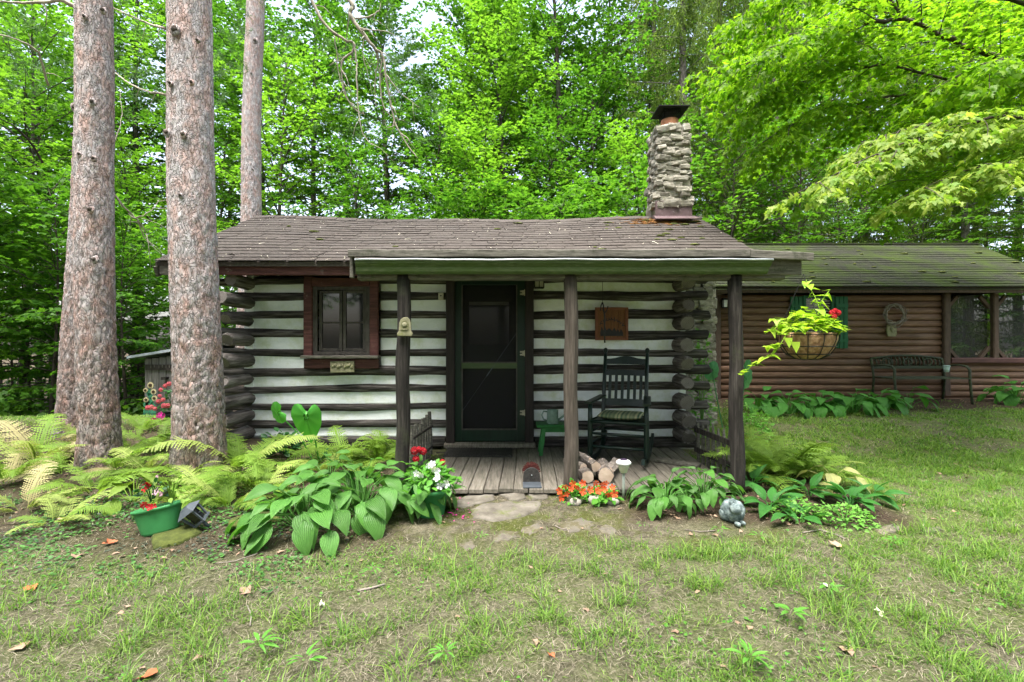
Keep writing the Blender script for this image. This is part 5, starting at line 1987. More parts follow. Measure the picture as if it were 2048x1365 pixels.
mb._add([ra, rb, rb + d_, ra + d_] + [v - Vector((0, 0, .045)) for v in (ra, rb, rb + d_, ra + d_)], [(0, 1, 2, 3), (7, 6, 5, 4), (0, 4, 5, 1), (1, 5, 6, 2), (2, 6, 7, 3), (3, 7, 4, 0)])
mb.build('roof', 'shed_roof', shed)
mb = MB()
mb.box(P(325, 735, 8.96), (.62, .02, .1))
mb.build('sign_board', 'soffit_dark', shed)
for i, px in enumerate((302, 309, 318, 325, 332, 339)):
    MB().box(P(px, 734 - (i % 2), 8.945), (.016, .008, .05)).build('sign_letter', 'fascia_grey', shed)
MB().box(P(330, 757, 8.94), (.08, .1, .05)).build('bird_box', 'soffit_dark', shed)
# sunflower ornament
so2 = thing('sunflower_ornament', 'painted metal cluster of cream sunflowers with green leaves leaning on the shed', 'garden ornament', P(300, 835, 8.8))
for px, py, r in ((301, 771, 7), (291, 781, 5), (307, 784, 6), (309, 797, 6), (292, 800, 5.5)):
    c = P(px, py, 8.8)
    r_ = r / F * 8.8
    pts = []
    for k in range(24):
        a = 2 * PI * k / 24
        rr_ = r_ * (1.0 if k % 2 else .78)
        pts.append((math.cos(a) * rr_, math.sin(a) * rr_))
    fl = MB().prism(pts, .008, Matrix.Translation(c)).build('sunflower', 'sunflower_cream', so2)
    MB().lathe([(r_ * .5, 0), (r_ * .45, .012)], 12, c + Vector((0, -.005, 0)), rot=Matrix.Rotation(PI / 2, 3, 'X')).build('core', 'sunflower_core', fl)
for px, py, tl in ((298, 786, .4), (301, 793, -.5), (296, 808, .2), (306, 812, -.3), (292, 808, .6), (302, 803, 0)):
    c = P(px, py, 8.815)
    MB().prism([(0, -.07), (.045, -.02), (.03, .04), (0, .07), (-.03, .04), (-.045, -.02)], .006, Matrix.Translation(c) @ Matrix.Rotation(tl, 4, 'Y')).build('leaf', 'sunflower_green', so2)
MB().tube([P(299, 776, 8.82), P(300, 806, 8.82), P(299, 836, 8.8)], .01, 5).build('stem', 'sunflower_green', so2)
mb = MB()
for i in range(5):
    p = P(289 + i * 5.2, 838, 8.78)
    mb.span(p, p + Vector((0, 0, .17)), .03, .01, (0, 1, 0))
mb.span(P(287, 825, 8.775), P(312, 825, 8.775), .01, .03)
mb.build('little_fence', 'sunflower_green', so2)

# ------------------------------------------------------------------ vegetation: templates
LEAF3 = np.array([(0, 0, 0), (.42, .3, -.05), (.2, .5, 0), (0, 1, -.1), (-.2, .5, 0), (-.42, .3, -.05)], float)
LEAF3F = [[(0, 1, 2), (0, 2, 3), (0, 3, 4), (0, 4, 5)]]
ML = [(0, 0), (.14, .02), (.4, -.06), (.3, .16), (.56, .34), (.27, .42), (.2, .5), (.17, .72), (0, 1.0), (-.17, .72), (-.2, .5), (-.27, .42), (-.56, .34), (-.3, .16), (-.4, -.06), (-.14, .02)]
MAPLE = np.array([(0, .3, .03)] + [(x, y, -.18 * (x * x + (y - .3) ** 2)) for x, y in ML], float)
MAPLEF = [[(0, i + 1, (i + 1) % 16 + 1) for i in range(16)]]
OVAL = np.array([(0, 0, 0), (.3, .35, .05), (.25, .7, .03), (0, 1, -.08), (-.25, .7, .03), (-.3, .35, .05), (0, .5, -.03)], float)
OVALF = [[(0, 1, 6), (1, 2, 6), (2, 3, 6), (3, 4, 6), (4, 5, 6), (5, 0, 6)]]
UPV = np.array([0, 0, 1.0])


def unit(v):
    return v / (np.linalg.norm(v, axis=-1, keepdims=True) + 1e-9)


def rotz(v, a):
    c, s = np.cos(a), np.sin(a)
    return np.stack([v[..., 0] * c - v[..., 1] * s, v[..., 0] * s + v[..., 1] * c, v[..., 2]], -1)


def spray(path, rg, spacing=.16, twig=.5, leafgap=.1, start=.2, taper=.55, droop=-.15, side=58):
    """Leaf positions, directions on one bough: twigs to both sides in the bough's own plane, leaves in pairs along each twig."""
    path = np.array([tuple(p) for p in path], float)
    seg = np.linalg.norm(np.diff(path, axis=0), axis=1)
    cum = np.concatenate([[0], np.cumsum(seg)])
    L = cum[-1]
    ss = np.arange(start * L, L, spacing)
    if len(ss) < 2:
        ss = np.array([L * .5, L * .9])
    pos = np.stack([np.interp(ss, cum, path[:, k]) for k in range(3)], 1)
    pos2 = np.stack([np.interp(np.minimum(ss + .03, L), cum, path[:, k]) for k in range(3)], 1)
    tan = unit(pos2 - pos + unit(path[-1:] - path[-2:-1]) * 1e-4)
    P_, D_, tw = [], [], []
    for i in range(len(ss)):
        f = ss[i] / L
        sides = (1, -1) if i < len(ss) - 1 else (1, -1, 0)
        for sg in sides:
            tl = twig * (1 - taper * f) * rg.uniform(.6, 1.25)
            d = rotz(tan[i], sg * R(side) * rg.uniform(.75, 1.2))
            d = unit(d + np.array([0, 0, droop + rg.uniform(-.18, .18)]))
            n = max(2, int(tl / leafgap))
            k = (np.arange(n) + rg.uniform(.3, 1.0)) / n
            q = pos[i] + d * (k * tl)[:, None] + np.array([0, 0, -.12 * tl]) * (k ** 2)[:, None]
            tw.append((pos[i], q[-1]))
            for s2 in (1, -1):
                ld = rotz(np.repeat(d[None], n, 0), s2 * R(48) + rg.uniform(-.4, .4, n))
                ld[:, 2] += rg.uniform(-.5, .0, n)
                P_.append(q + rg.normal(0, .012, (n, 3)))
                D_.append(unit(ld))
            P_.append(q[-1:])
            D_.append(unit(d[None] + np.array([[0, 0, -.2]])))
    return np.concatenate(P_), np.concatenate(D_), tw


def leaves_mesh(name, Ps, Ds, rg, T, Tf, size, szj=.3, tonebase=None, upj=.38):
    n = len(Ps)
    up = unit(UPV + rg.normal(0, upj, (n, 3)))
    Rm = basis(Ds, up)
    tone = np.clip(rg.beta(2.0, 2.2, n) + (tonebase if tonebase is not None else 0), 0, 1)
    V, Fs, tn = scatter(T, Tf, Ps, Rm, size * rg.uniform(1 - szj, 1 + szj, n), tone)
    return new_mesh(name, V, Fs, tn)


def bough(p0, az, el, L, rg, n=7, curve=-.5, wob=.12):
    """A bough: leaves the stem at elevation el and bends over toward the horizontal."""
    pts = [np.array(p0, float)]
    for i in range(n):
        f = i / n
        e = el + curve * f
        a = az + wob * math.sin(f * 5 + az * 3)
        pts.append(pts[-1] + np.array([math.cos(a) * math.cos(e), math.sin(a) * math.cos(e), math.sin(e)]) * L / n)
    return pts


def broadleaf(name, seed, H, r0, z0, wide, nb, leaf, bend=.3, prof=lambda t: math.sin(PI * (0.12 + .83 * t)) ** .8, twig=.6):
    """Meshes of one deciduous tree: stem with boughs, and leaves."""
    rg = np.random.default_rng(seed)
    n = 14
    ph = rg.uniform(0, 6.28)
    stem = [np.array([bend * math.sin(2.2 * i / n + ph) * i / n, bend * math.cos(1.7 * i / n + ph) * i / n, H * i / n - .2]) for i in range(n + 1)]
    rad = [r0 * (1 - .88 * (i / n) ** .8) * (1.25 if i == 0 else 1) for i in range(n + 1)]
    tubes = [np_tube(stem, rad, 9)]
    Ps, Ds = [], []
    st = np.array(stem)
    for b in range(nb):
        t_ = (b + rg.uniform(0, 1)) / nb
        z = z0 + (H - z0) * t_ * .98
        p0 = np.array([np.interp(z, st[:, 2], st[:, k]) for k in range(3)])
        L = max(.5, wide * prof(t_) * rg.uniform(.65, 1.15))
        az = b * 2.39996 + rg.uniform(-.5, .5)
        el = R(12) + R(45) * t_ + rg.uniform(-.15, .2)
        pts = bough(p0, az, el, L, rg, 6, -.55 + .2 * t_)
        rb = min(.03, r0 * .35) * (1 - .5 * t_)
        tubes.append(np_tube(pts, [rb * (1 - .85 * i / 6) for i in range(7)], 4))
        p_, d_, tw = spray(pts, rg, .18, twig, .105, .2)
        Ps.append(p_)
        Ds.append(d_)
    Ps, Ds = np.concatenate(Ps), np.concatenate(Ds)
    V, Fs, tn = merge(tubes)
    trunk = new_mesh('trunk', V, Fs, tn, None, True)
    crown = leaves_mesh('crown', Ps, Ds, rg, LEAF3, LEAF3F, leaf, upj=.45)
    return trunk, crown


def spruce(name, seed, H, r0, z0, wide, nw):
    """A drooping spruce: whorls of descending boughs, each hung with curtains of needled twigs."""
    rg = np.random.default_rng(seed)
    stem = [np.array([.1 * math.sin(i * .5), .1 * math.cos(i * .4), H * i / 12 - .2]) for i in range(13)]
    tubes = [np_tube(stem, [r0 * (1 - .85 * i / 12) for i in range(13)], 10)]
    sliver = np.array([(-.5, 0, 0), (.5, 0, 0), (.32, .6, .05), (0, 1, 0), (-.32, .55, -.05)], float)
    sf = [[(0, 1, 2), (0, 2, 4), (4, 2, 3)]]
    Pp, Dd, Sz = [], [], []
    for wv_ in range(nw):
        t_ = wv_ / nw
        z = z0 + (H - z0) * t_
        for k in range(5):
            if rg.uniform() < .12:
                continue
            az = k * 2 * PI / 5 + wv_ * .7 + rg.uniform(-.35, .35)
            L = max(.4, wide * (1 - .75 * t_) * rg.uniform(.55, 1.1))
            pts = bough((0, 0, z), az, R(8) + R(25) * t_ - .15, L, rg, 8, -.55 + rg.uniform(-.1, .2))
            pts[-1][2] += .12 * L
            tubes.append(np_tube(pts, [.022 * (1 - .8 * i / 8) for i in range(9)], 4))
            pa = np.array(pts)
            for q in np.arange(.12, 1.0, .055):
                i = q * 8
                p = np.array([np.interp(i, np.arange(9), pa[:, c]) for c in range(3)])
                bd = unit(pa[min(int(i) + 1, 8)] - pa[int(i)])
                for sg in (-1, 1):
                    hl = rg.uniform(.18, .62) * (1 - .4 * q)
                    n = max(3, int(hl / .035))
                    kk = np.linspace(0, 1, n)
                    sdv = rotz(bd, sg * 1.2) * rg.uniform(.1, .34)
                    sdv[2] = 0
                    line = p + sdv * kk[:, None] * (1 - .4 * kk[:, None]) + np.array([0, 0, -hl]) * (kk ** 1.3)[:, None]
                    dd = unit(np.array([0, 0, -1.0]) + rg.normal(0, .55, (n, 3)) + sdv * .5)
                    Pp.append(line)
                    Dd.append(dd)
                    Sz.append(rg.uniform(.07, .13, n))
    Pp, Dd, Sz = np.concatenate(Pp), np.concatenate(Dd), np.concatenate(Sz)
    n = len(Pp)
    Rm = basis(Dd, unit(rg.normal(0, 1, (n, 3))))
    Rm = Rm * np.array([.24, 1, .5])[None, None, :]
    V, Fs, tn = scatter(sliver, sf, Pp, Rm, Sz, np.clip(rg.beta(2, 2, n), 0, 1))
    V2, F2, t2 = merge(tubes)
    return new_mesh('trunk', V2, F2, t2, None, True), new_mesh('crown', V, Fs, tn)


# ------------------------------------------------------------------ the pines in front
def pine(label, base, lean, r_base, r_top, top, seed, knots, group=None):
    """A red pine stem with plated bark in relief. base = ground point, lean = shift of the axis per metre."""
    t_ = thing('pine_tree', label, 'tree', base, 0, group)
    nr, nz_ = 104, 300
    zz = np.concatenate([np.linspace(-.15, 5.2, 260), np.linspace(5.3, top, 41)])
    th = np.arange(nr) * 2 * PI / nr + PI / 2
    TH, Z = np.meshgrid(th, zz)
    f = np.clip(Z / 6.0, 0, 2)
    rad = r_base + (r_top - r_base) * np.clip(f, 0, 1) + .17 * r_base * np.exp(-np.clip(Z, -.1, 9) / .24) * (1 + .45 * np.cos(5 * TH + seed)) - .02 * np.clip(f - 1, 0, 1)
    u = TH * r_base
    p = np.stack([u.ravel() / .055, Z.ravel() / .12], 1)
    wv_ = np.stack([fbm(p * .7, seed, 2), fbm(p * .7 + 9, seed, 2)], 1) - .5
    f1, f2, idv = cells(p + wv_ * 1.5, seed)
    edge = np.clip((f2 - f1) / .28, 0, 1).reshape(Z.shape)
    idv = idv.reshape(Z.shape)
    f1b, f2b, idb = cells(p * np.array([2.6, 2.3]) + wv_ * 2, seed + 5)
    flake = idb.reshape(Z.shape)
    low = 1 - sstep(.3, 2.6, Z)
    depth = (.4 + .75 * low) * (1 - edge ** .8)
    lump = fbm(np.stack([u.ravel() * 5, Z.ravel() * 2.2], 1), seed + 3, 3).reshape(Z.shape) - .5
    rr_ = rad * (1 + .045 * lump + .03 * np.cos(TH * 2 + seed) ) - .014 * depth + .006 * idv + .004 * flake
    X = np.cos(TH) * rr_ + lean[0] * Z + .018 * np.sin(Z * 1.15 + seed) * sstep(0, 1.5, Z)
    Y = np.sin(TH) * rr_ + lean[1] * Z
    tone = np.clip(1 - depth * 1.0 + .25 * (flake - .5), 0, 1)
    n0, n1 = Z.shape
    ii = np.arange(n0 - 1)[:, None] * nr
    k = np.arange(nr)[None]
    fq = np.stack([ii + k, ii + (k + 1) % nr, ii + nr + (k + 1) % nr, ii + nr + k], -1).reshape(-1, 4)
    me = new_mesh('trunk', np.stack([X, Y, Z], -1), [fq], tone.ravel(), None, True)
    tr = link('trunk', me, 'pine_bark', t_)
    for i, (px, py) in enumerate(knots):                     # stubs of lost branches
        D = base[1] - r_base * .95
        q = P(px, py, D)
        s_ = rnd.uniform(.018, .034) * (1.7 if i == 0 else 1)
        mb = MB().blob(q, (s_, .016, s_ * 1.15), seed + i, .5, 9, 6, 2.2, tone=.3)
        mb.blob(q + Vector((0, -.014, .004)), (s_ * .62, .016, s_ * .62), seed + i + 40, .4, 8, 5, tone=.02)
        mb.build('knot', 'pine_bark', t_, True)
    return t_


def dead_branch(parent, pts, r, seed=0, name='dead_branch', mat='branch_tan'):
    """A bare branch given by photo points with their distance, smoothed, with a few side twigs."""
    rg = random.Random(seed)
    c = [P(*p) for p in pts]
    path = []
    for i in range(len(c) - 1):
        a, b = c[i], c[i + 1]
        pa, nb_ = c[max(i - 1, 0)], c[min(i + 2, len(c) - 1)]
        for k in range(5):
            t_ = k / 5
            path.append(.5 * ((2 * a) + (b - pa) * t_ + (2 * pa - 5 * a + 4 * b - nb_) * t_ ** 2 + (3 * a - pa - 3 * b + nb_) * t_ ** 3) + Vector((rg.uniform(-.006, .006), rg.uniform(-.01, .01), rg.uniform(-.006, .006))))
    path.append(c[-1])
    n = len(path)
    mb = MB().tube(path, [r * (1 - .75 * i / n) for i in range(n)], 6)
    for i in range(2, n - 1, 3):
        if rg.random() < .55:
            d = (path[i + 1] - path[i]).normalized()
            s_ = Vector((rg.uniform(-1, 1), rg.uniform(-.6, .6), rg.uniform(-.9, .5))).normalized()
            L = rg.uniform(.08, .26)
            p0 = path[i]
            mb.tube([p0, p0 + (d * .5 + s_) * L * .5, p0 + (d * .7 + s_ + Vector((0, 0, -.4))) * L], [r * .35, r * .25, r * .1], 4)
    return mb.build(name, mat, parent, True)


p1 = gp(199, 4.6)
pine1 = pine('thick pine trunk at the left, the nearer of two that overlap', p1, (-.0165, .0), 33.5 * 4.6 / F, 28 * 4.6 / F, 11, 3, [(185, 205), (170, 35), (188, 318), (182, 420), (207, 22), (160, 310), (190, 520)])
p1b = gp(146, 5.9)
pine1b = pine('pine trunk at the far left, mostly hidden behind the thicker one', p1b, (.034, .02), .155, .13, 11, 17, [(150, 215), (146, 270), (152, 350), (150, 395)])
p2 = gp(400, 4.55)
pine2 = pine('thickest pine trunk standing before the left end of the cabin roof', p2, (-.0235, .0), 45.5 * 4.55 / F, 36.5 * 4.55 / F, 11, 8, [(350, 60), (341, 168), (384, 166), (367, 270), (362, 392), (334, 266), (396, 82)])
p3 = gp(492, 9.4)
pine3 = pine('slimmer pine trunk rising behind the left end of the cabin roof', p3, (.022, 0), .2, .16, 14, 23, [(510, 82), (503, 148), (506, 340)])
dead_branch(pine1, [(155, 15, 4.6), (120, 2, 4.55), (60, 6, 4.5), (0, 4, 4.5)], .022, 1)
dead_branch(pine1, [(95, 170, 5.4), (75, 105, 5.2), (35, 80, 5.0), (-10, 68, 4.9)], .014, 2)
dead_branch(pine1, [(85, 325, 5.6), (60, 285, 5.4), (30, 255, 5.2), (-10, 232, 5.0)], .014, 3, mat='branch_dark')
dead_branch(pine2, [(330, 58, 4.6), (290, 45, 4.9), (250, 28, 5.1), (228, 16, 5.3)], .014, 4)
dead_branch(pine2, [(330, 190, 4.8), (280, 178, 5.2), (235, 150, 5.6), (222, 140, 5.7)], .012, 5)
dead_branch(pine1, [(226, 385, 4.7), (248, 415, 4.8), (275, 440, 4.9), (293, 470, 5.0)], .013, 6)
dead_branch(pine1, [(258, 428, 4.85), (275, 436, 4.85), (305, 420, 4.9), (316, 400, 4.95)], .008, 7)
dead_branch(pine1, [(275, 440, 4.9), (290, 475, 5.0), (325, 512, 5.1)], .007, 8)
dead_branch(pine1, [(228, 290, 5.0), (243, 240, 5.1), (240, 180, 5.2)], .006, 9)

# drooping bare pine boughs over the roof, with a few green tufts
pb = thing('pine_bough', 'bare drooping pine bough of tangled tan twigs hanging above the cabin roof', 'branch', P(690, -60, 7.0))
DB = [([(618, -10, 6.8), (650, 50, 6.8), (690, 80, 6.85), (706, 86, 6.9), (704, 105, 6.9), (686, 120, 6.9), (683, 145, 6.9), (690, 185, 6.95), (705, 215, 7), (730, 230, 7)], .017),
      ([(690, -10, 6.7), (706, 12, 6.7), (700, 30, 6.7), (722, 62, 6.7), (742, 88, 6.7), (752, 100, 6.75), (765, 110, 6.8), (772, 150, 6.8), (780, 200, 6.85), (792, 250, 6.9), (815, 290, 6.9), (835, 316, 6.9)], .022),
      ([(708, 86, 6.9), (713, 120, 6.9), (714, 165, 6.9), (716, 215, 6.9), (726, 268, 6.9), (745, 292, 6.9)], .011),
      ([(742, 88, 6.75), (756, 118, 6.8), (752, 150, 6.85), (750, 185, 6.9), (753, 215, 6.9)], .009),
      ([(765, 110, 6.8), (760, 160, 6.85), (765, 205, 6.9), (780, 230, 6.9), (810, 243, 6.9)], .01),
      ([(772, 150, 6.8), (800, 185, 6.8), (840, 215, 6.8)], .008),
      ([(668, 72, 6.85), (674, 110, 6.9), (676, 140, 6.9), (690, 190, 6.9), (715, 222, 6.9)], .007),
      ([(700, 38, 6.7), (735, 35, 6.7), (757, 22, 6.7), (762, 5, 6.7)], .01),
      ([(720, 62, 6.7), (745, 60, 6.6), (775, 65, 6.6), (820, 85, 6.6)], .007),
      ([(792, 250, 6.9), (775, 256, 6.9), (770, 240, 6.9)], .005),
      ([(730, 70, 6.7), (726, 110, 6.75), (736, 150, 6.8), (745, 190, 6.85)], .006)]
for i, (pts, r) in enumerate(DB):
    dead_branch(pb, pts, r * 1.35, 30 + i, 'branch')
rg = np.random.default_rng(77)


def tufts(parent, spots, seed, name='needles', spread=.18):
    """Brushes of long pine needles."""
    rg = np.random.default_rng(seed)
    Pp, Dd = [], []
    for px, py, D, n in spots:
        c0 = np.array(P(px, py, D))
        for k in range(n):
            c = c0 + rg.normal(0, spread, 3)
            axis_ = unit(rg.normal(0, 1, 3) + np.array([0, 0, -.5]))
            m_ = 26
            Pp.append(np.repeat(c[None], m_, 0) + rg.normal(0, .015, (m_, 3)) + axis_ * rg.uniform(0, .12, (m_, 1)))
            Dd.append(unit(axis_ * .7 + rg.normal(0, .6, (m_, 3))))
    Pp, Dd = np.concatenate(Pp), np.concatenate(Dd)
    n = len(Pp)
    T = np.array([(-.5, 0, 0), (.5, 0, 0), (0, 1, -.08)], float)
    Rm = basis(Dd, unit(rg.normal(0, 1, (n, 3)))) * np.array([.035, 1, 1])[None, None]
    V, Fs, tn = scatter(T, [[(0, 1, 2)]], Pp, Rm, rg.uniform(.1, .16, n), rg.uniform(0, 1, n))
    me = new_mesh(name, V - np.array(wloc(parent)), Fs, tn)
    o = link(name, me, 'pine_needle', parent)
    o['kind'] = 'stuff'
    return o


tufts(pb, [(705, 262, 6.95, 10), (845, 240, 6.8, 10), (800, 215, 6.85, 8), (790, 60, 6.8, 14), (820, 150, 6.9, 14), (740, 20, 6.9, 12), (800, 110, 7.0, 16), (770, 285, 6.9, 6), (725, 120, 7.1, 12), (640, 60, 7.1, 10)], 5)
tufts(pine1, [(60, 120, 5.6, 10), (20, 110, 5.4, 10), (95, 150, 5.8, 10), (40, 40, 5.4, 12), (300, 130, 6.2, 14), (270, 160, 6.0, 12), (300, 190, 6.2, 10), (250, 40, 6.0, 8)], 6, spread=.2)
tufts(pine2, [(440, 80, 6.4, 12), (430, 130, 6.2, 10), (460, 30, 6.4, 8), (425, 170, 6.6, 8), (580, 90, 7.5, 8)], 7, spread=.2)

# ------------------------------------------------------------------ the wood behind
bl = [broadleaf('maple', 101, 9.5, .10, .9, 2.7, 64, .115), broadleaf('maple', 102, 7.0, .07, .5, 2.4, 54, .108),
      broadleaf('maple', 103, 13.5, .15, 2.4, 3.3, 80, .13, .5), broadleaf('maple', 104, 15.0, .2, 4.2, 3.6, 78, .135, .4),
      broadleaf('sapling', 105, 4.2, .04, .25, 1.7, 34, .11, .2)]
sp = [spruce('spruce', 201, 15, .19, .8, 2.6, 34), spruce('spruce', 202, 17, .17, 1.6, 2.9, 36)]


def tree(name, protos, i, loc, rz, sc, mats, label, group, cat='tree'):
    t_ = thing(name, label, cat, loc, rz, group)
    t_.scale = (sc, sc, sc)
    for nm, me, mat in (('trunk', protos[i][0], mats[0]), ('crown', protos[i][1], mats[1])):
        o = link(nm, me, mat, t_)
        if nm == 'crown':
            o['kind'] = 'stuff'
    return t_


def gpt(x, y):
    return Vector((x, y, gz(x, y) - .05))


LBL = {'left': ('maple_tree', 'leafy green broadleaf tree in the wood left of the cabin, beyond the pine trunks', 'trees in the wood left of the cabin'),
       'mid': ('maple_tree', 'leafy green broadleaf tree in the wood behind the cabin roof', 'trees in the wood behind the cabin roof'),
       'right': ('maple_tree', 'leafy green broadleaf tree in the wood behind the log-sided house', 'trees in the wood behind the log-sided house')}
rt = random.Random(5)
spots = []
for px, D, k, sc in ((-60, 9.5, 1, 1.0), (40, 11.5, 0, 1.0), (110, 14, 2, 1.0), (-20, 16, 3, 1.0), (200, 16.5, 2, .95), (260, 13, 1, 1.1), (285, 17, 3, 1.0),
                     (-160, 13, 2, 1.0), (75, 17.5, 0, 1.2), (230, 19.5, 0, 1.3), (-80, 26, 2, 1.2),
                     (440, 15, 0, 1.0), (385, 19, 3, 1.0), (445, 22, 2, 1.1), (130, 21, 2, 1.1)):
    spots.append((px, D, k, sc, 'left'))
for px, D, k, sc in ((560, 13.5, 0, 1.0), (640, 16, 2, 1.0), (720, 13, 1, 1.05), (785, 16.5, 3, 1.0), (870, 13.8, 0, .95), (950, 12.6, 1, 1.0), (1010, 15.5, 2, .9), (1090, 13.2, 1, 1.1), (1170, 14.5, 0, 1.0), (1250, 12.8, 1, .95),
                     (1220, 17.5, 2, .95), (880, 19.5, 2, 1.0), (1120, 20.5, 2, 1.05), (530, 17, 2, 1.05), (1290, 21, 2, 1.1), (960, 23, 2, 1.1), (1010, 19, 3, .95), (925, 17, 2, 1.0), (1060, 23, 2, 1.15), (1185, 17.6, 2, 1.15), (1120, 16.4, 3, 1.0), (690, 21.5, 2, 1.1)):
    spots.append((px, D, k, sc, 'mid'))
for px, D, k, sc in ((1480, 20, 2, 1.1), (1620, 22, 2, 1.15), (1760, 20, 2, 1.1), (1900, 21, 3, 1.0), (2040, 18, 2, 1.1), (1690, 15.5, 1, 1.0), (1850, 15, 1, 1.0), (1980, 15, 0, 1.0), (2120, 15, 2, 1.0), (1400, 24, 2, 1.2), (2200, 20, 2, 1.1), (1560, 27, 3, 1.1), (1800, 27, 2, 1.2), (2140, 11.5, 0, 1.0)):
    spots.append((px, D, k, sc, 'right'))
spots += [(1452, 12.2, 1, 1.0, 'right'), (1585, 12.6, 1, 1.0, 'right'), (1530, 16.5, 2, .9, 'right')]
KIND = ('slender leafy maple', 'low bushy maple', 'tall maple', 'tall tree with a bare lower trunk')
ZONE = {'left': ((-90, 'past the left edge of the picture'), (60, 'at the far left'), (125, 'just left of the overlapping pines'), (215, 'behind the overlapping pine trunks'), (275, 'between the left pines and the thickest pine'), (340, 'left of the thickest pine over the shed'), (420, 'behind the thickest pine trunk'), (999, 'between the thickest and the slim pine')),
        'mid': ((570, 'right of the slim pine'), (660, 'over the left part of the roof'), (740, 'above the cabin window'), (840, 'above the left porch post'), (930, 'above the door frame'), (1030, 'above the screen door'), (1110, 'above the boot brush'), (1190, 'above the middle porch post'), (1260, 'left of the chimney'), (9999, 'behind the chimney')),
        'right': ((1500, 'right of the chimney'), (1600, 'above the hanging basket'), (1700, 'above the green shutters'), (1820, 'above the wreath'), (1950, 'above the iron bench'), (2060, 'above the screened porch'), (9999, 'at the right edge'))}
used_lb = {}


def tree_label(px, D, k, zn):
    place = next(w_ for lim, w_ in ZONE[zn] if px <= lim)
    dep = 'near ' if D < 14.5 else 'middle-distance ' if D < 18 else 'farther ' if D < 21 else 'farthest '
    lb = dep + KIND[k] + ' ' + place
    return lb


for i, (x, y) in enumerate(((-13, 3.5), (-16, 6), (-18, 9), (-20, 4), (14.5, 9), (16, 13))):   # the wood closes in on both sides of the frame
    tree('maple_tree', bl, (0, 2, 1, 2, 3)[i % 5], gpt(x, y), rt.uniform(0, 6.28), 1.0, ('trunk_dark', 'maple_leaf'), 'leafy tree of the wood beyond the sides of the picture', 'trees beyond the sides of the picture')
for px, D, k, sc, zn in spots:
    x = XX(px, D)
    nm, _lb, grp = LBL[zn]
    lb = tree_label(px, D, k, zn)
    tree(nm, bl, k, gpt(x, D), rt.uniform(0, 6.28), sc * rt.uniform(.92, 1.08), ('trunk_dark', 'maple_leaf'), lb, grp)
for px, D in ((-90, 8.8), (100, 9.2), (255, 9.4), (-40, 9.8), (60, 10.4), (30, 13), (245, 10.8), (270, 11.5), (310, 12.6), (470, 12), (1, 15)):
    tree('sapling', bl, 4, gpt(XX(px, D), D), rt.uniform(0, 6.28), rt.uniform(.8, 1.15), ('branch_dark', 'maple_leaf'),
         'low leafy sapling at the wood edge ' + ('at the left edge' if px < 20 else 'at the far left' if px < 100 else 'hidden by the left pines' if px < 248 else 'between the pines' if px < 260 else 'just left of the shed' if px < 300 else 'behind the shed' if px < 400 else 'right of the thickest pine') + (', nearest' if D < 9.6 else ', nearer' if D < 11 else ', farther in' if D > 12.8 else ''), 'saplings at the wood edge left of the cabin')
for px, D in ((1010, 11.2), (1120, 10.8), (1190, 11.0), (900, 11.5), (1280, 10.6), (830, 12)):
    tree('sapling', bl, 4, gpt(XX(px, D), D), rt.uniform(0, 6.28), rt.uniform(1.0, 1.2), ('branch_dark', 'maple_leaf'),
         'bushy sapling showing over the roof ridge ' + {1010: 'above the door', 1120: 'above the middle porch post', 1190: 'right of the middle post', 900: 'above the door frame', 1280: 'beside the chimney', 830: 'above the left post'}[px], 'saplings close behind the cabin')
for px, D, k, sc in ((1372, 13.2, 0, 1.0), (1447, 15.5, 1, 1.0), (1300, 16, 1, 1.0), (1555, 13.8, 0, 1.05), (1640, 17, 1, 1.0), (1735, 16.5, 0, 1.0), (1500, 18, 1, 1.1), (1930, 14.5, 0, .8), (1830, 18, 1, 1.0)):
    tree('spruce_tree', sp, k, gpt(XX(px, D), D), rt.uniform(0, 6.28), sc, ('trunk_spruce', 'spruce_needle'),
         'drooping spruce ' + {1372: 'with its stem right behind the chimney', 1447: 'next right of the chimney, farther back', 1300: 'half hidden left of the chimney', 1555: 'above the left end of the long house roof', 1640: 'above the green shutters', 1735: 'above the wreath', 1500: 'far back between chimney and long house', 1930: 'low above the screened porch', 1830: 'far back above the iron bench'}[px], 'spruces behind the houses')
for i, (x, y) in enumerate([(-14 + 3.4 * k, -9.5 - 1.6 * (k % 3)) for k in range(9)] + [(-16 + 4.2 * k, -15 - 1.5 * (k % 2)) for k in range(9)] + [(-12, -3), (-13.5, 2), (13, -3), (14.5, 2)]):   # the same wood goes on behind the viewer
    tree('maple_tree', bl, 2 + i % 2, (x, y, 0), rt.uniform(0, 6.28), 1.4, ('trunk_dark', 'maple_leaf'), 'leafy tree of the wood behind the viewer', 'trees behind the viewer')

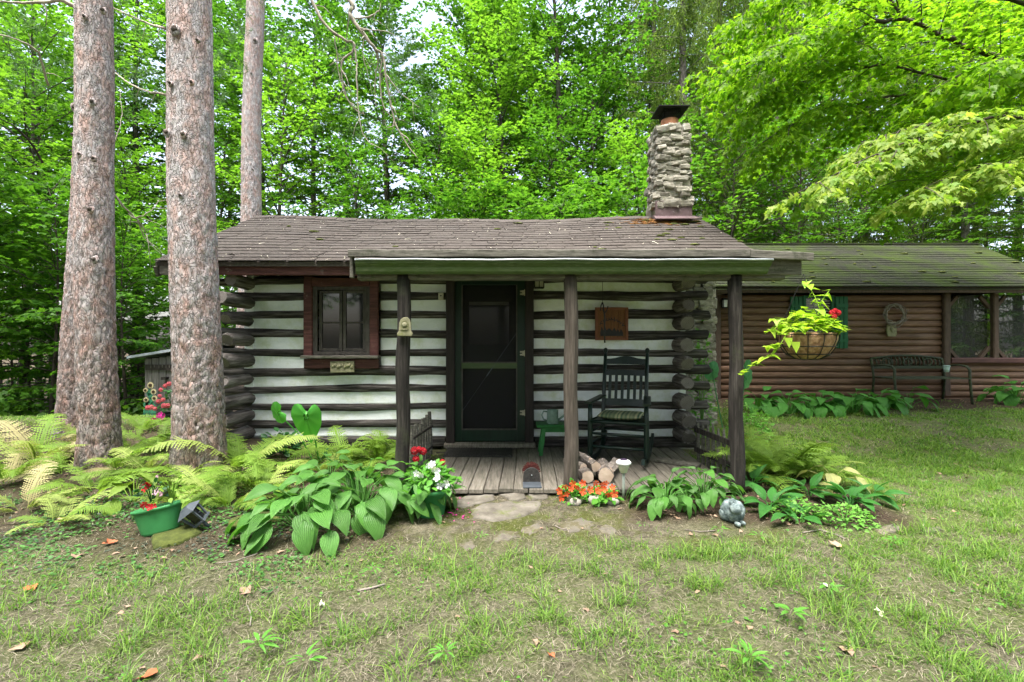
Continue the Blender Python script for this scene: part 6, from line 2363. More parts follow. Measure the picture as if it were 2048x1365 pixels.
# ------------------------------------------------------------------ big maple whose boughs hang in from the right
mp = thing('overhanging_maple', 'large maple whose long green boughs reach in above the log-sided house', 'tree', gp(2330, 5.8))
mx, my = mp.location.x, 5.8
MB().tube([(mx, my, .1), (mx + .05, my, 2), (mx - .05, my + .05, 4), (mx + .1, my, 6.5), (mx, my + .1, 9)], [.26, .2, .18, .14, .08], 14, True, 1, .03).build('trunk', 'trunk_dark', mp, True)
rg = np.random.default_rng(42)
BR = [([(2330, 260, 5.8), (2180, 175, 5.7), (2048, 128, 5.6), (1920, 92, 5.6), (1805, 34, 5.6), (1740, -40, 5.7)], .055, 'g'),
      ([(1810, 36, 5.6), (1720, 46, 5.7), (1620, 76, 5.8), (1540, 110, 5.9), (1480, 135, 6.0)], .026, 'g'),
      ([(2330, 330, 5.9), (2100, 190, 5.9), (1950, 172, 6.0), (1800, 190, 6.1), (1660, 215, 6.2), (1560, 262, 6.3)], .03, 'g'),
      ([(1950, 172, 6.0), (1780, 128, 6.1), (1660, 140, 6.3), (1560, 180, 6.5), (1500, 215, 6.6)], .018, 'g'),
      ([(2330, 100, 6.1), (2100, 20, 6.2), (1900, -30, 6.3), (1700, -40, 6.4), (1560, 0, 6.5), (1480, 40, 6.6)], .03, 'g'),
      ([(2330, -60, 6), (2050, -110, 6), (1800, -110, 6.1), (1600, -70, 6.2)], .03, 'g'),
      ([(2330, 200, 6.6), (2150, 80, 6.8), (1980, 60, 7), (1820, 90, 7.1), (1680, 130, 7.2)], .026, 'g'),
      ([(2330, 400, 6.4), (2150, 290, 6.5), (1980, 250, 6.6), (1830, 270, 6.8), (1700, 320, 6.9)], .026, 'g'),
      ([(2330, 420, 6.2), (2150, 340, 6.2), (2020, 325, 6.3), (1920, 335, 6.4), (1830, 360, 6.5)], .022, 'g'),
      ([(2330, 300, 6.9), (2100, 215, 7.0), (1900, 215, 7.1), (1720, 240, 7.3), (1560, 300, 7.5)], .024, 'g'),
      ([(2330, 60, 7.2), (2080, 0, 7.4), (1850, 10, 7.6), (1650, 50, 7.8), (1500, 100, 7.9)], .024, 'g'),
      ([(2330, 380, 7.2), (2120, 300, 7.3), (1950, 300, 7.4), (1800, 340, 7.5)], .02, 'g'),
      ([(2330, 180, 5.2), (2180, 120, 5.0), (2060, 110, 4.9), (1960, 130, 4.9)], .018, 'g'),
      ([(2330, 340, 5.2), (2150, 240, 4.7), (2010, 232, 4.6), (1880, 262, 4.55), (1760, 305, 4.5), (1640, 365, 4.5)], .018, 'y'),
      ([(2330, 420, 5.1), (2180, 335, 4.6), (2060, 318, 4.5), (1950, 335, 4.4), (1850, 375, 4.4)], .014, 'y'),
      ([(2010, 232, 4.6), (1900, 235, 4.7), (1800, 262, 4.8), (1720, 290, 4.85)], .012, 'y')]
gP, gD, yP, yD, twl = [], [], [], [], []
for pts, r, kind in BR:
    c = [np.array(P(*p)) for p in pts]
    if kind == 'g':
        fine = []
        for i in range(len(c) - 1):
            for k in range(6):
                fine.append(c[i] + (c[i + 1] - c[i]) * k / 6 + rg.normal(0, .015, 3))
        fine.append(c[-1])
    else:
        fine = []
        for i in range(len(c) - 1):
            for k in range(6):
                fine.append(c[i] + (c[i + 1] - c[i]) * k / 6 + rg.normal(0, .008, 3))
        fine.append(c[-1])
    n = len(fine)
    MB().tube([Vector(p) for p in fine], [r * (1 - .8 * i / n) for i in range(n)], 8, True, 1, .05).build('limb', 'branch_dark', mp, True)
    fa_ = np.array(fine)
    step = 2 if kind == 'g' else 2
    for i in range(4, n, step):
        tan = unit(fa_[min(i + 1, n - 1)] - fa_[i - 1])
        for sg in (1, -1):
            L = (1.15 if kind == 'g' else .6) * rg.uniform(.6, 1.15) * (1 - .35 * i / n)
            d = rotz(tan, sg * R(52) * rg.uniform(.7, 1.2))
            d[2] += rg.uniform(-.2, .15)
            pts2 = [fa_[i]]
            for k in range(5):
                d = unit(d + np.array([0, 0, -.07]) + rg.normal(0, .05, 3))
                pts2.append(pts2[-1] + d * L / 5)
            twl.append(np_tube(pts2, [.007 * (1 - .7 * k / 5) for k in range(6)], 4))
            p_, d_, tw = spray(pts2, rg, .12 if kind == 'g' else .1, .34 if kind == 'g' else .26, .085 if kind == 'g' else .075, .12, droop=-.08)
            (gP if kind == 'g' else yP).append(p_)
            (gD if kind == 'g' else yD).append(d_)
    p_, d_, tw = spray(fine[n // 3:], rg, .14, .4 if kind == 'g' else .3, .09, .0, droop=-.08)
    (gP if kind == 'g' else yP).append(p_)
    (gD if kind == 'g' else yD).append(d_)
V, Fs, tn = merge(twl)
o = link('twigs', new_mesh('twigs', V - np.array(mp.location), Fs, tn), 'branch_dark', mp)
o['kind'] = 'stuff'
gP, gD, yP, yD = map(np.concatenate, (gP, gD, yP, yD))
print('maple leaves', len(gP), len(yP))
me = leaves_mesh('crown', gP - np.array(mp.location), gD, rg, MAPLE, MAPLEF, .074, .3, upj=.38)
o = link('crown', me, 'maple_near', mp)
o['kind'] = 'stuff'
pxs = CX + yP[:, 0] / yP[:, 1] * F
order = np.argsort(yP[:, 1] + (pxs > 2040) * 5 + rg.uniform(0, .5, len(yP)))
lm = []
for k in range(5):
    T = MAPLE.copy()
    T[1:, 2] += rg.normal(0, .035, 16)
    lm.append(new_mesh('leaf', T, MAPLEF, np.full(17, .15 + .18 * k)))
    lm[-1].materials.append(M['maple_yellow'])
upn = unit(UPV + rg.normal(0, .3, (len(yP), 3)))
Rm = basis(yD, upn)
for j in order[:280]:
    s_ = .068 * rg.uniform(.7, 1.3)
    mt_ = Matrix(Rm[j].tolist()).to_4x4()
    inst('leaf', lm[j % 5], mp, Matrix.Translation(Vector(yP[j]) - mp.location) @ mt_ @ Matrix.Scale(s_, 4))
rest = order[280:]
me = leaves_mesh('pale_crown', yP[rest] - np.array(mp.location), yD[rest], rg, MAPLE, MAPLEF, .068, .3, upj=.42)
o = link('pale_crown', me, 'maple_yellow', mp)
o['kind'] = 'stuff'

# ------------------------------------------------------------------ garden plants
def G(px, py):
    """Where the view line through a photo pixel meets the ground."""
    D = 3.0
    for _ in range(30):
        D = (CAMZ - gz(XX(px, D), D)) * F / (py - CY)
    return Vector((XX(px, D), D, gz(XX(px, D), D)))


def blade_mesh(name, prof, L, W, nu=9, nv=8, arch=.35, fold=.18, wave=.02, seed=0, heart=0.0, tonejit=.2, rib=.0):
    """A broad leaf lying along +y: outline prof(t), arched along its length, folded along the midrib, wavy edge."""
    rg = np.random.default_rng(seed)
    V, UV, T_ = [], [], []
    ph = rg.uniform(0, 6.28)
    for i in range(nu + 1):
        t_ = i / nu
        w_ = prof(t_) * W
        for j in range(nv + 1):
            s_ = j / nv * 2 - 1
            back = -heart * L * math.sin(PI * min(1, abs(s_) * 1.25)) ** .9 * (1 - t_) ** 3 - (heart * .3 * L * abs(s_) * (1 - t_) ** 3)
            y = t_ * L + back
            z = -arch * L * t_ ** 2 + .25 * arch * L * t_ + fold * abs(s_) * w_ + wave * W * math.sin(7 * t_ + ph + s_ * 2) * s_ * s_
            if rib:
                z += rib * W * (1 if j % 2 else -1) * (1 - t_ * .5) * math.sin(PI * min(t_ * 1.1, 1))
            V.append((s_ * w_, y, z))
            UV.append((s_, t_, 0))
            T_.append(.5 + .35 * (t_ - .5) + rg.uniform(-tonejit, tonejit) * .5)
    W_ = nv + 1
    ii = np.arange(nu)[:, None] * W_ + np.arange(nv)[None]
    fq = np.stack([ii, ii + 1, ii + W_ + 1, ii + W_], -1).reshape(-1, 4)
    return new_mesh(name, V, [fq], np.clip(T_, 0, 1), UV, True)


def ovate(t_):
    return max(.02, math.sin(PI * t_ ** .72) ** .8 * (1 - .25 * t_)) * .5 if t_ < 1 else .0


def lance(t_):
    return max(.015, math.sin(PI * (t_ * .96 + .04) ** .8) ** .9) * .5 if t_ < 1 else .0


def cordate(t_):
    return (1 - t_ ** 1.25) ** .85 * (.34 + .2 * math.sin(PI * min(1, t_ * 1.6 + .1))) if t_ < 1 else .0


HOSTA = [blade_mesh('leaf', ovate, 1.0, .66 + .04 * k, 9, 8, .3 + .08 * k, .1 + .05 * (k % 3), .05, k, .1) for k in range(5)]
LILY = [blade_mesh('leaf', lance, 1.0, .42, 8, 6, .15 + .12 * k, .3, .03, 20 + k) for k in range(4)]


def rosette(name, label, cat, base, n, rad, hgt, size, meshes, mat, seed, group=None, pitch=(-50, 30), out=(.15, 1.0), stem_r=.004, az0=0.0, stem=True, squash=1.0):
    """A clump of leaves, each on its own stalk from the base: outer ones low and hanging, inner ones high."""
    rg = random.Random(seed)
    t_ = thing(name, label, cat, base, 0, group)
    mb = MB()
    for i in range(n):
        f = ((i + .5) / n) ** .6
        a = az0 + i * 2.39996 + rg.uniform(-.35, .35)
        r = rad * (out[0] + (out[1] - out[0]) * f) * rg.uniform(.85, 1.12)
        z = hgt * (1.08 - .72 * f) * rg.uniform(.85, 1.15)
        p = Vector((math.cos(a) * r * squash, math.sin(a) * r * .9, z))
        gzz = gz(base[0] + p.x, base[1] + p.y) - base[2]
        p.z = max(p.z, gzz + .06)
        pt = R(pitch[1] + (pitch[0] - pitch[1]) * f + rg.uniform(-16, 16))
        s_ = size * rg.uniform(.78, 1.18) * (1 - .22 * (1 - f))
        m_ = Matrix.Translation(p) @ Matrix.Rotation(a - PI / 2 + rg.uniform(-.45, .45), 4, 'Z') @ Matrix.Rotation(pt, 4, 'X') @ Matrix.Rotation(rg.uniform(-.35, .35), 4, 'Y') @ Matrix.Scale(s_, 4)
        inst('leaf', meshes[rg.randrange(len(meshes))], t_, m_)
        if stem:
            mid = Vector((p.x * .45, p.y * .45, p.z * .75))
            mb.tube([Vector((p.x * .08, p.y * .08, -.02)), mid, p], [stem_r, stem_r * .9, stem_r * .7], 5, False)
    if stem and mb.v:
        o = mb.build('stems', mat, t_, True, True)
        o['kind'] = 'stuff'
    return t_


def own(meshes, mat):
    out = []
    for m_ in meshes:
        c = m_.copy()
        c.materials.clear()
        c.materials.append(M[mat])
        out.append(c)
    return out


H_MAIN, H_PALE, H_FAR, H_CREAM, L_MAIN = own(HOSTA, 'hosta_leaf'), own(HOSTA, 'hosta_pale'), own(HOSTA, 'hosta_far'), own(HOSTA, 'hosta_cream'), own(LILY, 'lily_leaf')
rosette('hosta', 'large hosta clump nearest the viewer, its long leaves hanging over bare soil', 'hosta', G(612, 1058), 42, .42, .3, .215, H_MAIN, 'hosta_leaf', 1, 'large hostas left of the porch', (-40, 22), squash=1.1)
rosette('hosta', 'broad hosta clump in the middle of the big bed by the stepping stones', 'hosta', G(720, 1026), 48, .42, .36, .185, H_MAIN, 'hosta_leaf', 2, 'large hostas left of the porch', (-38, 24), squash=1.15)
rosette('hosta', 'hosta clump beside the white impatiens pot at the porch corner', 'hosta', G(838, 1022), 36, .27, .3, .165, H_MAIN, 'hosta_leaf', 3, 'large hostas left of the porch', (-55, 18))
rosette('hosta', 'hosta with big upright rounded leaves behind the large front clump', 'hosta', G(660, 1000), 16, .26, .4, .19, H_MAIN, 'hosta_leaf', 4, 'large hostas left of the porch', (-30, 35))
rosette('hosta', 'leafy hosta right of the solar light, before the porch floor', 'hosta', G(1330, 1015), 42, .28, .24, .13, H_MAIN, 'hosta_leaf', 5, 'hostas right of the porch', (-58, 30))
rosette('hosta', 'hosta clump between the solar light plant and the stone rabbit', 'hosta', G(1408, 1005), 42, .3, .26, .125, H_MAIN, 'hosta_leaf', 6, 'hostas right of the porch', (-58, 30))
rosette('hosta', 'pale yellow-green hosta behind the green flower tub', 'hosta', G(268, 1002), 11, .26, .22, .22, H_PALE, 'hosta_pale', 7, None, (-35, 15))
rosette('hosta', 'cream bleached hosta leaves drooping at the edge of the right fern bed', 'hosta', G(1665, 975), 9, .26, .2, .17, H_CREAM, 'hosta_cream', 8, None, (-40, 5), az0=-.4)
for i, (px, py, n) in enumerate(((1520, 824, 18), (1575, 828, 22), (1640, 826, 26), (1705, 826, 26), (1755, 822, 22), (1815, 818, 13))):
    lb = ['low hosta beside the right porch post, first in the row along the log-sided house', 'second hosta from the porch in the row under the shuttered window', 'hosta in the row below the hanging basket against the long house',
          'hosta in the row just left of the iron bench', 'hosta in the row partly before the iron bench legs', 'small hosta at the far end of the row, before the iron bench'][i]
    rosette('hosta', lb, 'hosta', G(px, py), n, .33, .3, .24, H_FAR, 'hosta_far', 20 + i, 'hostas along the log-sided house', (-45, 30))
rosette('hosta', 'hosta at the right edge of the picture by the porch of the long house', 'hosta', G(2035, 808), 24, .36, .38, .26, H_FAR, 'hosta_far', 30, 'hostas along the log-sided house', (-45, 30))
LB = ['upright lily of the valley right of the stone rabbit', 'lily of the valley under the fern by the right porch post', 'lily of the valley clump in the middle of the right bed', 'lily of the valley at the outer tip of the right bed',
      'lily of the valley behind the feathery plant', 'small lily of the valley sprout before the right bed']
for i, (px, py, n) in enumerate(((1540, 1022, 11), (1505, 975, 10), (1618, 992, 12), (1700, 1012, 12), (1745, 1000, 8), (1600, 1045, 6))):
    rosette('lily_of_the_valley', LB[i], 'plant', G(px, py), n, .1, .08, .2, L_MAIN, 'lily_leaf', 40 + i, 'lily of the valley in the right bed', (0, 68), stem_r=.003)


# ferns: arching fronds of toothed leaflets
def frond_mesh(seed, L=1.0, n=26, wid=.17, el0=1.15, curl=1.5):
    rg = np.random.default_rng(seed)
    ns = 40
    pts = [np.zeros(3)]
    for i in range(ns):
        e = el0 - curl * (i / ns) ** 1.15
        pts.append(pts[-1] + np.array([.03 * math.sin(i * .2 + seed) * .3, math.cos(e), math.sin(e)]) * L / ns)
    pts = np.array(pts)
    parts = [np_tube(pts[::4], [.0065 * L * (1 - .8 * k / 10) for k in range(11)], 4)]
    V, Fq, T_ = [], [], []
    for i in range(n):
        t_ = .14 + .86 * (i / n) ** .95
        c = np.array([np.interp(t_ * ns, np.arange(ns + 1), pts[:, k]) for k in range(3)])
        k_ = min(int(t_ * ns), ns - 1)
        tan = unit(pts[k_ + 1] - pts[k_])
        upv = unit(np.cross(np.array([1.0, 0, 0]), tan))
        ln = wid * L * (math.sin(PI * min(1, .12 + .9 * t_)) ** .75) * rg.uniform(.9, 1.08) + .006
        for sg in (-1, 1):
            d = unit(np.array([sg, 0, 0]) * .92 + tan * .42 + upv * rg.uniform(-.25, .12))
            wv_ = tan
            droop_ = rg.uniform(-.12, .22)
            o = len(V)
            nt_ = 5
            hw = .028 * L * (1 - .35 * t_)
            for q in range(nt_ + 1):
                f = q / nt_
                p = c + d * ln * f - upv * (.12 + droop_) * ln * f * f
                hh = hw * (1 - f) ** .7
                V += [p, p + wv_ * hh + d * ln * .05, p - wv_ * hh + d * ln * .05]
                T_ += [.4 + .4 * f + rg.uniform(-.1, .1)] * 3
            for q in range(nt_):
                a, b = o + q * 3, o + q * 3 + 3
                Fq += [(a, a + 1, b), (a, b, a + 2)]
    parts.append((np.array(V), [np.array(Fq)], np.clip(np.array(T_), 0, 1)))
    V, Fs, tn = merge(parts)
    return new_mesh('frond', V, Fs, tn)


FR = [frond_mesh(1, 1, 36, .17, 1.25, 1.5), frond_mesh(2, 1, 34, .15, 1.0, 1.3), frond_mesh(3, 1, 36, .18, .8, 1.2), frond_mesh(4, 1, 33, .16, 1.35, 1.9), frond_mesh(5, 1, 35, .17, .55, .9)]
FRM = {m_: own(FR, m_) for m_ in ('fern_green', 'fern_yellow', 'fern_dry')}


def fern(label, base, n, size, mats, seed, group):
    rg = random.Random(seed)
    t_ = thing('fern', label, 'fern', base, 0, group)
    for i in range(n):
        a = i * 2.39996 + rg.uniform(-.5, .5)
        m_ = Matrix.Translation((math.cos(a) * .03, math.sin(a) * .03, -.02)) @ Matrix.Rotation(a - PI / 2, 4, 'Z') @ Matrix.Rotation(R(rg.uniform(-22, 10)), 4, 'X') @ Matrix.Rotation(rg.uniform(-.3, .3), 4, 'Y') @ Matrix.Scale(size * rg.uniform(.65, 1.15), 4)
        inst('frond', FRM[mats[rg.randrange(len(mats))]][rg.randrange(5)], t_, m_)
    return t_


gy_, gr_, gm_ = ('fern_yellow', 'fern_yellow', 'fern_green', 'fern_dry'), ('fern_green',), ('fern_green', 'fern_green', 'fern_green', 'fern_yellow')
for i, (px, py, n, s_, mts, lb) in enumerate((
        (75, 925, 12, .72, gy_, 'tall yellowing fern left of the overlapping pine trunks'), (15, 965, 11, .65, gy_, 'bleached fern at the left edge of the picture'),
        (128, 950, 10, .6, gy_, 'yellow-green fern before the foot of the nearer left pine'), (50, 1020, 9, .5, gy_, 'low straw-coloured fern at the front left of the fern bed'),
        (190, 985, 9, .5, gm_, 'fern with mixed green and yellow fronds before the left pine'), (245, 900, 11, .6, gr_, 'green fern between the two pine trunks'),
        (318, 892, 11, .6, gr_, 'green fern close behind the thickest pine trunk on its left'), (300, 945, 10, .5, gm_, 'spreading fern in the gap before the pines'),
        (235, 940, 9, .46, gm_, 'small fern at the right foot of the nearer left pine'), (478, 940, 19, .85, gm_, 'upright fern right of the thickest pine trunk'),
        (420, 985, 13, .55, gm_, 'yellow-green fern spilling behind the solar lantern'), (525, 985, 15, .6, gm_, 'dense fern between the pine and the big hostas'),
        (460, 1015, 10, .46, gm_, 'low fern leaning toward the fallen lantern'), (370, 965, 9, .45, gm_, 'fern over the roots of the thickest pine trunk'),
        (690, 925, 17, .66, gr_, 'green fern under the cabin window'), (755, 925, 16, .62, gr_, 'fern at the foot of the left porch post'), (640, 945, 10, .45, gm_, 'fern behind the rounded hosta leaves'),
        (775, 900, 8, .5, gm_, 'fern rising against the wall beside the left porch post'), (110, 1045, 7, .42, gy_, 'small bleached fern at the edge of the ground cover'), (355, 1030, 7, .42, gm_, 'fern fronds hanging over the green flower tub'),
        (285, 860, 9, .5, gr_, 'fern beside the black geranium pot'), (170, 895, 8, .55, gy_, 'yellowing fern standing behind the nearer left pine'))):
    fern(lb, G(px, py), n, s_, mts, 60 + i, 'ferns in the left bed')
for i, (px, py, n, s_, mts, lb) in enumerate((
        (1515, 950, 18, .74, gr_, 'bright green fern at the foot of the right porch post'), (1572, 955, 17, .7, gr_, 'fern in the middle of the right bed'),
        (1625, 950, 13, .52, gm_, 'yellow-green fern at the outer side of the right bed'), (1500, 905, 12, .6, gr_, 'fern behind the right porch post'))):
    fern(lb, G(px, py), n, s_, mts, 90 + i, 'ferns in the right bed')

# elephant ears
def heart_leaf():
    """Elephant ear blade: stalk joins at the notch, two round lobes above it, one long point below; raised veins."""
    half = [(0, -.06), (.07, -.17), (.15, -.29), (.24, -.35), (.33, -.33), (.4, -.24), (.445, -.1), (.45, .06), (.425, .22), (.37, .4), (.29, .58), (.19, .76), (.09, .9), (0, 1.02)]
    out_ = half + [(-x, y) for x, y in half[-2:0:-1]]
    n, V, T_, UV = len(out_), [(0, 0, 0)], [.9], [(0, 0, 0)]
    for r in range(1, 7):
        f = r / 6
        for k, (x, y) in enumerate(out_):
            z = -.1 * f * f + .16 * abs(x) * f - .1 * (y * f) ** 2 + .012 * (1 if k % 3 == 0 else -.5) * math.sin(PI * f) + .02 * f ** 4 * math.sin(k * 2.1)
            V.append((x * f, y * f, z))
            T_.append((.75 if k % 3 == 0 else .35) + (.2 if x == 0 else 0))
            UV.append((x, y, 0))
    q = [[r * n + k + 1, r * n + (k + 1) % n + 1, (r + 1) * n + (k + 1) % n + 1, (r + 1) * n + k + 1] for r in range(5) for k in range(n)]
    tri = [[0, (k + 1) % n + 1, k + 1] for k in range(n)]
    return new_mesh('leaf', V, [np.array(q)[:, ::-1], np.array(tri)], T_, UV, True)


CO = heart_leaf()


def elephant_ear(label, leaves, mat):
    """leaves: (px, py, D, length, pointing angle in the picture, tilt toward the viewer, foot px, foot D)."""
    b = gp(leaves[0][6], leaves[0][7])
    t_ = thing('elephant_ear', label, 'plant', b)
    cm = own([CO], mat)[0]
    mb = MB()
    for px, py, D, L, ang, tilt, fx, fd in leaves:
        p = P(px, py, D) - b
        m_ = Matrix.Translation(p) @ Matrix.Rotation(R(ang), 4, 'Y') @ Matrix.Rotation(R(-90 + tilt), 4, 'X') @ Matrix.Rotation(PI, 4, 'Y') @ Matrix.Scale(L, 4)
        inst('leaf', cm, t_, m_)
        f_ = gp(fx, fd) - b
        mb.tube([f_ - Vector((0, 0, .02)), f_.lerp(p, .5) + Vector((0, .03, .04)), p], [.008, .007, .005], 6, False)
    mb.build('stem', mat, t_, True, True)
    return t_


elephant_ear('elephant ear with one big heart-shaped leaf and a smaller side leaf', [(612, 832, 4.75, .33, 3, 18, 640, 5.0), (556, 826, 4.8, .25, 62, 40, 632, 5.0)], 'colocasia_leaf')
elephant_ear('bluish elephant ear leaf between the cabin log ends and the right porch post', [(1424, 742, 5.9, .26, -62, 38, 1450, 6.1)], 'colocasia_blue')
elephant_ear('elephant ear with two large drooping leaves right of the right porch post', [(1490, 758, 5.5, .27, -52, 38, 1480, 5.8), (1490, 735, 5.7, .22, -40, 45, 1482, 5.8)], 'colocasia_blue')


# bushy little plants
def bushy(name, label, cat, c, r, h, n, leaf, mat, seed, flowers=(), fl_r=.022, fl_mat=None, group=None, T=(OVAL, OVALF), ball=False, flname='flower'):
    rg = np.random.default_rng(seed)
    t_ = thing(name, label, cat, c, 0, group)
    d = unit(rg.normal(0, 1, (n, 3)))
    d[:, 2] = np.abs(d[:, 2])
    rad = rg.uniform(.35, 1.0, n) ** .5
    pos = d * np.array([r, r, h]) * rad[:, None]
    dirs = unit(d * np.array([1, 1, .35]) + rg.normal(0, .35, (n, 3)) + np.array([0, 0, -.15]))
    up = unit(UPV + d * .5 + rg.normal(0, .3, (n, 3)))
    V, Fs, tn = scatter(T[0], T[1], pos, basis(dirs, up), leaf * rg.uniform(.7, 1.25, n), np.clip(rad * .6 + rg.uniform(-.25, .35, n), 0, 1))
    parts = [(V, Fs, tn)]
    for k in range(9):
        a = k * .7
        parts.append(np_tube([(0, 0, -.02), (math.cos(a) * r * .3, math.sin(a) * r * .3, h * .5), (math.cos(a) * r * .6, math.sin(a) * r * .6, h * .75)], [.005, .004, .002], 4))
    V, Fs, tn = merge(parts)
    o = link('foliage', new_mesh('foliage', V, Fs, tn), mat, t_)
    o['kind'] = 'stuff'
    fm = None
    if fl_mat:
        fm = flower_mesh(fl_mat, ball)
    for (px, py, D) in flowers:
        p = P(px, py, D) - Vector(c)
        inst(flname, fm, t_, Matrix.Translation(p) @ Matrix.Rotation(rnd.uniform(0, 6.28), 4, 'Y') @ Euler((R(rnd.uniform(50, 85)), 0, rnd.uniform(-.5, .5))).to_matrix().to_4x4() @ Matrix.Scale(fl_r * rnd.uniform(.85, 1.2), 4))
    return t_


_fm = {}


def flower_mesh(mat, ball=False):
    """Five rounded petals round a small eye; ball = a geranium's round head of many florets."""
    if (mat, ball) in _fm:
        return _fm[(mat, ball)]
    V, Fs, T_ = [], [], []
    rg = random.Random(4)

    def floret(M_, s_):
        for k in range(5):
            a0 = k * 2 * PI / 5
            o = len(V)
            V.append(M_ @ Vector((0, 0, 0)))
            T_.append(.0)
            for da, r in ((-.5, .55), (-.45, .9), (-.15, 1.05), (.15, 1.05), (.45, .9), (.5, .55)):
                V.append(M_ @ Vector((math.cos(a0 + da) * r * s_, math.sin(a0 + da) * r * s_, (.12 + .25 * r * r - .2 * abs(da)) * s_)))
                T_.append(.5 + rg.uniform(-.2, .5))
            Fs.extend([(o, o + i, o + i + 1) for i in range(1, 6)])
    if not ball:
        floret(Matrix.Identity(4), 1.0)
    else:
        for k in range(26):
            z = 1 - 1.5 * (k + .5) / 26
            a = k * 2.39996
            q = math.sqrt(max(0, 1 - z * z))
            d = Vector((q * math.cos(a), q * math.sin(a), z))
            floret(Matrix.Translation(d * .8) @ d.to_track_quat('Z', 'Y').to_matrix().to_4x4(), .36)
    me = new_mesh('flower', [tuple(v) for v in V], [np.array(Fs)], np.clip(T_, 0, 1))
    me.materials.append(M[mat])
    _fm[(mat, ball)] = me
    return me


# red-orange impatiens before the middle post
c1, c2 = G(1148, 1000), G(1205, 1002)
bushy('orange_impatiens', 'orange-red impatiens plant before the middle porch post, left of its twin', 'flower', c1, .1, .11, 60, .07, 'impatiens_leaf', 1,
      [(1120, 982, 3.75), (1133, 988, 3.72), (1130, 972, 3.78), (1147, 968, 3.8), (1142, 978, 3.74), (1156, 975, 3.76), (1122, 995, 3.7), (1166, 967, 3.8)], .026, 'flower_orange', 'orange impatiens by the porch edge')
bushy('orange_impatiens', 'orange-red impatiens plant nearer the solar light, right of its twin', 'flower', c2, .11, .11, 66, .07, 'impatiens_leaf', 2,
      [(1191, 966, 3.8), (1206, 970, 3.76), (1209, 979, 3.74), (1180, 980, 3.74), (1165, 984, 3.72), (1218, 989, 3.7), (1229, 988, 3.72), (1212, 966, 3.8), (1196, 982, 3.72), (1225, 975, 3.8)], .026, 'flower_orange', 'orange impatiens by the porch edge')
for i, (px, py, r, lb) in enumerate(((1152, 1008, .045, 'left'), (1190, 1006, .05, 'middle'), (1225, 1008, .045, 'right'))):
    g = G(px, py)
    o = MB().blob(g + Vector((0, 0, r * .4)), (r * 1.2, r, r * .8), i + 5, .25).build('edging_stone', 'pebble', None, True, at=g)
    tag(o, ['rounded stone under the orange impatiens nearest the stepping stones', 'pale stone between the two orange impatiens plants', 'stone under the orange impatiens nearest the solar light'][i], 'stone', 'stones under the orange impatiens')

# white impatiens in a green pot, red geraniums behind
g = G(862, 1028)
pw = thing('green_pot', 'round green pot at the left corner of the porch floor, holding white impatiens', 'flower pot', g)
MB().lathe([(.1, 0), (.13, .17), (.145, .17), (.15, .2), (.135, .2), (.12, .15)], 20, cap=False).build('pot_body', 'pot_green', pw, True, True)
MB().lathe([(.128, .17), (.0, .175)], 16, cap=False).build('soil', 'soil', pw, False, True)
D0 = g.y
bushy('white_impatiens', 'leafy white-flowered impatiens in the green pot by the porch step', 'flower', g + Vector((0, 0, .2)), .21, .17, 190, .062, 'impatiens_leaf', 3,
      [(865, 929, D0 - .1), (874, 943, D0 - .15), (841, 949, D0 - .15), (875, 957, D0 - .18), (880, 972, D0 - .18), (893, 968, D0 - .18), (833, 947, D0 - .12), (856, 931, D0 - .05), (870, 938, D0 - .15)], .026, 'flower_white')
g2 = G(838, 985)
bushy('red_geranium', 'red geranium behind the white impatiens at the left porch post', 'flower', g2, .13, .26, 50, .07, 'impatiens_leaf', 4,
      [(829, 902, g2.y), (838, 899, g2.y - .02), (846, 903, g2.y), (832, 918, g2.y), (885, 925, g2.y)], .03, 'flower_red', ball=True)
# green tub with flowers, left
g = G(322, 1064)
tb = thing('flower_tub', 'oval light-green plastic tub with ribbed sides tilted in the fern bed', 'flower pot', g, R(8))
tb.rotation_euler = (R(-6), R(-11), R(8))
tb.scale = (.86, .86, .86)
prof_ = [(.125, 0)]
for k in range(9):
    z0_ = .01 + k * .018
    prof_ += [(.13 + .035 * z0_ / .17, z0_), (.134 + .035 * z0_ / .17, z0_ + .009)]
prof_ += [(.168, .178), (.182, .18), (.184, .2), (.17, .203), (.16, .18)]
MB().lathe(prof_, 26, sx=1.0, sy=.72, cap=False).build('tub_body', 'pot_green', tb, True, True)
MB().lathe([(.158, .18), (.0, .19)], 20, sx=1.0, sy=.72, cap=False).build('soil', 'soil', tb, False, True)
D0 = g.y
bushy('tub_begonia', 'sparse red flowers with thin stems in the green tub', 'flower', g + Vector((-.06, 0, .2)), .1, .16, 34, .045, 'shrub_dark', 5,
      [(293, 972, D0), (290, 978, D0 - .02), (296, 967, D0), (286, 1012, D0 - .1), (300, 1015, D0 - .1), (291, 1008, D0 - .1), (307, 1013, D0 - .08)], .022, 'flower_red')
bushy('tub_petunia', 'pale pink flowers at the back of the green tub', 'flower', g + Vector((.04, .05, .2)), .1, .18, 40, .04, 'fern_green', 6,
      [(316, 957, D0 + .05), (320, 975, D0 + .05), (324, 987, D0 + .02), (312, 985, D0)], .024, 'flower_pale')
# tilted solar lantern
g = G(395, 1062)
ln = thing('solar_lantern', 'slate-grey solar lantern tilted beside the green tub', 'garden light', g)
mb_tilt = Matrix.Translation(P(388, 1030, g.y) - g) @ Matrix.Rotation(R(-38), 4, 'Y') @ Matrix.Rotation(R(20), 4, 'X') @ Matrix.Scale(.82, 4)


def tilt(mb):
    mb.v = [tuple(mb_tilt @ Vector(v)) for v in mb.v]
    return mb


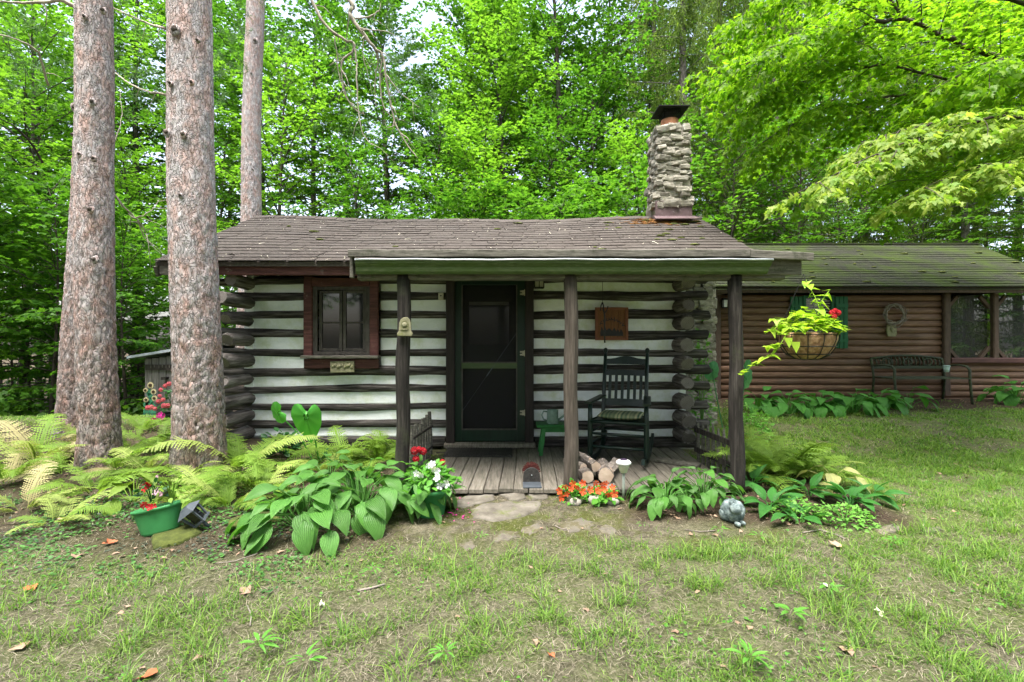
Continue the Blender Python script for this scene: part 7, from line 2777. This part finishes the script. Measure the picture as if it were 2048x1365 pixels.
q = .078
tilt(MB()._add([(-q, -q, .05), (q, -q, .05), (q, q, .05), (-q, q, .05), (-.03, -.03, .095), (.03, -.03, .095), (.03, .03, .095), (-.03, .03, .095)],
               [(3, 2, 1, 0), (4, 5, 6, 7), (0, 1, 5, 4), (1, 2, 6, 5), (2, 3, 7, 6), (3, 0, 4, 7)])).build('lantern_roof', 'slate_plastic', ln, False, True)
mb = MB()
for a, b in ((-1, -1), (1, -1), (1, 1), (-1, 1)):
    mb.span((a * .055, b * .055, .05), (a * .045, b * .045, -.07), .014, .014, (0, 1, 0))
mb.box((0, 0, -.075), (.12, .12, .015))
mb.box((0, 0, -.01), (.108, .006, .01))
tilt(mb).build('lantern_frame', 'slate_plastic', ln, False, True)
tilt(MB().box((0, 0, -.01), (.07, .07, .1))).build('lantern_glass', 'window_glass', ln, False, True)
tilt(MB().tube([(0, 0, -.07), (0, 0, -.17)], .014, 8)).build('stake', 'slate_plastic', ln, True, True)
# mossy edging stones of the left bed
for i, (pts, lb) in enumerate((([(300, 1078), (345, 1068), (392, 1052), (400, 1068), (360, 1090), (310, 1100)], 'mossy flat stone under the green tub'),
                               ([(455, 1048), (500, 1030), (560, 1030), (560, 1046), (505, 1054), (465, 1060)], 'mossy flat edging stone left of the large front hosta'))):
    c = G(*pts[0])
    vs = [G(*p) for p in pts]
    n = len(vs)
    cen = sum(vs, Vector()) / n
    mb = MB()
    V_ = []
    for zz, k in ((-.04, 1.0), (.012, 1.02), (.03, .85)):
        V_ += [cen + (v - cen) * k * rnd.uniform(.94, 1.06) + Vector((0, 0, zz + rnd.uniform(-.008, .008))) for v in vs]
    f_ = [(j * n + k, j * n + (k + 1) % n, (j + 1) * n + (k + 1) % n, (j + 1) * n + k) for j in range(2) for k in range(n)] + [tuple(2 * n + k for k in range(n))]
    o = mb._add(V_, f_).build('edging_stone', 'moss', None, True, at=cen)
    tag(o, lb, 'stone')

# dark shrub by the wall, feathery plants, petunias, geranium pot
bushy('dark_shrub', 'small dark green shrub below the elephant ear leaf', 'shrub', G(560, 905), .2, .22, 110, .085, 'shrub_dark', 11)
bushy('dark_shrub', 'low dark plant in the shade below the cabin window', 'shrub', G(640, 925), .15, .12, 60, .06, 'shrub_dark', 12)
bushy('feathery_plant', 'bright feathery plant behind the right porch post and picket fence', 'plant', G(1500, 880), .26, .42, 460, .05, 'feathery_green', 13)
bushy('feathery_plant', 'fine-leaved bright green plant before the lilies of the valley', 'plant', G(1590, 1028), .2, .11, 260, .035, 'feathery_green', 14, T=(LEAF3, LEAF3F))
bushy('feathery_plant', 'low yellow-green feathery plant at the outer tip of the right bed', 'plant', G(1690, 1042), .2, .12, 260, .035, 'feathery_green', 15, T=(LEAF3, LEAF3F))
bushy('feathery_plant', 'leafy plant against the stone chimney base behind the log ends', 'plant', gp(1404, 6.3), .14, 1.5, 240, .075, 'feathery_green', 16)
c = gp(345, 7.4)
bp_ = thing('black_pot', 'black pot with pink geraniums behind the thickest pine trunk', 'flower pot', P(349, 856, 7.4))
MB().lathe([(.1, 0), (.145, .19), (.16, .19), (.16, .23), (.14, .23)], 18, cap=False).build('pot_body', 'pot_black', bp_, True, True)
MB().lathe([(.14, .2), (0, .21)], 14, cap=False).build('soil', 'soil', bp_, False, True)
bushy('pink_geranium', 'tall pink geranium growing in the black pot', 'flower', bp_.location + Vector((0, 0, .2)), .2, .42, 110, .075, 'shrub_dark', 17,
      [(338, 768, 7.3), (348, 768, 7.3), (330, 772, 7.3), (322, 780, 7.25), (326, 800, 7.2), (317, 803, 7.2), (328, 812, 7.15), (302, 815, 7.2), (310, 818, 7.2), (296, 816, 7.2), (335, 812, 7.2), (320, 792, 7.2)], .032, 'flower_pink', ball=True)
c = gp(315, 7.0)
bushy('magenta_petunia', 'low magenta petunias on the ground before the black pot', 'flower', P(315, 848, 7.0), .22, .1, 70, .05, 'impatiens_leaf', 18,
      [(296, 842, 6.9), (309, 838, 6.9), (318, 832, 7.0), (326, 836, 6.9), (322, 829, 7.0), (290, 846, 6.9), (330, 832, 7.0)], .035, 'flower_magenta')

# ------------------------------------------------------------------ stone rabbit
g = G(1466, 1044)
rb = thing('stone_rabbit', 'blue-grey weathered stone rabbit with laid-back ears in the right bed', 'statue', g, R(25))
MB().blob((.01, .01, .075), (.078, .088, .082), 3, .14, 18, 13, 3.5).build('body', 'rabbit_stone', rb, True, True)
MB().blob((-.04, -.055, .115), (.036, .046, .04), 5, .14, 12, 9, 3).build('head', 'rabbit_stone', rb, True, True)
for sx in (-1, 1):
    MB().tube([(-.042 + sx * .014, -.045, .14), (-.03 + sx * .016, -.02, .165), (-.02 + sx * .018, .005, .168)], [.008, .012, .006], 8, flat=.6).build('ear', 'rabbit_stone', rb, True, True)
    MB().blob((sx * .05 + .012, .035, .05), (.03, .052, .048), 8 + sx, .14, 10, 8, 3).build('haunch', 'rabbit_stone', rb, True, True)
    MB().blob((-.02 + sx * .024, -.078, .016), (.016, .028, .016), 11 + sx, .1, 8, 6).build('paw', 'rabbit_stone', rb, True, True)
MB().blob((.035, .09, .04), (.022, .02, .022), 15, .3, 9, 7, 5).build('tail', 'rabbit_stone', rb, True, True)

# ------------------------------------------------------------------ hanging basket
BC = P(1615, 672, 4.0)
hb = thing('hanging_basket', 'coir-lined wire basket hanging by a chain from the right corner of the porch roof', 'hanging basket', BC)
br, bd = .215, .19
prof_ = [(.02, -bd), (.09, -bd * .96), (.15, -bd * .78), (.19, -bd * .45), (.21, -.03), (.215, .02), (.195, .025), (.18, -.05)]
mb = MB()
mb.lathe(prof_, 28, cap=False)
mb.v = [(x * (1 + rnd.uniform(-.02, .02)), y * (1 + rnd.uniform(-.02, .02)), z + rnd.uniform(-.004, .004)) for x, y, z in mb.v]
mb.build('liner', 'coir', hb, True, True)
MB().lathe([(.185, -.02), (0, .0)], 20, cap=False).build('soil', 'soil', hb, False, True)
for k in range(12):
    a = 2 * PI * k / 12
    MB().tube([(math.cos(a) * r * 1.04, math.sin(a) * r * 1.04, z - .004) for r, z in prof_[:6]], .0035, 5, False).build('wire', 'black_iron', hb, True, True)
for r, z in ((.158, -bd * .78), (.2, -bd * .45), (.222, .01)):
    MB().tube([(math.cos(a) * r, math.sin(a) * r, z) for a in np.linspace(0, 2 * PI, 33)], .004, 5, False).build('hoop', 'black_iron', hb, True, True)
hookp = P(1607, 549, 4.03) - BC
for k in range(3):
    a = 2 * PI * k / 3 + .5
    MB().tube([(math.cos(a) * .215, math.sin(a) * .215, .01), hookp], .0028, 4).build('chain', 'black_iron', hb, False, True)
vn = thing('sweet_potato_vine', 'lime green trailing vine filling the hanging basket', 'plant', BC)
VL = [np.array([(0, 0, 0), (.34, .02, .03), (.46, -.1, -.02), (.3, .4, .03), (0, 1.0, -.15), (-.3, .4, .03), (-.46, -.1, -.02), (-.34, .02, .03), (0, .4, -.04)], float)]
VF = [[(0, 1, 8), (1, 2, 3), (1, 3, 8), (3, 4, 8), (4, 5, 8), (5, 7, 8), (5, 6, 7), (7, 0, 8)]]
vm = []
for k in range(4):
    T = VL[0].copy()
    T[:, 2] += rng.normal(0, .04, len(T))
    me = new_mesh('leaf', T, VF, np.full(len(T), .2 + .22 * k))
    me.materials.append(M['vine_lime'])
    vm.append(me)
rg = random.Random(9)
runners = [[(1612, 560, 4.0), (1622, 580, 3.95), (1633, 600, 3.9), (1642, 625, 3.85), (1638, 655, 3.9)], [(1660, 580, 3.95), (1650, 592, 3.9), (1642, 605, 3.9), (1640, 630, 3.9)],
           [(1575, 665, 3.85), (1560, 690, 3.8), (1548, 708, 3.8), (1535, 712, 3.8), (1520, 722, 3.85), (1500, 735, 3.9), (1482, 752, 3.95)], [(1560, 670, 3.9), (1545, 655, 3.85), (1530, 668, 3.85)],
           [(1560, 690, 3.85), (1545, 690, 3.8), (1530, 694, 3.8)], [(1590, 660, 3.8), (1560, 640, 3.8), (1540, 638, 3.85)], [(1640, 655, 3.8), (1665, 660, 3.8), (1690, 665, 3.85)]]
mb = MB()
cnt = 0
for rn in runners:
    pp = [P(*p) - BC for p in rn]
    mb.tube(pp, .003, 5, False)
    for i in range(len(pp) - 1):
        for k in range(3):
            p = pp[i].lerp(pp[i + 1], (k + rg.random()) / 3)
            a = rg.uniform(0, 6.28)
            inst('leaf', vm[rg.randrange(4)], vn, Matrix.Translation(p) @ Matrix.Rotation(a, 4, 'Z') @ Matrix.Rotation(R(rg.uniform(-55, 25)), 4, 'X') @ Matrix.Scale(rg.uniform(.05, .1), 4))
for i in range(150):
    a, rr_ = rg.uniform(0, 6.28), math.sqrt(rg.random())
    p = Vector((math.cos(a) * rr_ * .23, math.sin(a) * rr_ * .23, .05 + .16 * (1 - rr_ * rr_) * rg.uniform(.4, 1.1)))
    inst('leaf', vm[rg.randrange(4)], vn, Matrix.Translation(p) @ Matrix.Rotation(a - PI / 2 + rg.uniform(-.8, .8), 4, 'Z') @ Matrix.Rotation(R(rg.uniform(-35, 30)), 4, 'X') @ Matrix.Scale(rg.uniform(.06, .11), 4))
for (px, py, D, s_) in ((1591, 684, 3.76, .09), (1577, 676, 3.77, .08)):
    inst('leaf', vm[2], vn, Matrix.Translation(P(px, py, D) - BC) @ Matrix.Rotation(PI, 4, 'Z') @ Matrix.Rotation(R(-75), 4, 'X') @ Matrix.Scale(s_, 4))
mb.build('stems', 'vine_lime', vn, True, True)['kind'] = 'stuff'
bushy('basket_geranium', 'red geranium heads sticking out of the right side of the hanging basket', 'flower', P(1660, 668, 3.95), .05, .08, 14, .05, 'impatiens_leaf', 31,
      [(1670, 622, 3.9), (1664, 626, 3.88), (1676, 626, 3.9), (1668, 634, 3.86)], .021, 'flower_red', ball=True)

# ------------------------------------------------------------------ stepping stones
def flat_stone(pts, label, seed, th=.02, mat='flagstone'):
    rg = random.Random(seed)
    vs0 = [G(*p) for p in pts]
    vs = []
    n0 = len(vs0)
    for i in range(n0):
        a, b = vs0[i], vs0[(i + 1) % n0]
        for k in range(4):
            p = a.lerp(b, k / 4)
            vs.append(p + Vector((rg.uniform(-.012, .012), rg.uniform(-.012, .012), 0)))
    n = len(vs)
    cen = sum(vs, Vector()) / n
    V_ = []
    wob_ = [rg.uniform(.82, 1.12) for _ in vs] if th < .011 else [1.0] * n
    for zz, k in ((-.05, 1.03), (th * .4, 1.0), (th, .93), (th * 1.1, .5)):
        for v, wk in zip(vs, wob_):
            q_ = cen + (v - cen) * k * wk
            V_.append(Vector((q_.x, q_.y, gz(q_.x, q_.y) + zz + rg.uniform(-.003, .003))))
    V_.append(Vector((cen.x, cen.y, gz(cen.x, cen.y) + th * 1.1)))
    f_ = [(j * n + k, j * n + (k + 1) % n, (j + 1) * n + (k + 1) % n, (j + 1) * n + k) for j in range(3) for k in range(n)] + [(3 * n + k, 3 * n + (k + 1) % n, 4 * n) for k in range(n)]
    o = MB()._add(V_, f_).build('stepping_stone', mat if th > .011 else 'sunken_stone', None, True, at=cen)
    return tag(o, label, 'stepping stone', 'flat stones before the porch')


flat_stone([(942, 1022), (965, 1009), (1020, 1006), (1086, 1003), (1078, 1020), (1040, 1036), (985, 1045), (948, 1037)], 'largest pale stepping stone in the middle of the path to the porch', 1, .014)
flat_stone([(900, 1012), (932, 992), (988, 989), (990, 1002), (950, 1010), (925, 1018)], 'stepping stone at the left of the porch edge beside the white impatiens', 2, .012)
flat_stone([(1000, 992), (1045, 988), (1052, 1000), (1020, 1004)], 'small stepping stone against the middle of the porch edge', 3, .015)
flat_stone([(1058, 990), (1100, 986), (1095, 998), (1062, 1002)], 'small stone between the porch edge and the orange impatiens', 4, .012)
flat_stone([(1120, 1050), (1160, 1038), (1190, 1044), (1180, 1058), (1145, 1068), (1122, 1064)], 'half-buried flat stone right of the largest stepping stone', 5, .006)
flat_stone([(1195, 1062), (1212, 1050), (1235, 1062), (1215, 1072)], 'small sunken stone below the orange impatiens', 6, .005)
flat_stone([(985, 1075), (1010, 1060), (1035, 1066), (1020, 1082), (990, 1086)], 'sunken pale stone in front of the largest stepping stone', 7, .006)
flat_stone([(920, 1092), (940, 1080), (955, 1092), (935, 1104)], 'small sunken stone left of the path', 8, .004)
flat_stone([(1040, 1060), (1080, 1045), (1085, 1060), (1060, 1072)], 'mossy sunken stone touching the largest stepping stone', 9, .006)
flat_stone([(1745, 1062), (1790, 1048), (1800, 1062), (1775, 1072)], 'grey flat stone at the outer tip of the right bed', 10, .01)
flat_stone([(1846, 1058), (1880, 1056), (1885, 1064), (1850, 1066)], 'small pale stone in the lawn right of the bed', 11, .008)

# ------------------------------------------------------------------ grass, thatch, ground cover
def in_view(n, D0, D1, rg, pw=1.0, pad=.12):
    D = D0 + (D1 - D0) * rg.uniform(0, 1, n) ** pw
    x = D * (rg.uniform(-1 - pad, 1 + pad, n)) * 1.045
    return x, D


def blocked(x, y):
    """Places where no grass stands: porch, houses, the dark beds."""
    porch = (x > -.78) & (x < 1.85) & (y > 4.0)
    cab = (x > -3.4) & (x < 2.9) & (y > 5.3)
    ann = (x > 3.2) & (y > 8.4)
    return porch | cab | ann


def blades(name, n, D0, D1, hgt, wid, mat, seed, keep, lay=.35, pw=1.0, cl=2.6, clump=True):
    rg = np.random.default_rng(seed)
    x, y = in_view(n, D0, D1, rg, pw)
    nz_ = fbm(np.stack([x * cl, y * cl], 1), seed, 4)
    nz2 = fbm(np.stack([x * cl * 3.7, y * cl * 3.7], 1), seed + 7, 3)
    k = keep(x, y, nz_, nz2, rg.uniform(0, 1, n)) & ~blocked(x, y)
    x, y, nz2 = x[k], y[k], nz2[k]
    n = len(x)
    z = ground_z(x, y) - .004
    a = rg.uniform(0, 2 * PI, n)
    h = hgt * rg.uniform(.45, 1.35, n) * (.6 + .8 * nz2)
    e = np.clip(rg.normal(lay, .3, n), -.05, 1.35)
    d = np.stack([np.cos(a) * np.cos(e), np.sin(a) * np.cos(e), np.sin(e)], 1)
    side = np.stack([-np.sin(a), np.cos(a), np.zeros(n)], 1) * (wid * rg.uniform(.6, 1.3, n))[:, None]
    b = np.stack([x, y, z], 1)
    m_ = b + d * (h * .55)[:, None]
    t_ = b + d * h[:, None] * np.array([1, 1, .8]) + np.stack([np.cos(a), np.sin(a), np.zeros(n)], 1) * (h * .25)[:, None]
    t_[:, 2] = np.maximum(t_[:, 2], z + .003)
    V = np.stack([b - side, b + side, m_ - side * .8, m_ + side * .8, t_], 1).reshape(-1, 3)
    o = (np.arange(n) * 5)[:, None]
    fq = np.array([[0, 1, 3, 2]]) + o
    ft = np.array([[2, 3, 4]]) + o
    tone = np.repeat(np.clip(rg.beta(1, 1.1, n), 0, 1), 5)
    ob = link(name, new_mesh(name, V, [fq, ft], tone), mat)
    ob['kind'] = 'stuff'
    return ob, n


edge = lambda x, y: sstep(-1.0, -1.4, x) * sstep(2.5, 2.95, y + .12 * (x + 1.5)) * sstep(4.6, 3.7, y)


def lawnness(x, y):
    l_, d_, m_ = zones(x, y)
    return l_, d_, m_


def keep_green(x, y, a, b, u):
    l_, d_, m_ = lawnness(x, y)
    p = (l_ * sstep(.36, .58, a) * 1.4 * sstep(.3, .58, b) + .16 * l_) * (.42 + .58 * sstep(-.8, 1.6, x)) * (1 - .8 * edge(x, y))
    return u < p * (1 - .93 * np.clip(d_ * 1.2, 0, 1)) * (1 - .7 * m_)


def keep_tuft(x, y, a, b, u):
    l_, d_, m_ = lawnness(x, y)
    return (u < 1.3 * sstep(.52, .66, b) * (l_ + .1) * (.6 + .4 * sstep(-1.0, 1.2, x)) * (1 - .9 * edge(x, y))) & (d_ < .35) & (m_ < .6)


def keep_straw(x, y, a, b, u):
    l_, d_, m_ = lawnness(x, y)
    return u < (.85 - .35 * sstep(.45, .65, a)) * (1 - .75 * d_) * (1 - .55 * m_)


n1 = blades('dry_grass', 250000, 1.55, 5.2, .042, .0013, 'straw_blade', 3, keep_straw, .12, .9)[1]
n2 = blades('grass', 300000, 1.55, 5.4, .04, .0018, 'grass_blade', 4, keep_green, .75, .85)[1]
n3 = blades('grass_tufts', 110000, 1.6, 5.4, .085, .0022, 'grass_blade', 6, keep_tuft, .8, .85, 1.7)[1]
n4 = blades('lawn_grass', 230000, 4.6, 9.0, .055, .0042, 'grass_blade', 5, keep_green, .7, .9)[1]
n5 = blades('lawn_straw', 60000, 4.6, 9.0, .05, .003, 'straw_blade', 8, keep_straw, .1, .9)[1]
print('blades', n1, n2, n3, n4, n5)


def cover(name, n, D0, D1, size, mat, seed, keep, T=(OVAL, OVALF), lift=.02, pw=1.0):
    rg = np.random.default_rng(seed)
    x, y = in_view(n, D0, D1, rg, pw)
    nz_ = fbm(np.stack([x * 2.2, y * 2.2], 1), seed, 3)
    k = keep(x, y, nz_, rg.uniform(0, 1, n)) & ~blocked(x, y)
    x, y = x[k], y[k]
    n = len(x)
    pos = np.stack([x, y, ground_z(x, y) + rg.uniform(.003, lift, n)], 1)
    a = rg.uniform(0, 2 * PI, n)
    d = np.stack([np.cos(a), np.sin(a), rg.uniform(-.1, .45, n)], 1)
    V, Fs, tn = scatter(T[0], T[1], pos, basis(unit(d), unit(UPV + rg.normal(0, .25, (n, 3)))), size * rg.uniform(.6, 1.4, n), np.clip(rg.beta(2, 2, n), 0, 1))
    ob = link(name, new_mesh(name, V, Fs, tn), mat)
    ob['kind'] = 'stuff'
    return ob


cover('ground_cover', 56000, 2.2, 4.6, .024, 'ground_leaf', 11, lambda x, y, a, u: u < edge(x, y) * sstep(.32, .56, a) * .6)
cover('bugle_ground_cover', 26000, 2.2, 4.4, .02, 'bugle_leaf', 12, lambda x, y, a, u: u < edge(x, y) * sstep(.5, .62, a) * .6)
cover('clover', 30000, 1.6, 6.5, .02, 'weed_leaf', 13, lambda x, y, a, u: (u < sstep(.52, .66, a) * .5) & (zones(x, y)[1] < .5) & (zones(x, y)[2] < .6), (LEAF3, LEAF3F), .025, .8)
cover('leaf_litter', 9000, 1.6, 9.5, .035, 'leaf_dry', 14, lambda x, y, a, u: u < .05 + .3 * zones(x, y)[1], (LEAF3, LEAF3F), .012, .8)
rgx = np.random.default_rng(50)
n = 9000
xw, yw = rgx.uniform(-14, 14, n), rgx.uniform(8.5, 20, n)
kw = ~((xw > -3.4) & (xw < 9.6) & (yw < 12.5))
xw, yw = xw[kw], yw[kw]
n = len(xw)
aw = rgx.uniform(0, 6.28, n)
V, Fs, tn = scatter(OVAL, OVALF, np.stack([xw, yw, ground_z(xw, yw) + rgx.uniform(.02, .35, n)], 1), basis(unit(np.stack([np.cos(aw), np.sin(aw), rgx.uniform(-.3, .3, n)], 1)), unit(UPV + rgx.normal(0, .4, (n, 3)))), rgx.uniform(.06, .16, n), rgx.uniform(0, 1, n))
o = link('undergrowth', new_mesh('undergrowth', V, Fs, tn), 'maple_leaf')
o['kind'] = 'stuff'

# ------------------------------------------------------------------ single weeds, fallen leaves, sticks
WD_ = own([blade_mesh('leaf', lance, 1.0, .26, 6, 4, .3, .2, .06, 70), blade_mesh('leaf', lance, 1.0, .2, 6, 4, .5, .2, .08, 71)], 'weed_leaf')
for i, (px, py, n, s_, up_, lb) in enumerate((
        (745, 1157, 8, .06, 25, 'small bright weed in the bare ground before the big hosta'), (520, 1312, 5, .11, 45, 'broad-bladed weed near the bottom left, beyond the orange leaf'),
        (890, 1330, 9, .07, 20, 'dandelion-like weed near the bottom centre'), (1660, 1196, 12, .06, 20, 'round clump of weed leaves in the right lawn'),
        (1585, 1248, 10, .09, 30, 'large bright weed in the right foreground'), (1500, 1340, 7, .1, 40, 'upright weed at the bottom edge right of centre'),
        (610, 1345, 5, .09, 45, 'weed blades at the bottom edge beside the dry leaf'), (1285, 1065, 4, .05, 30, 'tiny sprout before the right hostas'),
        (960, 1028 + 60, 5, .045, 25, 'tiny weed by the sunken pale stone'), (530, 1140, 4, .06, 50, 'small sprout at the edge of the hosta bed'),
        (1520, 1090, 6, .07, 45, 'bright tuft-like weed below the right bed'), (1440, 1075, 6, .06, 30, 'low weed before the stone rabbit'), (1790, 1100, 8, .08, 30, 'bright weed patch in the lawn beyond the right bed'))):
    rosette('weed', lb, 'weed', G(px, py), n + 4, .03, .012, s_ * .72, WD_, 'weed_leaf', 200 + i, 'single weeds in the grass', (5, up_), stem=False)
LEAF_T = np.array([(0, 0, 0), (.3, .15, .1), (.42, .45, .16), (.2, .6, .04), (.22, .85, .1), (0, 1.05, .05), (-.25, .8, .12), (-.2, .55, .03), (-.45, .4, .14), (-.3, .1, .1), (0, .45, -.02)], float)
LEAF_F = [[(i, (i + 1) % 10, 10) for i in range(10)]]
for i, (px, py, s_, mat, a, lb) in enumerate((
        (315, 1352, .13, 'leaf_orange', 1.9, 'curled orange-brown fallen leaf at the bottom edge'), (42, 1306, .11, 'leaf_dry', .5, 'crumpled brown fallen leaf at the bottom left'),
        (410, 1319, .07, 'leaf_dry', 2.5, 'small pale fallen leaf right of the orange one'), (150, 1120, .08, 'leaf_dry', .3, 'pinkish dry leaf on the ground cover at the left'),
        (75, 1178, .08, 'leaf_orange', 2.2, 'rusty fallen leaf in the thin grass at the left'), (500, 1188, .09, 'leaf_dry', 1.2, 'dry leaf on bare soil below the big hosta'),
        (648, 1217, .05, 'petal_cream', .8, 'whitish scrap of leaf in the middle foreground'), (1655, 1178, .07, 'petal_cream', .1, 'white sliver lying in the right lawn'),
        (1682, 1098, .08, 'leaf_dry', 1.0, 'pinkish flat fallen leaf right of the bed'), (1768, 1236, .06, 'petal_cream', .3, 'pale scrap near the right edge of the lawn'),
        (1705, 1315, .11, 'leaf_dry', .2, 'broad dry leaf half hidden in the right foreground grass'), (230, 1085, .08, 'leaf_orange', 2.8, 'rust-brown leaf on the ground cover before the tub'), (1113, 1316, .05, 'leaf_orange', 1.5, 'small reddish fallen leaf in the bottom centre grass'))):
    g = G(px, py)
    s_ = s_ * .68 if py > 1300 or mat == 'petal_cream' else s_ * .85
    T = LEAF_T * s_
    T = T + np.random.default_rng(i).normal(0, .006, T.shape)
    me = new_mesh('fallen_leaf', T, LEAF_F)
    o = link('fallen_leaf', me, mat, None, g + Vector((0, 0, .012)))
    o.rotation_euler = (R(rnd.uniform(-12, 20)), R(rnd.uniform(-15, 15)), a)
    tag(o, lb, 'fallen leaf', 'fallen leaves on the grass')
for i, (pts, r, lb) in enumerate((
        ([(715, 1185), (740, 1180), (770, 1172)], .009, 'pale broken stick lying before the big hosta'), ([(430, 1130), (470, 1125), (515, 1110)], .004, 'thin twig on the soil at the edge of the ground cover'),
        ([(1605, 1068), (1640, 1062), (1672, 1072), (1690, 1080)], .006, 'bent twig lying before the right bed'), ([(495, 1215), (503, 1235), (500, 1255)], .005, 'dark forked twig in the left foreground'),
        ([(1110, 1054), (1122, 1060), (1134, 1062)], .006, 'short dark twig on the sunken stone'), ([(1370, 1062), (1400, 1066), (1430, 1064)], .005, 'thin twig below the right hostas'))):
    mb = MB().tube([G(*p) + Vector((0, 0, .008)) for p in pts], r * .65, 6)
    g = G(*pts[0])
    o = mb.build('stick', 'twig_grey', None, True, at=g)
    tag(o, lb, 'stick', 'sticks on the ground')
rg = random.Random(77)
mb = MB()
for i in range(34):
    g = G(rg.gauss(910, 18), rg.gauss(1030, 9)) if i < 24 else G(rg.gauss(890, 12), rg.gauss(998, 4))
    a = rg.uniform(0, 6.28)
    s_ = rg.uniform(.006, .014)
    d = Vector((math.cos(a), math.sin(a), 0)) * s_
    e = Vector((-math.sin(a), math.cos(a), 0)) * s_ * .7
    g.z += .012
    mb._add([g - d, g - e, g + d + Vector((0, 0, .004)), g + e], [(0, 1, 2, 3)])
o = mb.build('fallen_petals', 'flower_magenta')
o['kind'] = 'stuff'
print('tris', sum(len(p.vertices) - 2 for m_ in bpy.data.meshes if m_.users for p in m_.polygons) if False else sum(len(m_.loops) - 2 * len(m_.polygons) for m_ in bpy.data.meshes if m_.users))
